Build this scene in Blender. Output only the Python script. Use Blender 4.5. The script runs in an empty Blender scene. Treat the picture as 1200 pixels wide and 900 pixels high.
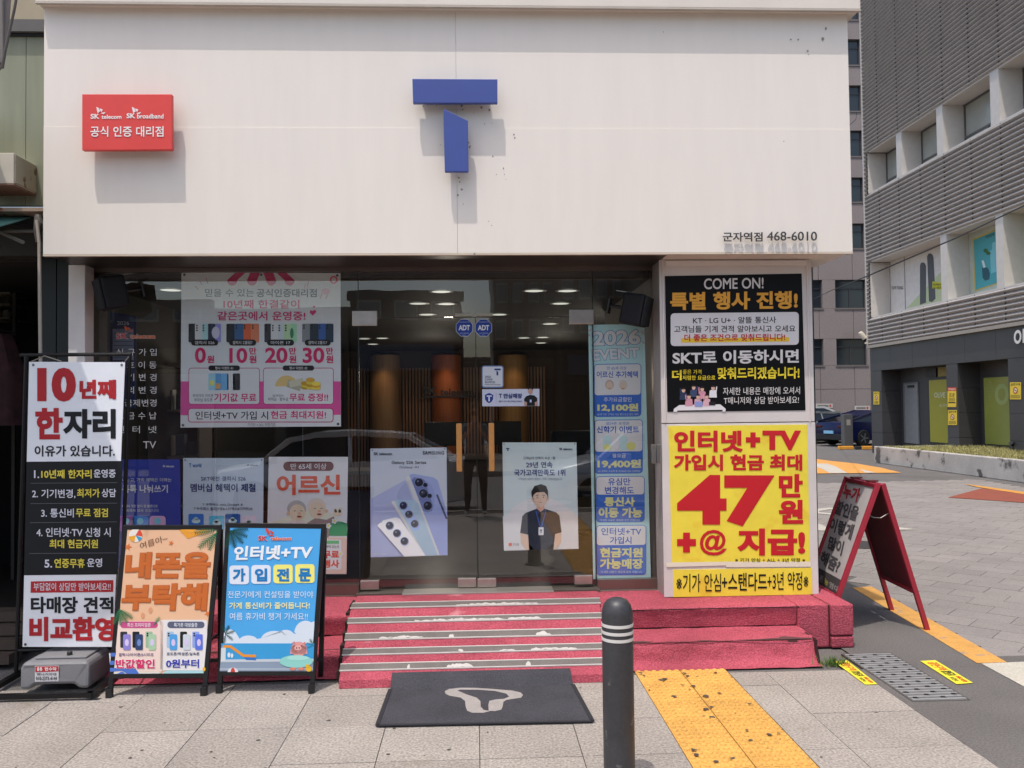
import bpy, bmesh, math, random
from mathutils import Vector, Matrix
random.seed(7)
R = math.radians
sc = bpy.context.scene
COL = sc.collection
# ------------------------------------------------------------------ camera
CAMZ = 1.71
YAW, PITCH, ROLL = R(2.5), R(1.6), R(0.63)
cd = bpy.data.cameras.new('camera'); cam = bpy.data.objects.new('camera', cd); COL.objects.link(cam)
cd.sensor_width = 36; cd.lens = 30.0; cd.clip_end = 900; cd.clip_start = 0.02
fwd = Vector((math.sin(YAW)*math.cos(PITCH), math.cos(YAW)*math.cos(PITCH), math.sin(PITCH)))
rgt = fwd.cross(Vector((0, 0, 1))).normalized(); upv = rgt.cross(fwd).normalized()
rr = rgt*math.cos(ROLL) - upv*math.sin(ROLL); uu = upv*math.cos(ROLL) + rgt*math.sin(ROLL)
cm = Matrix((rr, uu, -fwd)).transposed().to_4x4(); cm.translation = Vector((0, 0, CAMZ))
cam.matrix_world = cm; sc.camera = cam
# ------------------------------------------------------------------ light
SUN_FROM = Vector((-.55, -1.0, 3.2)).normalized()
w = bpy.data.worlds.new('World'); sc.world = w; w.use_nodes = True
nt = w.node_tree; sky = nt.nodes.new('ShaderNodeTexSky'); sky.sky_type = 'NISHITA'; sky.sun_disc = False
sky.sun_elevation = math.asin(SUN_FROM.z); sky.sun_rotation = math.atan2(SUN_FROM.x, SUN_FROM.y)
sky.dust_density = 3.5; sky.air_density = 1.2; sky.ozone_density = 1.0
bg = nt.nodes['Background']; bg.inputs[1].default_value = 0.15
nt.links.new(sky.outputs[0], bg.inputs[0])
sl = bpy.data.lights.new('sun', 'SUN'); sun = bpy.data.objects.new('sun', sl); COL.objects.link(sun)
sl.energy = 2.0; sl.angle = R(0.53); sl.color = (1, .95, .88)
sun.rotation_euler = SUN_FROM.to_track_quat('Z', 'Y').to_euler(); sun.location = (0, -5, 30)
sc.view_settings.view_transform = 'Standard'; sc.view_settings.look = 'None'
sc.view_settings.exposure = 0.47; sc.view_settings.gamma = 1
sc.render.engine = 'CYCLES'
sc.cycles.max_bounces = 8; sc.cycles.transparent_max_bounces = 16; sc.cycles.use_denoising = True
sc.cycles.caustics_reflective = False; sc.cycles.caustics_refractive = False
# ------------------------------------------------------------------ maths helpers
def ray(px, py): return (fwd + rr*((px-600)/1000) + uu*((450-py)/1000))
def onp(px, py, p0, n):
    d = ray(px, py); t = (Vector(p0)-Vector((0, 0, CAMZ))).dot(n)/d.dot(n)
    return Vector((0, 0, CAMZ)) + d*t
def at(px, py, Y): return onp(px, py, (0, Y, 0), Vector((0, 1, 0)))
def atx(px, py, X): return onp(px, py, (X, 0, 0), Vector((1, 0, 0)))
def gp(px, py, z=0.0): return onp(px, py, (0, 0, z), Vector((0, 0, 1)))
def mir(px, py, Y, G=6.6): return at(px, py, 2*G-Y)
# ------------------------------------------------------------------ materials
_m = {}
PG = 1.0      # paper behind glass is printed on brighter stock than it looks
def lin(h):
    h = h.lstrip('#'); h = ''.join(c*2 for c in h) if len(h) == 3 else h; v = [int(h[i:i+2], 16)/255 for i in (0, 2, 4)]
    return [c/12.92 if c <= .04045 else ((c+.055)/1.055)**2.4 for c in v]
def mat(hexc, rough=.6, metal=0.0, var=.06, scale=6, fine=0.0, fscale=120, bump=0.0, bscale=60, rand=0.0, emit=0.0, spec=.5, stretch=None, stain=None):
    key = (PG, hexc, rough, metal, var, scale, fine, fscale, bump, bscale, rand, emit, spec, stretch, stain)
    if key in _m: return _m[key]
    m = bpy.data.materials.new('mat_'+hexc.strip('#')); m.use_nodes = True; t = m.node_tree; N = t.nodes; L = t.links
    b = N['Principled BSDF']; c = [min(.85, v*PG) for v in lin(hexc)]
    b.inputs['Roughness'].default_value = rough; b.inputs['Metallic'].default_value = metal
    b.inputs['Specular IOR Level'].default_value = spec
    g = N.new('ShaderNodeNewGeometry'); pos = g.outputs['Position']
    if stretch:
        mp = N.new('ShaderNodeVectorMath'); mp.operation = 'MULTIPLY'; mp.inputs[1].default_value = stretch
        L.new(pos, mp.inputs[0]); pos = mp.outputs[0]
    def noise(s, d=4):
        n = N.new('ShaderNodeTexNoise'); n.inputs['Scale'].default_value = s; n.inputs['Detail'].default_value = d
        L.new(pos, n.inputs['Vector']); return n.outputs[0]
    def mulv(a, lo, hi, src, fmin=.3, fmax=.7):
        r = N.new('ShaderNodeMapRange'); r.inputs[1].default_value = fmin; r.inputs[2].default_value = fmax
        r.inputs[3].default_value = lo; r.inputs[4].default_value = hi; L.new(src, r.inputs[0])
        mm = N.new('ShaderNodeVectorMath'); mm.operation = 'SCALE'
        if isinstance(a, list): mm.inputs[0].default_value = a
        else: L.new(a, mm.inputs[0])
        L.new(r.outputs[0], mm.inputs['Scale']); return mm.outputs[0]
    col = list(c)
    col = mulv(col, 1-var, 1+var, noise(scale))
    if fine: col = mulv(col, 1-fine, 1+fine, noise(fscale, 2))
    if rand:
        oi = N.new('ShaderNodeObjectInfo'); col = mulv(col, 1-rand, 1+rand, oi.outputs['Random'], 0, 1)
    if stain:
        sh, ss, th = stain
        r = N.new('ShaderNodeMapRange'); r.inputs[1].default_value = th; r.inputs[2].default_value = th+.07; L.new(noise(ss, 6), r.inputs[0])
        mx = N.new('ShaderNodeMixRGB'); L.new(r.outputs[0], mx.inputs[0]); L.new(col, mx.inputs[1]); mx.inputs[2].default_value = lin(sh)+[1]; col = mx.outputs[0]
    L.new(col, b.inputs['Base Color'])
    if emit:
        b.inputs['Emission Color'].default_value = c+[1]; b.inputs['Emission Strength'].default_value = emit
    if bump:
        bp = N.new('ShaderNodeBump'); bp.inputs['Strength'].default_value = bump; bp.inputs['Distance'].default_value = .01
        L.new(noise(bscale, 5), bp.inputs['Height']); L.new(bp.outputs[0], b.inputs['Normal'])
    _m[key] = m; return m
def pr(h, rough=.55): return mat(h, rough, var=.03, scale=3, spec=.3)   # printed ink
def glass_mat(name, tint):
    m = bpy.data.materials.new(name); m.use_nodes = True; t = m.node_tree; N = t.nodes; L = t.links
    for n in list(N): N.remove(n)
    o = N.new('ShaderNodeOutputMaterial'); mx = N.new('ShaderNodeMixShader'); tr = N.new('ShaderNodeBsdfTransparent'); gl = N.new('ShaderNodeBsdfGlossy')
    fr = N.new('ShaderNodeFresnel'); fr.inputs[0].default_value = 1.92
    tr.inputs[0].default_value = tuple(tint)+(1,); gl.inputs['Roughness'].default_value = 0.0; gl.inputs[0].default_value = (1, 1, 1, 1)
    nz = N.new('ShaderNodeTexNoise'); nz.inputs['Scale'].default_value = 1.2; g = N.new('ShaderNodeNewGeometry'); L.new(g.outputs['Position'], nz.inputs[0])
    bp = N.new('ShaderNodeBump'); bp.inputs['Strength'].default_value = .12; bp.inputs['Distance'].default_value = .01
    L.new(nz.outputs[0], bp.inputs['Height']); L.new(bp.outputs[0], gl.inputs['Normal'])
    ge = N.new('ShaderNodeNewGeometry'); sb_ = N.new('ShaderNodeMath'); sb_.operation = 'SUBTRACT'; sb_.inputs[0].default_value = 1; L.new(ge.outputs['Backfacing'], sb_.inputs[1]); ml = N.new('ShaderNodeMath'); ml.operation = 'MULTIPLY'; L.new(sb_.outputs[0], ml.inputs[0]); L.new(fr.outputs[0], ml.inputs[1])
    L.new(ml.outputs[0], mx.inputs[0]); L.new(tr.outputs[0], mx.inputs[1]); L.new(gl.outputs[0], mx.inputs[2]); L.new(mx.outputs[0], o.inputs[0])
    return m
GLASS = glass_mat('window_glass', (.955, .965, .962))
DARKGLASS = mat('#15191C', .05, var=.1, scale=1)
# ------------------------------------------------------------------ mesh builder
W = {}
class MB:
    def __init__(s): s.v = []; s.f = []; s.mi = []; s.cur = 0
    def add(s, vs, fs):
        n = len(s.v); s.v += [Vector(v) for v in vs]
        for f in fs: s.f.append([i+n for i in f]); s.mi.append(s.cur)
        return s
    def box(s, x0, y0, z0, x1, y1, z1):
        x0, x1 = min(x0, x1), max(x0, x1); y0, y1 = min(y0, y1), max(y0, y1); z0, z1 = min(z0, z1), max(z0, z1)
        return s.add([(x0,y0,z0),(x1,y0,z0),(x1,y1,z0),(x0,y1,z0),(x0,y0,z1),(x1,y0,z1),(x1,y1,z1),(x0,y1,z1)],
                     [(0,3,2,1),(4,5,6,7),(0,1,5,4),(1,2,6,5),(2,3,7,6),(3,0,4,7)])
    def prism(s, pts, d):
        pts = [Vector(p) for p in pts]; d = Vector(d); n = len(pts)
        nn = Vector((0, 0, 0))
        for i in range(n): nn += pts[i].cross(pts[(i+1) % n])
        if nn.dot(d) > 0: pts.reverse()          # first ring faces away from d
        vs = pts + [p+d for p in pts]
        return s.add(vs, [list(range(n)), [n+i for i in range(n)][::-1]] + [(i, n+i, n+(i+1) % n, (i+1) % n) for i in range(n)])
    def bar(s, p, q, a, b, hint=(0, 0, 1)):
        p, q = Vector(p), Vector(q); d = (q-p).normalized(); h = Vector(hint)
        if abs(d.dot(h)) > .95: h = Vector((0, 1, 0))
        u = d.cross(h).normalized()*a/2; v = u.cross(d).normalized()*b/2
        r = [-u-v, u-v, u+v, -u+v]
        return s.add([p+k for k in r]+[q+k for k in r], [(0,3,2,1),(4,5,6,7),(0,1,5,4),(1,2,6,5),(2,3,7,6),(3,0,4,7)])
    def tube(s, pts, r, n=8):
        pts = [Vector(p) for p in pts]; rings = []
        for i, p in enumerate(pts):
            d = (pts[min(i+1, len(pts)-1)]-pts[max(i-1, 0)]).normalized()
            h = Vector((0, 0, 1)) if abs(d.z) < .9 else Vector((1, 0, 0))
            u = d.cross(h).normalized(); v = u.cross(d); ri = r[i] if isinstance(r, (list, tuple)) else r
            rings.append([p+(u*math.cos(2*math.pi*k/n)+v*math.sin(2*math.pi*k/n))*ri for k in range(n)])
        vs = [q for g in rings for q in g]; fs = []
        for i in range(len(pts)-1):
            for k in range(n): fs.append((i*n+k, i*n+(k+1) % n, (i+1)*n+(k+1) % n, (i+1)*n+k))
        fs += [list(range(n))[::-1], [(len(pts)-1)*n+k for k in range(n)]]
        return s.add(vs, fs)
    def lathe(s, prof, c, n=24, axis=(0, 0, 1)):
        ax = Vector(axis).normalized(); h = Vector((1, 0, 0)) if abs(ax.x) < .9 else Vector((0, 1, 0))
        u = ax.cross(h).normalized(); v = ax.cross(u); c = Vector(c); vs = []; fs = []
        for r, z in prof:
            for k in range(n): vs.append(c+ax*z+(u*math.cos(2*math.pi*k/n)+v*math.sin(2*math.pi*k/n))*max(r, 1e-4))
        for i in range(len(prof)-1):
            for k in range(n): fs.append((i*n+k, i*n+(k+1) % n, (i+1)*n+(k+1) % n, (i+1)*n+k))
        fs += [list(range(n))[::-1], [(len(prof)-1)*n+k for k in range(n)]]
        return s.add(vs, fs)
    def grid(s, fn, nu, nv):
        vs = [fn(i/nu, j/nv) for j in range(nv+1) for i in range(nu+1)]
        return s.add(vs, [(j*(nu+1)+i, j*(nu+1)+i+1, (j+1)*(nu+1)+i+1, (j+1)*(nu+1)+i) for j in range(nv) for i in range(nu)])
    def build(s, name, m, parent=None, smooth=False, bevel=0, stuff=False, recentre=True):
        me = bpy.data.meshes.new(name)
        if recentre and s.v:
            lo = Vector([min(v[i] for v in s.v) for i in range(3)]); hi = Vector([max(v[i] for v in s.v) for i in range(3)])
            o0 = Vector(((lo.x+hi.x)/2, (lo.y+hi.y)/2, lo.z))
        else: o0 = Vector((0, 0, 0))
        me.from_pydata([v-o0 for v in s.v], [], s.f); me.validate(); me.update()
        for mm in (m if isinstance(m, (list, tuple)) else [m]): me.materials.append(mm)
        if isinstance(m, (list, tuple)):
            for p, k in zip(me.polygons, s.mi): p.material_index = k
        if smooth:
            for p in me.polygons: p.use_smooth = True
            me.set_sharp_from_angle(angle=R(40))
        o = bpy.data.objects.new(name, me); COL.objects.link(o)
        put(o, o0, parent)
        if bevel:
            bv = o.modifiers.new('bevel', 'BEVEL'); bv.width = bevel; bv.segments = 2; bv.limit_method = 'ANGLE'
        if stuff: o['kind'] = 'stuff'
        return o
def put(o, wloc, parent=None):
    W[o.name] = Vector(wloc)
    if parent is not None:
        o.parent = parent; o.location = Vector(wloc)-W[parent.name]
    else: o.location = wloc
def tag(o, label=None, cat=None, group=None, kind=None):
    if label: o['label'] = label
    if cat: o['category'] = cat
    if group: o['group'] = group
    if kind: o['kind'] = kind
    return o
def empty(name, loc, label=None, cat=None, group=None, kind=None):
    o = bpy.data.objects.new(name, None); COL.objects.link(o); o.empty_display_size = .1; put(o, loc)
    return tag(o, label, cat, group, kind)
def kids(o): return [c for c in COL.objects if c.parent == o]
def dup(o, loc=None, rotz=None, parent=None):
    c = o.copy(); COL.objects.link(c)
    if parent is not None: c.parent = parent
    if loc is not None: c.location = loc; W[c.name] = Vector(loc)
    if rotz is not None: c.rotation_euler = (0, 0, rotz)
    for k in kids(o): dup(k, parent=c)
    return c
def bx(name, m, parent, *a, bevel=0): return MB().box(*a).build(name, m, parent, bevel=bevel)
GLYPHS = {
33:(271,[[24388,25056,27454,28490,30235,31640,35556,35938,35263,33527,30382,26877,25113],[30208,27056,24599,23890,24581,27025,30172,33325,35431,36490,35449,33356]]),
37:(680,[[68742,72938,75730,76768,75706,72897,68694,64497,61356,60318,61380,64538],[68764,60708,54741,52618,54695,60628,68672,76728,82345,84818,82391,76808],[79382,71332,23872,31922],[34582,26526,20909,18786,20863,26446,34490,42547,48513,50636,48559,42626],[34560,38757,41898,42936,41874,38716,34512,30666,27524,26486,27548,30707]]),
38:(625,[[68077,64560,60344,50227,57595,61812,63231,61154,55220,46126,38422,32813,28948,27879,28911,31695,35881,27114,21144,18671,21446,27729,36822,43475,51185,59603,67625,80925,66623,73650,78227],[53323,48411,43152,37899,33702,30560,29171,30585,34798,41812],[37681,38741,41548,45751,49948,52741,53780,53070,50259,44297,41506,38719]]),
43:(584,[[42252,42193,21893,21869,42169,42110,50860,50919,71219,71243,50943,51002]]),
44:(219,[[22090,28750,32965,34383,33348,30908,27062,23560,21454,20745,21436,23180,25978,25966,24904,22095]]),
45:(323,[[45655,20105,20077,45627]]),
46:(219,[[27408,24256,21799,21090,21781,24225,27372,30525,32631,33690,32649,30556]]),
47:(281,[[16522,23872,44732,37382]]),
48:(500,[[65277,63570,59053,51725,42282,32825,25453,20870,19077,20784,25301,32630,42072,51530,58901,63484],[55127,53336,49110,42100,35110,30936,29227,31019,35245,42254,49245,53419]]),
49:(500,[[47530,37380,37175,47325]]),
50:(500,[[64853,37553,50200,57586,59718,58344,53815,46828,38082,32480,26874,20913,20876,26492,32101,37354,43649,47835,49565,48143,44271,32673,19327,19325,64825]]),
51:(500,[[24396,31052,36654,43301,47490,49224,47458,42898,34844,34817,43213,48451,50183,48766,44554,38600,30554,22516,22484,30175,37872,46977,53990,58559,60334,59305,55822,50233,55494,58309,59379,58001,53468,46829,38432,31080,24424]]),
52:(500,[[57682,53482,16956,16942,47392,47325,57475,57542,65242,65269,57569],[47127,47477,47419,30969]]),
53:(500,[[58380,26530,26423,36926,44969,49855,51587,49469,44205,36850,28804,21115,21085,29825,38572,47677,55041,59962,61738,60014,55135,46748,35902,35953,58353]]),
54:(500,[[49282,37003,27870,22583,20445,22165,26692,34028,43472,51527,58540,63110,64884,63157,58976,52689,44643,38341,33435,38363,46089,55560],[31305,36913,42515,48811,53000,54384,52966,49104,42800,37554,33365,30932]]),
55:(500,[[67480,21280,21252,52052,25634,34722]]),
56:(500,[[64880,63850,60717,55129,60042,63207,63923,62546,58015,51378,42982,34228,27215,22647,20874,21907,25042,29579,23616,20450,19381,21108,25989,33327,42422,51177,58539,63107],[53774,52358,48147,42543,36947,32759,31374,32790,36651,42954,48550,52389],[54733,53317,49105,42100,35454,31266,29533,31300,35511,42515,48811,52999]]),
57:(500,[[35422,46999,56132,62120,64258,62537,58011,50677,41582,32827,25813,21244,19822,21198,25729,32017,40062,45664,51271,47044,39668,29144],[29972,31739,35600,41904,47849,52036,53768,53401,47443,42190,35894,31706]]),
63:(333,[[24754,29305,32803,35246,36285,33109,27484,24305,24993,27084,30578,34110,41847,46439,45404,42618,37378,29682],[31958,28806,26699,25640,26681,28775,31922,35075,37531,38240,37549,35106]]),
64:(1010,[[109278,101205,89289,73534,54641,40663,32299,29196,32396,41536,54863,72022,86715,98246,105917,108680,106194,100219,93903,88998,86551,85507,85516,94380,84930,83157,78971,73731,67784,57976,49555,43575,41091,42464,46293,52230,59925,65178,70436,75349,76385,79877,85474,97033,106857,113540,116379,112925,103861,89885,72394,48929,33142,24344,21494,24939,35397,51471,73162,88216,100479,110999,118728],[50539,52316,56190,61806,68462,74757,78942,80320,78543,74669,68703,62046,56102,51917]]),
65:(667,[[54181,46831,15825,26325,35485,65935,75325,85825],[50286,61762,39362]]),
66:(563,[[23875,48375,59580,67293,71510,72930,70854,64923,55833,55834,61794,65659,66727,65346,61513,54525,44730,24080],[34203,43653,50999,54839,56225,54456,49546,40792,34142],[34116,46366,55461,60700,62434,61019,56106,47001,34051]]),
67:(708,[[84966,71678,60482,44724,32102,24018,20824,23240,30207,42082,59572,69725,78131,85490,85522,77110,68702,60649,48755,39671,33745,31677,33808,39783,48899,60105,68503,76546,84934]]),
68:(750,[[23875,51875,67634,79556,87289,89777,87714,80747,68870,51730,24080],[34203,50303,63247,72331,77556,79277,77855,73630,64860,50501,34051]]),
69:(500,[[64680,24080,23875,65175,65201,34051,34115,63515,63541,34141,34203,64653]]),
71:(740,[[86626,62476,62449,76449,76407,68702,60649,49105,39671,33746,31677,33808,39783,48549,59405,68153,76546,85285,85315,71329,59782,44374,32102,24018,21176,23935,31952,43830,59222,68674,77429,86539]]),
73:(250,[[34230,24080,23875,34025]]),
75:(656,[[46033,77280,64330,34136,34230,24080,23875,34025,34126,70425,84775]]),
76:(490,[[34230,23730,23525,66225,66251,34051]]),
77:(781,[[90580,80780,56896,33530,23730,23525,33675,33834,34184,56155,57905,80034,79875,90375]]),
78:(781,[[90230,80430,80271,32130,23730,23525,33325,33483,81275,90025]]),
79:(823,[[20827,23237,30904,42781,58872,74981,87254,94988,97477,95068,87401,75174,59082,43324,31401,23318],[31327,33458,39083,48199,59055,70249,78983,84908,86977,84846,78872,70105,58899,48055,38972,33396]]),
83:(458,[[58018,49979,41932,33178,26167,21600,20178,25044,35521,46351,51225,49813,45953,39299,32652,26012,20428,20391,26681,33324,40672,48376,55038,58906,60678,55816,45339,34508,29632,31394,35253,41206,46104,52047,57985]]),
84:(604,[[77630,17780,17753,42603,42425,52575,52753,77603]]),
85:(708,[[83930,73780,73661,73293,71878,69066,65207,59252,52249,46301,41407,36867,34427,33040,32709,32830,22330,22202,24966,31591,41027,52222,65878,76045,82021,83805]]),
86:(604,[[79380,69230,47736,26180,16030,46973,49073]]),
89:(604,[[47459,28280,16030,42533,42425,52575,52683,79380,67130]]),
90:(646,[[63253,17575,81975,82001,36501,82180,20580,20553]]),
97:(427,[[58899,56094,53992,52593,52249,52318,50938,47452,41860,35212,28910,23654,19794,19765,24328,29235,34487,39385,42177,42864,42856,27089,21126,18655,20039,23877,30172,36476,42786,44178,46624,50122,53975,58883],[42802,38944,34741,31244,28800,28110,30224,35484,42842]]),
98:(500,[[31430,22330,22133,30175,39622,50127,58192,63115,64895,63172,58993,52707,44662,37659,31350],[31325,36935,42188,49183,53716,55441,53319,48403,40698,31252]]),
99:(438,[[57253,50610,43612,33807,26443,21870,20090,21813,26691,34377,44172,51875,58180,58207,51550,45598,37203,31618,29892,31666,36582,44288,50235,57225]]),
100:(510,[[63280,54180,54107,48861,43962,34507,27144,22222,20446,22166,26694,33680,43475,63075],[53998,44548,37551,33010,30924,30242,32016,37283,45338,49537,54083]]),
101:(479,[[61714,53652,45248,37552,32316,29538,62788,61421,57244,50958,42212,33457,26444,21872,20094,21817,25994,33328,43122,50124,56079,61688],[29906,32024,36235,42539,48135,51974,53356]]),
104:(500,[[31780,22330,22125,31575,31672,37637,43591,48487,51626,52658,52575,62025,62108,60732,57599,52359,46062,40810,35903,31692]]),
105:(219,[[32060,22960,22825,31925],[33151,32458,30364,27566,24764,22658,21951,22643,24737,27535,30337,32443]]),
108:(219,[[32130,23030,22825,31925]]),
109:(771,[[22260,22125,31225,31323,35183,39038,43240,47437,50577,51609,51525,60975,61073,66335,71590,76486,79976,81358,81275,90725,90810,88737,83506,75112,68809,63900,59338,55501,50960,45362,38707,31342,31360]]),
110:(500,[[31710,22260,22125,31575,31672,37637,43591,48487,51626,52658,52575,62025,62108,60732,57249,52359,46062,40810,35903,31692]]),
111:(552,[[44662,34857,26793,21521,19744,21465,26692,34378,44522,55027,63092,68015,70144,68071,62843,54807],[44638,52683,58617,60693,58568,52952,44546,36502,31269,29194,31317,36583]]),
114:(396,[[23310,23175,32275,32346,34117,37981,43937,48133,52674,57597,52009,46412,41859,37298,32729,32379,32410]]),
115:(385,[[49901,42910,36262,27858,22595,20476,23953,31637,38974,42461,41403,38948,35446,28800,20063,20035,28425,36472,44527,50141,52262,51225,47736,41450,32716,30277,30983,33087,36239,42536,49875]]),
116:(333,[[33488,15939,15936,23986,23915,25643,30878,39272,44875,50831,50856,45249,39996,37198,34404,33367,33436,48486,48510,33460]]),
119:(719,[[57260,50260,38278,26110,15960,36822,39622,53717,67622,70422,91560,81410,69078]]),
120:(500,[[67060,55160,41814,27860,15960,35843,15825,27725,41773,56425,68325,47743]]),
121:(438,[[61810,51310,39334,26460,15960,34054,17856,28356]]),
126:(584,[[18684,23595,28502,33405,39701,52985,59282,64884,70141,74701,74726,67362,60006,54059,40775,34129,28526,23269,18709]]),
183:(260,[[29597,26444,23988,23279,23969,26413,29561,32713,35169,35879,35188,32744]]),
8251:(635,[[33007,26377,66394,73024],[66257,26474,33144,72927],[21176,21533,22589,24342,27144,29942,31689,33426,31665,29911,27110,24661,22565,21520],[43162,43518,46677,49128,51927,55068,55412,55055,51896,49095,46646,43505],[43290,43646,46805,49256,52055,55196,55540,55183,52024,49223,46774,43633],[65276,65633,67039,68792,71594,76139,77183,77526,77170,76115,74011,71560,68761,65620]]),
44032:(920,[[85723,85452,94202,94342,109392,109413,94363,94473],[26194,26173,61173,57278,49537,37602,21822,26353,46341,59686,67438,69944]]),
44036:(920,[[86073,85875,94975,95070,109070,109091,95091,95173],[25152,25131,60131,56248,48518,36594,21176,25006,43579,57612,66403,69602],[35495,35408,98758,98778,44178,44245]]),
44050:(920,[[31311,31205,63755,63861,56161,56129,39679,39711],[39660,56110,56075,39625],[86423,86276,95026,95090,109090,109111,95111,95173],[25857,25837,59787,56256,48530,36958,21543,24673,43242,57272,66060,69257],[81014,80992,79215,73590,64472,69003,76016,81633,85152,88632,93866,100853,105772,96690,91115,89393,89414]]),
44057:(920,[[86423,86278,95028,95089,109089,109110,95110,95173],[25504,25484,59784,56604,49228,37308,21543,25023,43591,57620,66407,69604],[35055,97355,97374,43824,43852,94252,94271,43871,43897,95347,95366,35166]]),
44061:(920,[[37600,37580,92530,92452,101202,101300],[72418,72265,80315,80384,92984,92913,101313,101473,93073,93005,80405,80468],[25503,25483,53483,50651,44322,34498,21529,26060,41836,53068,60107,62603]]),
44068:(920,[[72418,72286,80336,80392,92992,92934,101334,101473,93073,93012,80412,80468],[25857,25836,53486,50307,44332,34860,21894,26076,41848,53077,60113,62257],[38555,104705,104725,47325,47356,101256,101322,38672,38652,92552,92525,38625]]),
44144:(920,[[68464,68444,90494,90352,99102,99373,90623,90514],[25494,25474,60124,56928,49538,37602,21123,26003,45991,58986,66388,68894]]),
44145:(920,[[35852,35831,90431,90352,99102,99202],[27255,27235,60835,56953,49225,37653,22236,26066,44288,57969,66758,69955],[70252,70231,90531,90464,99214,99373,90623,90552]]),
44148:(920,[[70239,70219,90519,90422,99172,99373,90623,90539],[27602,27581,61181,57297,49217,37292,22574,26404,44628,58661,67453,70652],[39343,39258,101558,101578,48028,48093]]),
44160:(920,[[37957,37855,99105,99207],[90787,90726,46626,46687],[27255,27235,60485,56953,49225,37303,22236,25716,44288,57969,66758,69955],[70253,70233,90533,90468,99218,99373,90623,90553]]),
44172:(920,[[93773,93502,101552,101823],[25489,25468,53468,50277,44290,34457,21128,26010,37934,47412,54092,73692,73565,81965,82216,73816,73712,57262,60799,61889]]),
44192:(920,[[93073,92916,101316,101473],[74167,74096,59046,61873,62953,26203,26183,54183,51000,44672,34848,22229,26411,38329,48150,55526,74076,74020,82070,82217],[80657,80639,79217,74644,67275,59943,55415,54039,54057,46007,45989,43513,36838,26671,30852,38915,45233,49804,53632,59214,67250,75314,80933,84804,88983,95615,104002,108221,97738,91462,89039,89057]]),
44200:(920,[[64226,64206,90456,90352,99102,99373,90623,90549,67449,68871,68894,25494,25474,60474,56928,49537,37602,21123,25653,40729,51959,60392,66029,90529,90476]]),
44201:(920,[[35849,35829,90429,90352,99102,99199],[66017,65997,90497,90461,99211,99373,90623,90575,69925,71005,27605,27584,61534,58002,49924,38001,22585,26065,40080,52000,61125,67454,90554,90517]]),
44204:(920,[[65656,65636,90486,90421,99171,99373,90623,90567,69567,70634,71002,27602,27581,61531,57647,49567,37642,22923,26404,40070,51641,60417,67097,90547,90506],[39341,39258,101558,101578,48028,48091]]),
44208:(920,[[65682,65662,90512,90485,99235,99373,90623,90584,69234,70310,27610,27589,60489,57309,49584,38013,22949,25729,40442,52361,61135,67114,90564,90532],[38204,102254,102274,46974,47006,99156,99222,38322,38302,90452,90425,38275]]),
44221:(920,[[68408,55454,45294,38977,36855,38933,45217,55356,68303,81256,91067,97383,99855,97427,91144,81354],[68388,80284,88323,91105,88288,80227,68323,56077,48388,45605,48423,56134],[27253,27232,60832,57299,49571,37648,22580,26061,40076,51647,60772,67103,90553,90517,66017,65996,90496,90461,99211,99373,90623,90573,69223,70303]]),
44228:(920,[[93773,93502,101552,101823],[25489,25468,53118,50277,44290,34457,21128,26010,41444,52333,59027,74427,74380,57230,57209,74359,74265,82665,82916,74516,74448,60448,61518,61889]]),
44256:(920,[[30396,30375,88125,87715,84496,93243,96464,96896],[54457,54360,21110,21090,106840,106860,63110,63207]]),
44275:(920,[[31460,31440,87440,87058,84917,93665,95807,96210],[56601,56546,21196,21176,106926,106946,64946,65001],[59304,59292,56817,49797,39631,27372,30503,44164,55732,63808,71482,83014,96653,100172,87581,77447,70467,68042,68054]]),
44277:(920,[[63852,49848,39689,33023,30552,32981,39615,49756,63752,77406,87565,94231,96702,94273,87639,77498],[63833,76779,85168,87952,85136,76725,63772,50825,42436,39302,42468,50879],[31459,31439,87439,87054,84917,93315,95803,96209],[56599,56547,21197,21176,106926,106947,64947,64999]]),
44284:(920,[[25493,25473,65023,64282,62123,70521,73035,73443],[21111,49463,79921,79590,48783,48866,40466,40383,20082],[85373,85102,93852,93988,109038,109060,94010,94123]]),
44368:(920,[[30396,30375,88475,88063,84848,93596,96462,97246],[65650,65560,50860,50950,42200,42110,21110,21090,106840,106860,74310,74400]]),
44396:(920,[[21189,21168,59668,59551,67951,68068,106918,106939,93289,95440,95855,32155,32135,87085,86690,84189]]),
44397:(920,[[30243,30223,87973,87902,96652,96743,68393,68443,107293,107313,93663,95806,96210,32160,32140,87790,87406,84913,21213,21193,59693,59643]]),
44400:(920,[[21203,21183,60383,60318,68718,68783,107283,107303,93653,95800,96209,32159,32138,87788,87400,84903],[31993,31908,98058,98078,40678,40743]]),
44508:(920,[[21187,21167,43217,43102,51852,51967,75767,75652,84402,84517,106917,106937,92587,95093,95506,32156,32135,86735,86343,83837]]),
44552:(920,[[31652,31555,96305,96402],[87982,87926,40326,40382],[21209,21188,107288,107309,93659,95803,96209,32159,32138,87788,87403,84909]]),
44553:(920,[[32368,32255,95955,96068,87318,87282,40732,40768],[40712,87262,87226,40676],[21212,21192,107292,107312,93662,95806,96211,32161,32140,87790,87406,84912]]),
44592:(920,[[90623,90352,99102,99373],[26894,26874,62574,59028,51287,39002,22172,27052,47390,61085,68837,71344]]),
45208:(920,[[85723,85452,94202,94344,109394,109415,94365,94473],[24971,54373,77483,76454,54394,33391,33546,25146]]),
45224:(920,[[35155,35055,94905,95005],[86235,86176,43476,43535],[86423,86270,95020,95090,109090,109111,95111,95173],[25740,33440,54793,77552,76523,54814,34511,34609,25859]]),
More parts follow.
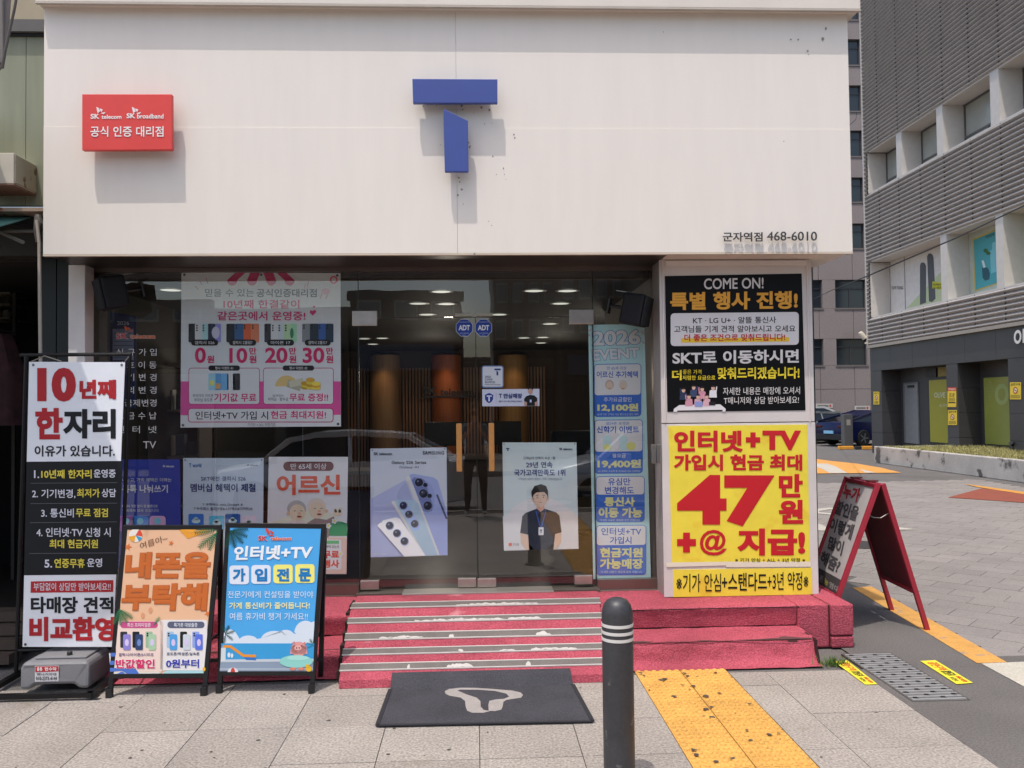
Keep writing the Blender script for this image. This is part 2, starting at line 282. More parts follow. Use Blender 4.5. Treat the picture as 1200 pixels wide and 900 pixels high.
45225:(920,[[34817,34705,94905,95017,86267,86232,43532,43567],[43511,86211,86176,43476],[86423,86282,95032,95092,109092,109112,95112,95173],[25744,33444,54797,77556,76527,54818,34515,34611,25861]]),
45236:(920,[[71717,71466,79866,79992,93292,93152,101552,101823,93423,93313,80013,80117],[25672,47724,65931,64902,48796,34444,34590,25840]]),
45320:(920,[[61834,61813,90863,90701,99451,99723,90973,90884],[26367,55419,77128,76099,55440,35138,35293,26543]]),
45367:(920,[[93423,93239,101639,101823],[74517,74461,54161,54141,74441,74364,82414,82567],[26073,48475,65982,65303,49546,34844,34949,26199],[65603,65593,62768,55747,45231,33322,36453,50114,61683,69760,77783,89314,102953,106122,94231,83747,76768,73993,74003]]),
45380:(920,[[63936,63916,90516,90422,99172,99373,90623,90588,63988,63968,90568,90536],[38639,38558,101558,101578,46978,47039],[26762,54414,75772,74743,54785,35533,35653,26903]]),
45572:(920,[[32509,32412,97512,97532,40832,40909],[21171,21150,59650,59552,67952,68050,107250,107271]]),
45600:(920,[[21513,47064,46960,55360,55465,83121,82440,50935,20484],[68390,68370,90070,90002,98752,99023,90273,90090],[29359,29268,76168,76189,38039,38109]]),
45716:(920,[[21185,21165,107265,107285],[32863,32771,97521,97542,41542,41613],[31987,31908,97708,97729,40679,40737]]),
45733:(920,[[21196,21176,106926,106946],[63852,50198,40039,33723,31252,33681,39966,50106,63753,77406,87566,94231,96352,94273,87639,77498],[63832,76778,84818,87602,84786,76726,63772,51176,43136,40352,43168,51228],[32868,32777,97177,97198,41548,41618]]),
45768:(920,[[90273,90002,98752,99023],[27072,57524,81335,80306,57546,35843,35996,27246]]),
45784:(920,[[90273,90120,98870,99023],[37606,37505,98755,98856],[90437,90376,45926,45987],[27140,58292,81052,80023,57963,35911,36007,27257]]),
45796:(920,[[85723,85451,94201,94345,109745,109766,94366,94473],[25497,25319,56471,77478,76449,56492,33740,33876,69226,69247]]),
45812:(920,[[35155,35055,94905,95005],[86235,86176,43826,43885],[86423,86270,95020,95086,109086,109107,95107,95173],[25855,25735,57587,77194,76164,57607,34155,34235,67485,67505]]),
45824:(920,[[72067,71816,79866,79994,93294,93152,101552,101823,93423,93314,80014,80117],[24790,24619,49470,65927,64897,49841,33390,33520,59770,59790]]),
45908:(920,[[26197,26018,56470,76428,75398,56491,34439,34577,69227,69247],[63575,63554,90854,90701,99451,99723,90973,90875]]),
45936:(920,[[93423,93152,101552,101823],[74517,74420,54120,54099,74399,74266,82316,82567],[24790,24617,49818,65925,64896,50539,33388,33519,60469,60490]]),
46020:(920,[[32151,32026,59676,59607,21107,21086,107186,107207,68357,68426,97476,97496,40796,40881,96531,96551]]),
46041:(920,[[63850,50196,40037,33722,31251,33680,39965,50105,63752,77405,87565,94230,96351,94272,87637,77496],[63830,76777,84817,87601,84785,76725,63771,51175,43135,40351,43167,51227],[32161,32071,59721,59689,21189,21169,106919,106939,68439,68471,97171,97191,40841,40891,96541,96561]]),
46104:(920,[[89923,89651,98401,98673],[22860,52612,84470,83789,56833,56886,77186,77206,37306,37377,76927,76947,28997,28886,48136,48082,21831]]),
46160:(920,[[33207,33102,96452,96472,41872,41937,95137,95157],[21167,21146,59646,59552,67952,68046,107246,107267]]),
46300:(920,[[21109,21089,107189,107209],[32148,32023,97473,97493,40793,40878,96528,96548]]),
46308:(920,[[21210,21190,106940,106960],[32864,32782,96832,96852,41202,41244,95844,95864],[31555,98755,98775,40325,40352,96002,96066,31666,31646,87296,87271,31621]]),
46317:(920,[[21200,21180,106930,106950],[32359,32256,95956,96059,87309,87279,40729,40759],[40710,87260,87226,40676],[32165,32078,97178,97198,40848,40894,96544,96565]]),
46321:(920,[[21194,21173,106923,106944],[63850,50197,40037,33722,31251,33680,39965,50105,63752,77405,87565,94230,96351,94272,87637,77497],[63831,76777,84817,87601,84785,76725,63772,51175,43135,40351,43167,51227],[32162,32070,97170,97190,40840,40892,96542,96562]]),
46896:(920,[[21208,21187,106937,106958],[67163,67080,99630,99650,75500,75543,98643,98663],[29280,48882,63938,62908,50302,38050,38093,61543,61563,29363],[31555,98755,98774,40324,40351,96001,96062,31662,31643,87293,87269,31619]]),
46989:(920,[[35161,35055,94905,95011,86261,86228,43878,43911],[43858,86208,86176,43826],[86423,86273,95023,95087,109087,109108,95108,95173],[25160,25139,59439,59406,25456,25379,56181,77888,77209,56202,33800,33837,67787,67860]]),
47004:(920,[[72068,71879,79929,80021,92971,92871,101271,101473,93073,92992,80042,80118],[39339,39258,104008,104028,48028,48089],[25500,25480,52780,52741,25441,25361,50213,67370,66340,50583,33782,33822,61122,61200]]),
47085:(920,[[35842,35822,90422,90351,99101,99192],[73058,73037,90537,90457,99207,99373,90623,90558],[25157,25136,58736,58700,25100,25021,54422,75429,74749,54793,33791,33831,67081,67157]]),
47100:(920,[[37249,37155,99105,99199],[90779,90726,45926,45979],[73062,73042,90542,90464,99214,99373,90623,90562],[25159,25139,58739,58703,25103,25024,54426,75432,74753,54797,33795,33834,67084,67159]]),
47111:(920,[[68378,57176,48768,43507,41740,43474,48712,57105,68302,79505,87912,92824,94940,92857,87968,79576],[68360,78158,84101,86190,84079,78122,68320,58522,52229,50140,52251,58558],[73070,73050,90550,90474,99224,99373,90623,90570],[63884,63859,35159,35140,101290,101309,72609,72634],[25161,25141,58391,58361,25111,25041,54793,75450,74770,55163,33811,33843,67093,67161]]),
47156:(920,[[37249,37155,99105,99199],[90779,90726,45926,45979],[72330,72310,90510,90464,99214,99373,90623,90585,72385,72365,90565,90530],[25159,25138,57338,57303,25103,25024,54775,72280,71250,55145,33794,33834,66034,66109]]),
47196:(920,[[32007,59657,59606,21106,21085,107185,107206,68356,68407,98857,98877,40427,40471,96471,96553,31803,31783,88133,88091,32091]]),
47308:(920,[[32007,45307,45256,21106,21085,107185,107206,84106,84157,98857,98877,40427,40471,96471,96553,31803,31783,88133,88091,32091],[53656,53707,75407,75356]]),
47456:(920,[[31555,99455,99473,39973,39998,96348,96406,84156,84180,107280,107299,21199,21180,44280,44256,31306,31288,87988,87965,31615],[53030,75430,75406,53006],[32418,97868,97886,40836,40859,96159,96215,32165,32148,87798,87776,32476]]),
47476:(920,[[21107,21086,107186,107207],[32006,98856,98876,40426,40470,96470,96552,31802,31782,88132,88090,32090]]),
47492:(920,[[21183,21163,107263,107283],[32688,32605,96305,96388],[87618,87576,41026,41068],[32406,98206,98226,40826,40852,96152,96217,32167,32147,87797,87771,32471]]),
47532:(920,[[90623,90351,98751,99023],[26548,26528,61528,61471,26821,26717,58219,82377,81347,57890,35488,35551,70201,70298]]),
47549:(920,[[90273,90124,98874,99023],[37610,37505,98755,98860,90460,90428,46328,46360],[46309,90409,90376,46276],[26210,26190,60490,60456,26156,26079,57581,79988,78959,57252,34500,34536,68836,68910]]),
47560:(920,[[25146,24971,68371,68546],[60126,59991,33391,33526],[85723,85452,94202,94344,109744,109765,94365,94473]]),
47561:(920,[[25153,25032,68782,68903],[60483,60403,33453,33533],[33048,33028,86228,86151,94901,94998],[86423,86262,95012,95082,109082,109103,95103,95173]]),
47564:(920,[[25149,25023,68773,68899],[60478,60393,33443,33528],[86423,86224,94974,95070,109070,109091,95091,95173],[35843,35758,99108,99128,44178,44243]]),
47566:(920,[[25155,25044,68794,68905],[60485,60415,33465,33535],[80278,71174,64861,62740,64820,71107,80202,89307,95620,97740,95661,89374],[80261,85508,88651,90040,88629,85472,80220,75322,71829,70440,71851,75358],[86423,86285,95035,95091,109091,109112,95112,95173],[30960,30859,46610,59919,58539,48732,39630,39710],[76131,76107,56507,56488,104088,104107,84857,84881]]),
47582:(920,[[25155,25038,68788,68905],[60484,60409,33459,33534],[86423,86268,95018,95087,109087,109108,95108,95173],[34452,34432,60682,57862,51194,41730,30522,33653,46963,57831,65206,72881,83713,96652,100172,88980,79544,72912,70132,96382,96402]]),
47588:(920,[[24792,24625,60675,60842],[52772,52644,32694,32822],[72417,72165,80565,80695,93645,93502,101902,102173,93773,93666,80716,80817]]),
47716:(920,[[93073,92916,101316,101473],[53834,53755,33455,33534],[39002,38905,101205,101302],[92533,92476,47326,47383],[25503,25386,62136,62186,74786,74719,83119,83267,74867,74807,62207,62253]]),
47732:(920,[[60479,60392,34142,34229],[68855,90555,90517,68817],[90623,90575,68875,68899,25849,25723,68773,68797,90497,90425,99175,99373],[38293,38208,101558,101578,46978,47043]]),
47749:(920,[[60482,60402,34152,34232],[68055,54751,44941,38625,36503,38582,44866,54656,67952,81256,91066,97382,99503,97425,91141,81351],[68035,80281,88320,91103,88286,80225,67972,55725,47686,44903,47720,55781],[90559,90525,68825,68859],[25852,25732,68782,68805,90505,90463,99213,99373,90623,90579,68879,68902]]),
47784:(920,[[88481,88393,39743,39831],[31451,31323,59673,59607,21107,21086,107186,107207,68357,68423,96773,96901]]),
47924:(920,[[32158,32052,96102,96208],[87788,87722,40822,40888],[21166,21145,59645,59552,67952,68045,107245,107266]]),
47928:(920,[[32510,32415,96115,96210],[87440,87385,40835,40890],[21185,21164,60364,60309,69059,69114,107264,107285],[31985,31908,97358,97378,40678,40735]]),
47932:(920,[[32514,32431,95781,95864],[87444,87401,40851,40894],[31555,98755,98774,40324,40351,96001,96062,68412,68439,106939,106959,21209,21189,59689,59662,31662,31643,87293,87269,31619]]),
48120:(920,[[26546,26370,70120,70296],[61877,61740,35140,35277],[90273,90001,98751,99023]]),
48127:(920,[[26206,26088,70538,70656],[61886,61808,34508,34586],[90273,90118,98868,99023],[37505,101555,101576,46276,46332,99532,99552,37602]]),
48148:(920,[[25150,24967,69067,69250,60850,60779,33479,33550],[33459,60759,60687,33387],[85723,85452,94202,94345,109745,109766,94366,94473]]),
48152:(920,[[25153,25019,69119,69253,60503,60458,33858,33903],[33839,60439,60389,33789],[86423,86224,94974,95070,109070,109091,95091,95173],[35843,35758,99108,99128,44178,44243]]),
48155:(920,[[25158,25031,69131,69258,60508,60466,33866,33908],[33847,60447,60401,33801],[86423,86264,95014,95087,109087,109108,95108,95173],[35405,97355,97376,44176,44229,95679,95699,35499]]),
48169:(920,[[64553,51599,41789,35474,33353,35431,41715,51505,64452,77405,87215,93531,95653,93574,87289,77499],[64533,76779,84469,87253,84436,76725,64472,52575,44536,41753,44569,52629],[25156,25031,69131,69256,60506,60465,33865,33906],[33845,60445,60401,33801],[86423,86260,95010,95084,109084,109105,95105,95173]]),
48176:(920,[[24797,24619,60669,60847,52797,52731,32781,32847],[32761,52711,52640,32690],[72417,72165,80565,80695,93645,93502,101902,102173,93773,93666,80716,80817]]),
48260:(920,[[33812,60062,59990,33740],[25152,24970,68370,68452,90852,90701,99101,99373,90973,90872,68472,68552,60152,60081,33831,33902]]),
48261:(920,[[34543,60093,60047,34497],[35847,35827,90427,90352,99102,99197],[90623,90553,68853,68907,60157,60112,34562,34607,25857,25727,68777,68832,90532,90462,99212,99373]]),
48264:(920,[[34538,60088,60038,34488],[25855,25718,68768,68826,90526,90422,99172,99373,90623,90547,68847,68905,60155,60107,34557,34605],[38292,38208,101558,101578,46978,47042]]),
48292:(920,[[93073,92867,101267,101473],[33836,54136,54089,33789],[25501,25368,62118,62174,74774,74675,83075,83268,74868,74794,62194,62251,54201,54156,33856,33901],[39345,39258,104008,104028,48028,48095]]),
48317:(920,[[34543,60093,60047,34497],[35847,35827,90427,90352,99102,99197],[68859,90559,90524,68824],[90623,90580,68880,68907,60157,60112,34562,34607,25857,25727,68777,68804,90504,90462,99212,99373]]),
48320:(920,[[34538,60088,60038,34488],[90553,90515,68815,68853],[25855,25718,68768,68794,90494,90422,99172,99373,90623,90573,68873,68905,60155,60107,34557,34605],[38292,38208,101558,101578,46978,47042]]),
48324:(920,[[34552,60102,60062,34512],[90565,90535,68835,68865],[25861,25742,68792,68816,90516,90482,99232,99373,90623,90584,68884,68911,60161,60122,34572,34611],[38205,102605,102625,46975,47004,99154,99218,37968,37949,90449,90423,38273]]),
48372:(920,[[40135,88435,88385,40085],[31454,31315,59665,59607,21107,21086,107186,107207,68357,68415,96765,96904,88504,88456,40156,40204]]),
48373:(920,[[30586,30566,87616,87552,96302,96386],[41217,87067,87035,41185],[32517,32415,59715,59683,21183,21163,106913,106933,68433,68465,95765,95867,87117,87086,41236,41267]]),
48512:(920,[[32162,32045,96445,96562,87812,87775,40875,40912],[40855,87755,87715,40815],[21162,21142,59642,59552,67952,68042,107242,107262]]),
48652:(920,[[21108,21088,107188,107208],[31454,31312,96762,96904,88504,88454,40154,40204],[40133,88433,88382,40082]]),
48708:(920,[[90273,90001,98751,99023],[26550,26367,71167,71350,62950,62879,35229,35300],[35209,62859,62787,35137]]),
49324:(920,[[44400,44351,42564,37279,29550,19730,24960,35131,43212,48850,54414,62085,71865,77135,67704,60032,54815,53101,53150],[85723,85452,94202,94342,109742,109763,94363,94473]]),
49345:(920,[[64551,51598,41788,35473,33352,35431,41715,51506,64452,77406,87215,93531,95652,93573,87288,77498],[64531,76778,84468,87252,84436,76725,64472,52575,44536,41752,44568,52628],[44409,44381,42601,38025,30653,20838,25368,35535,43608,48887,54111,61790,71226,76145,66709,59379,54503,53129,53159],[86423,86258,95008,95082,109082,109103,95103,95173]]),
49373:(920,[[70149,56846,46687,40371,38251,40330,46615,56755,70052,83005,93165,99480,101601,99521,93237,83096],[70130,82377,90067,92851,90035,82325,70071,57475,49785,47001,49817,57527],[41256,41220,38739,32060,21188,26069,34134,40805,45380,49558,55840,63877,68796,58314,51690,49620,49656],[72768,72614,80664,80730,92980,92905,101305,101473,93073,93000,80750,80818]]),
49436:(920,[[90973,90881,68831,68811,90861,90701,99101,99373],[45800,45751,43964,38679,30949,21129,26359,36531,44612,50250,55814,63835,73614,78884,69103,61431,56215,54501,54550]]),
49440:(920,[[90623,90559,69909,69889,90539,90420,99170,99373],[45107,45073,43293,38366,30994,21179,26059,36225,43950,49580,54802,62480,71915,76835,67399,60070,55195,53822,53857],[38293,38208,101558,101578,46978,47043]]),
49444:(920,[[90623,90574,69924,69904,90554,90483,99233,99373],[38205,102605,102625,46975,47004,99154,99219,38319,38299,90799,90773,38273],[45114,45089,43311,38386,31016,21202,25732,35898,43970,49248,54823,62503,72289,76858,67421,60090,55213,53489,53514]]),
49457:(920,[[68055,54751,44941,38625,36503,38582,44866,54656,67952,81256,91066,97382,99503,97425,91141,81351],[68035,80281,88320,91103,88286,80226,67972,55726,47686,44903,47720,55781],[45108,45080,43650,38723,31002,21187,25717,36233,44307,49586,55160,62490,72275,76845,67408,60078,55553,53831,53858],[69916,69895,90545,90463,99213,99373,90623,90566]]),
49464:(920,[[93773,93502,101902,102173],[74517,74426,58676,58655,74405,74265,82315,82567],[40898,40846,39411,35528,28850,20079,25660,34081,40759,45343,49512,55786,63816,68735,60706,54433,50614,49247,49298]]),
49492:(920,[[70197,70176,90476,90351,99101,99373,90623,90564,70264,70243,90543,90497],[45800,45751,43964,38679,30949,21129,26359,36531,44612,50250,55814,63834,73613,78883,69102,61431,56214,54501,54550]]),
49548:(920,[[59673,59607,21107,21087,107187,107207,68007,68073],[59455,59434,56252,48174,36953,24691,28170,42535,55161,63945,72661,85235,99570,103091,90503,79674,71652,68534,68555]]),
49549:(920,[[30590,30570,87620,87552,96302,96390],[59728,59687,21187,21167,107267,107287,68437,68478],[59819,59807,56981,49259,38743,26484,29614,43626,55896,63973,72346,84576,98564,101734,89493,78659,71331,68557,68569]]),
49569:(920,[[63846,50193,40034,33719,31249,33679,39964,50105,63752,77405,87914,94229,96349,94269,87984,77493],[63827,76773,84814,87599,84784,76725,63771,51175,43134,40349,43164,51223],[21188,21168,106918,106938,68438,68478,59728,59688],[59819,59807,56981,49259,38743,26484,29614,43626,55896,63973,72346,84576,98564,101734,89493,78659,71331,68557,68569]]),
49688:(920,[[59814,59798,56971,49247,38380,25770,28900,43262,55884,64313,72684,84912,99250,102770,90180,79348,71671,68898,68914],[21170,21150,59650,59552,67952,68050,106900,106920]]),
49828:(920,[[21109,21088,107188,107209],[59454,59434,56250,48171,37299,24687,28516,42882,55159,63944,72658,84882,98866,103087,90499,79321,71300,68534,68554]]),
49845:(920,[[32010,31905,95605,95710,86960,86929,40729,40760],[40710,86910,86875,40675],[21200,21179,106929,106950],[59820,59808,56983,49263,38397,26138,29268,43629,55899,64326,72699,84579,98918,102088,89847,79013,71684,68558,68570]]),
49884:(920,[[90273,90001,98751,99023],[46150,46101,44313,38678,30599,20779,26008,36180,44611,50599,56513,64884,75013,80283,70152,62130,56914,54851,54900]]),
49885:(920,[[35496,35476,90076,90002,98752,98846],[90273,90110,98860,99023],[46160,46134,44354,39428,31706,21891,26421,36587,45011,50290,56213,63891,74026,78596,68810,61480,56606,54884,54910]]),
49888:(920,[[90273,90074,98824,99023],[37942,37858,101908,101928,46628,46692],[46158,46131,44350,39422,32049,22233,26763,36930,45005,50285,55856,63884,73668,78238,68803,61124,56601,54881,54908]]),
49892:(920,[[90273,90133,98883,99023],[37855,102255,102275,46275,46304,98804,98869,37619,37599,90449,90422,37922],[46165,46145,44366,39090,31719,21905,26085,36601,44674,50302,56226,64255,74390,78610,68823,61493,56617,54895,54915]]),
49900:(920,[[90273,90119,98869,99023],[37603,37505,98755,98853],[90433,90376,45926,45983],[46162,46136,44357,39431,31710,21895,26076,36592,44665,50293,56217,64245,74381,78600,68814,61484,56608,54886,54912]]),
49901:(920,[[90273,90127,98877,99023],[37964,37855,98755,98864,90464,90431,46331,46364],[46311,90411,90376,46276],[46164,46139,44360,39085,31714,21900,26080,36596,44668,50297,56220,64250,74385,78605,68818,61488,56612,54889,54914]]),
50416:(920,[[21109,21088,107188,107209],[78701,78667,76889,71961,64239,56212,51340,49967,50001,41251,41217,38736,32406,21884,26765,34831,41152,45376,49551,55479,63862,72278,78600,82825,87001,93280,101315,106234,97849,91919,88442,87067,87101]]),
50500:(920,[[46502,37045,29326,24397,22608,24318,29188,36869,46313,55769,63488,68418,70208,68497,63626,55945],[46480,52775,57660,60787,61808,60728,57555,52640,46335,40040,35155,32028,31008,32087,35260,40175],[85723,85452,94202,94344,109744,109765,94365,94473]]),
50504:(920,[[47904,38099,30035,24764,22987,24710,29939,37975,47770,57575,65289,70560,72337,70614,65385,57699],[47882,56276,61861,63937,61814,56198,47792,39398,33464,31387,33511,39476],[86423,86223,94973,95070,109070,109091,95091,95173],[35844,35758,99108,99128,44178,44244]]),
50508:(920,[[47563,37759,30046,24777,23003,24729,29959,37647,47443,57247,64959,70229,72003,70277,65046,57359],[47543,55938,61524,63603,61482,55868,47463,39068,33482,31403,33524,39138],[86423,86285,95035,95094,109094,109115,95115,95173],[34705,98055,98075,43125,43156,94956,95022,34472,34452,86252,86224,34774]]),
50556:(920,[[46502,37045,29326,24397,22608,24318,29188,36869,46313,55769,63488,68418,70208,68497,63626,55945],[46480,52775,57660,60787,61808,60728,57555,52640,46335,40040,35155,32028,31008,32087,35260,40175],[85723,85452,94202,94303,109353,109374,94324,94384,109434,109455,94405,94473]]),
50557:(920,[[33049,33029,86229,86152,94902,94999],[47907,37752,30039,24769,22993,24717,29946,37633,47779,57583,65296,70567,72343,70619,65389,57702],[47886,56280,61865,63943,61820,56205,47800,39405,33470,31393,33515,39480],[86423,86262,95012,95053,108703,108724,95074,95111,108761,108782,95132,95173]]),
50612:(920,[[46480,52775,57660,60787,61808,60728,57555,52640,46335,40390,35505,32378,31358,32437,35610,40525],[90973,90870,70220,67804,62580,55596,46502,37045,29676,24747,22958,24668,29538,36869,46313,55419,62786,67714,70200,90850,90701,99101,99373]]),
50628:(920,[[47187,55581,61166,63243,61121,55506,47100,38706,33121,31043,33166,38781],[37603,37505,99105,99203],[90783,90726,46276,46333],[90623,90554,71304,68526,63293,55954,47208,37403,29690,24419,22643,24367,29597,37284,47079,56183,63544,68812,71284,90534,90467,99217,99373]]),
50630:(920,[[32014,31905,64805,64914,56864,56830,40030,40064],[40011,56811,56775,39975],[47190,55585,61170,63249,61127,55512,47107,38712,33127,31049,33170,38785],[83116,83093,81315,75340,65872,70403,77766,83383,87604,91083,97016,104703,108922,99489,93564,91843,91866],[90623,90560,71310,68531,63297,55957,47211,37407,29694,24424,22649,24373,29603,37291,47086,56190,63550,68467,71289,90539,90479,99229,99373]]),
50632:(920,[[47187,55581,61166,63244,61122,55507,47101,38707,33122,31044,33166,38781],[80658,80642,78869,74296,66927,59595,55418,53692,53708,45308,45292,43165,36491,26324,30505,38568,44885,49456,53284,59216,66903,74967,80585,84807,88985,95268,103655,107874,97740,91114,89042,89058],[90623,90555,71305,68527,63293,55954,47208,37403,29690,24770,22994,24718,29598,37285,47081,55834,63195,68462,71285,90535,90468,99218,99373]]),
50640:(920,[[93773,93502,101902,102173],[42627,49269,53444,54806,53368,49143,42485,36193,32018,30306,32094,36319],[42650,34244,27925,23695,22256,23617,27787,34068,42461,50517,56834,61061,62847,74747,74615,82665,82917,74867,74768,62868,60802,56628,50345]]),
50668:(920,[[46480,52775,57660,60787,61808,60728,57555,52640,46335,40390,35505,32378,31358,32437,35610,40525],[68842,90892,90827,69127,70208,69876],[90973,90912,66412,61534,54547,46502,37045,29676,24747,22958,24668,29538,36869,46313,55068,61733,67006,90806,90701,99101,99373]]),
50669:(920,[[35848,35828,90428,90352,99102,99198],[47187,55581,61165,63243,61120,55504,47099,38704,33120,31043,33165,38781],[90563,90522,70572,71643,70613],[47208,37403,29690,24419,22643,24366,29596,37282,47077,54780,61439,66702,90502,90463,99213,99373,90623,90583,66783,61546,54905]]),
50672:(920,[[47184,55578,61162,63238,61114,55498,47092,38698,33114,31038,33162,38778],[90560,90516,70216,71638,71299,70260],[47206,37401,29687,24415,22638,24360,29589,37275,47070,54773,61432,66695,90495,90422,99172,99373,90623,90581,66431,61194,54903],[38643,38558,101908,101928,47328,47393]]),
50684:(920,[[47187,55581,61166,63243,61121,55506,47100,38706,33121,31043,33166,38781],[37603,37505,99105,99203],[90783,90726,46276,46333],[70264,90564,90524,70574,71643],[90623,90584,66434,61197,54905,47208,37403,29690,24419,22643,24367,29597,37284,47079,54782,61440,66353,90503,90467,99217,99373]]),
50689:(920,[[47186,55580,61165,63242,61120,55505,47099,38705,33120,31042,33165,38780],[68056,54752,44942,38626,36504,38582,44866,54656,67952,80906,91066,97382,99504,97426,91142,81002],[68037,80283,88322,91104,88287,80226,67972,55726,47687,44904,47722,55783],[70264,90564,90521,70221,71642,71303],[90623,90584,66434,61196,54904,47207,37402,29689,24418,22642,24366,29596,37283,47078,54781,61089,66351,90501,90463,99213,99373]]),
50724:(920,[[63985,74482,82871,88455,90184,88413,82797,74387,63883,53737,45347,40113,38034,40155,45421,53832],[21107,21086,107186,107207,68357,68414,80671,90135,96457,98584,96164,88836,78000,64005,50350,39486,32114,29634,31707,37985,47421,59664,59607]]),
50732:(920,[[64001,77298,85688,88473,85658,77248,63945,50998,42608,39823,42638,51048],[21206,21185,106935,106956,68106,68126,80730,89840,95454,97573,95143,88858,78367,64020,50017,39508,32843,30723,32804,38390,47480,59726,59706],[31555,98755,98774,40324,40351,96001,96063,31663,31644,87294,87270,31620]]),
50752:(920,[[49634,58029,63964,66042,63919,57954,49549,40804,35219,32792,35264,40879],[21460,59613,79921,79589,54033,54079,62486,68799,73018,74792,72717,67488,59801,49655,39501,31438,26167,24392,25768,30299,36586,45329,45282,20081],[85723,85452,93852,93990,109040,109061,94011,94123]]),
50836:(920,[[63986,74483,82873,88457,90186,88416,82800,74390,63886,53390,45350,40116,38036,40157,45423,53483],[64006,50351,39487,32115,29636,31014,35545,42180,42107,21107,21086,107186,107207,85857,85931,92945,97164,98586,96165,88837,78001],[50857,50921,57218,63867,70868,77521,77457]]),
50857:(920,[[63848,50195,40036,33721,31251,33680,39965,50105,63752,77405,87565,94230,96351,94271,87636,77495],[63829,76776,84816,87601,84785,76725,63771,51175,43135,40351,43166,51226],[63999,77295,85684,88468,85651,77240,63937,50990,42601,39818,42634,51045],[64018,50365,39855,33189,30718,32101,35937,42227,42189,21189,21169,106919,106939,85939,85977,92287,96151,97568,95139,88505,78015],[50939,50971,57268,70918,77221,77189]]),
50864:(920,[[64012,50358,40196,33177,30703,33128,40109,50247,63893,77547,88059,94728,97203,94777,88146,77658],[63992,76937,85324,88453,85282,76868,63913,51318,42932,39803,42974,51387],[21168,21147,59647,59552,67952,68047,107247,107268]]),
50868:(920,[[64016,50362,39852,33184,30712,33139,39772,50261,63907,77911,88422,95089,97562,95134,88501,78012],[63996,76942,84980,88112,84943,76882,63928,51332,42943,40162,42980,51392],[21185,21165,60365,60310,69060,69115,107265,107285],[31987,31908,97358,97378,40678,40737]]),
50896:(920,[[51762,42309,34949,30034,28265,29995,34880,42221,51668,61121,68480,73045,74815,73084,68549,61209],[51743,59440,64680,66765,64649,59390,51686,43640,38399,36665,38430,43690],[21877,48128,48076,56826,56880,69833,82438,81756,50249,20847],[70863,70845,90095,90067,98817,99023,90273,90113],[34087,34008,101208,101228,42778,42837]]),
50900:(920,[[51768,41965,34607,30044,28277,30010,34547,41889,51686,61139,68497,73410,75177,73444,68557,61215],[51751,59798,65039,66777,65015,59756,51704,43656,38415,36327,38439,43698],[21903,46753,46712,55462,55504,69507,83162,82828,50972,20871],[71244,71228,90128,90113,98863,99023,90273,90144],[35405,101905,101923,43823,43847,98797,98853,35153,35136,90086,90064,35464]]),
50948:(920,[[52460,42656,34945,30027,28254,29982,34864,42553,52349,61803,69514,74782,76554,74827,69595,61906],[52440,60485,66073,68154,66036,60424,52369,43974,38386,36654,38423,44035],[90623,90352,98752,99023],[22205,48456,48360,57110,57208,70511,84167,83486,50927,20826]]),
50976:(920,[[64012,50358,40196,33177,30703,33129,40110,50248,63894,77548,88060,94729,97203,94777,88146,77658],[63992,76937,85324,88453,85282,76869,63914,51319,42932,39803,42974,51387],[21169,21148,43198,43102,52202,52298,75748,75652,84752,84848,107248,107269]]),
51004:(920,[[64006,50350,39485,32112,29631,32050,39377,50211,63856,77861,88727,96100,98581,96162,88835,78000],[63986,74482,82870,88103,90181,88059,82791,74380,63876,53730,45341,39759,38031,39803,45420,53832],[21108,21088,107188,107208]]),
51008:(920,[[21180,21160,106910,106930],[64014,50360,39850,33183,30710,33137,39770,50259,63906,77909,88420,95087,97560,95133,88500,78010],[63994,77290,85678,88460,85642,77230,63926,50980,42592,39810,42628,51040],[32336,32258,97358,97378,40678,40736]]),
51012:(920,[[64018,50015,39506,32842,30722,32801,39437,49927,63924,78277,88787,95101,97572,95142,88856,78365],[64000,77296,85687,88472,85656,77247,63943,50997,42606,39822,42637,51046],[21206,21186,106936,106956],[31555,98755,98774,40324,40352,96002,96063,31663,31644,87294,87270,31620]]),
51032:(920,[[52103,41949,33886,28265,26489,28213,33793,41830,51976,62130,70193,75463,77589,75515,70286,62249],[52082,60826,66762,68839,66717,60752,51997,43252,37317,35239,37362,43326],[89923,89651,98401,98673],[22861,41411,62764,84473,83791,51233,21832]]),
51060:(920,[[90273,90001,98751,99023],[48952,39145,31426,26497,24708,26418,31288,38969,48763,58219,65938,70868,73008,70947,66076,58395],[48930,55225,60110,63237,64608,63178,60005,55090,48785,42490,37255,34128,33108,34187,37360,42625]]),
51064:(920,[[90273,90075,98825,99023],[48254,38449,30385,25114,23337,25060,30289,38325,48120,57925,65639,70910,73037,70964,65735,58049],[48232,56627,62211,64287,62164,56548,48142,39748,33814,31737,33861,39827],[37945,37858,101908,101928,46628,46695]]),
51077:(920,[[90273,90127,98877,99023],[37964,37855,98755,98864,90464,90431,46331,46364],[46311,90411,90376,46276],[48260,38456,30393,25123,23348,25072,30302,38340,48135,57940,66002,70922,73048,70973,66093,58056],[48239,56634,62219,64298,62176,56561,48156,39761,33826,31748,33869,39834]]),
51080:(920,[[90273,90118,98868,99023],[48257,38453,30390,25119,23344,25068,30298,38335,48131,57935,65998,70918,73044,70969,66090,58053],[48236,56631,62216,64294,62172,56557,48151,39757,33822,31744,33866,39831],[79956,79942,78519,73946,66227,58895,54718,53342,53356,44956,44942,42465,35791,25624,30155,38218,44535,48756,52584,58516,66553,74267,80235,84107,88285,94568,102955,107524,97040,90764,88342,88356]]),
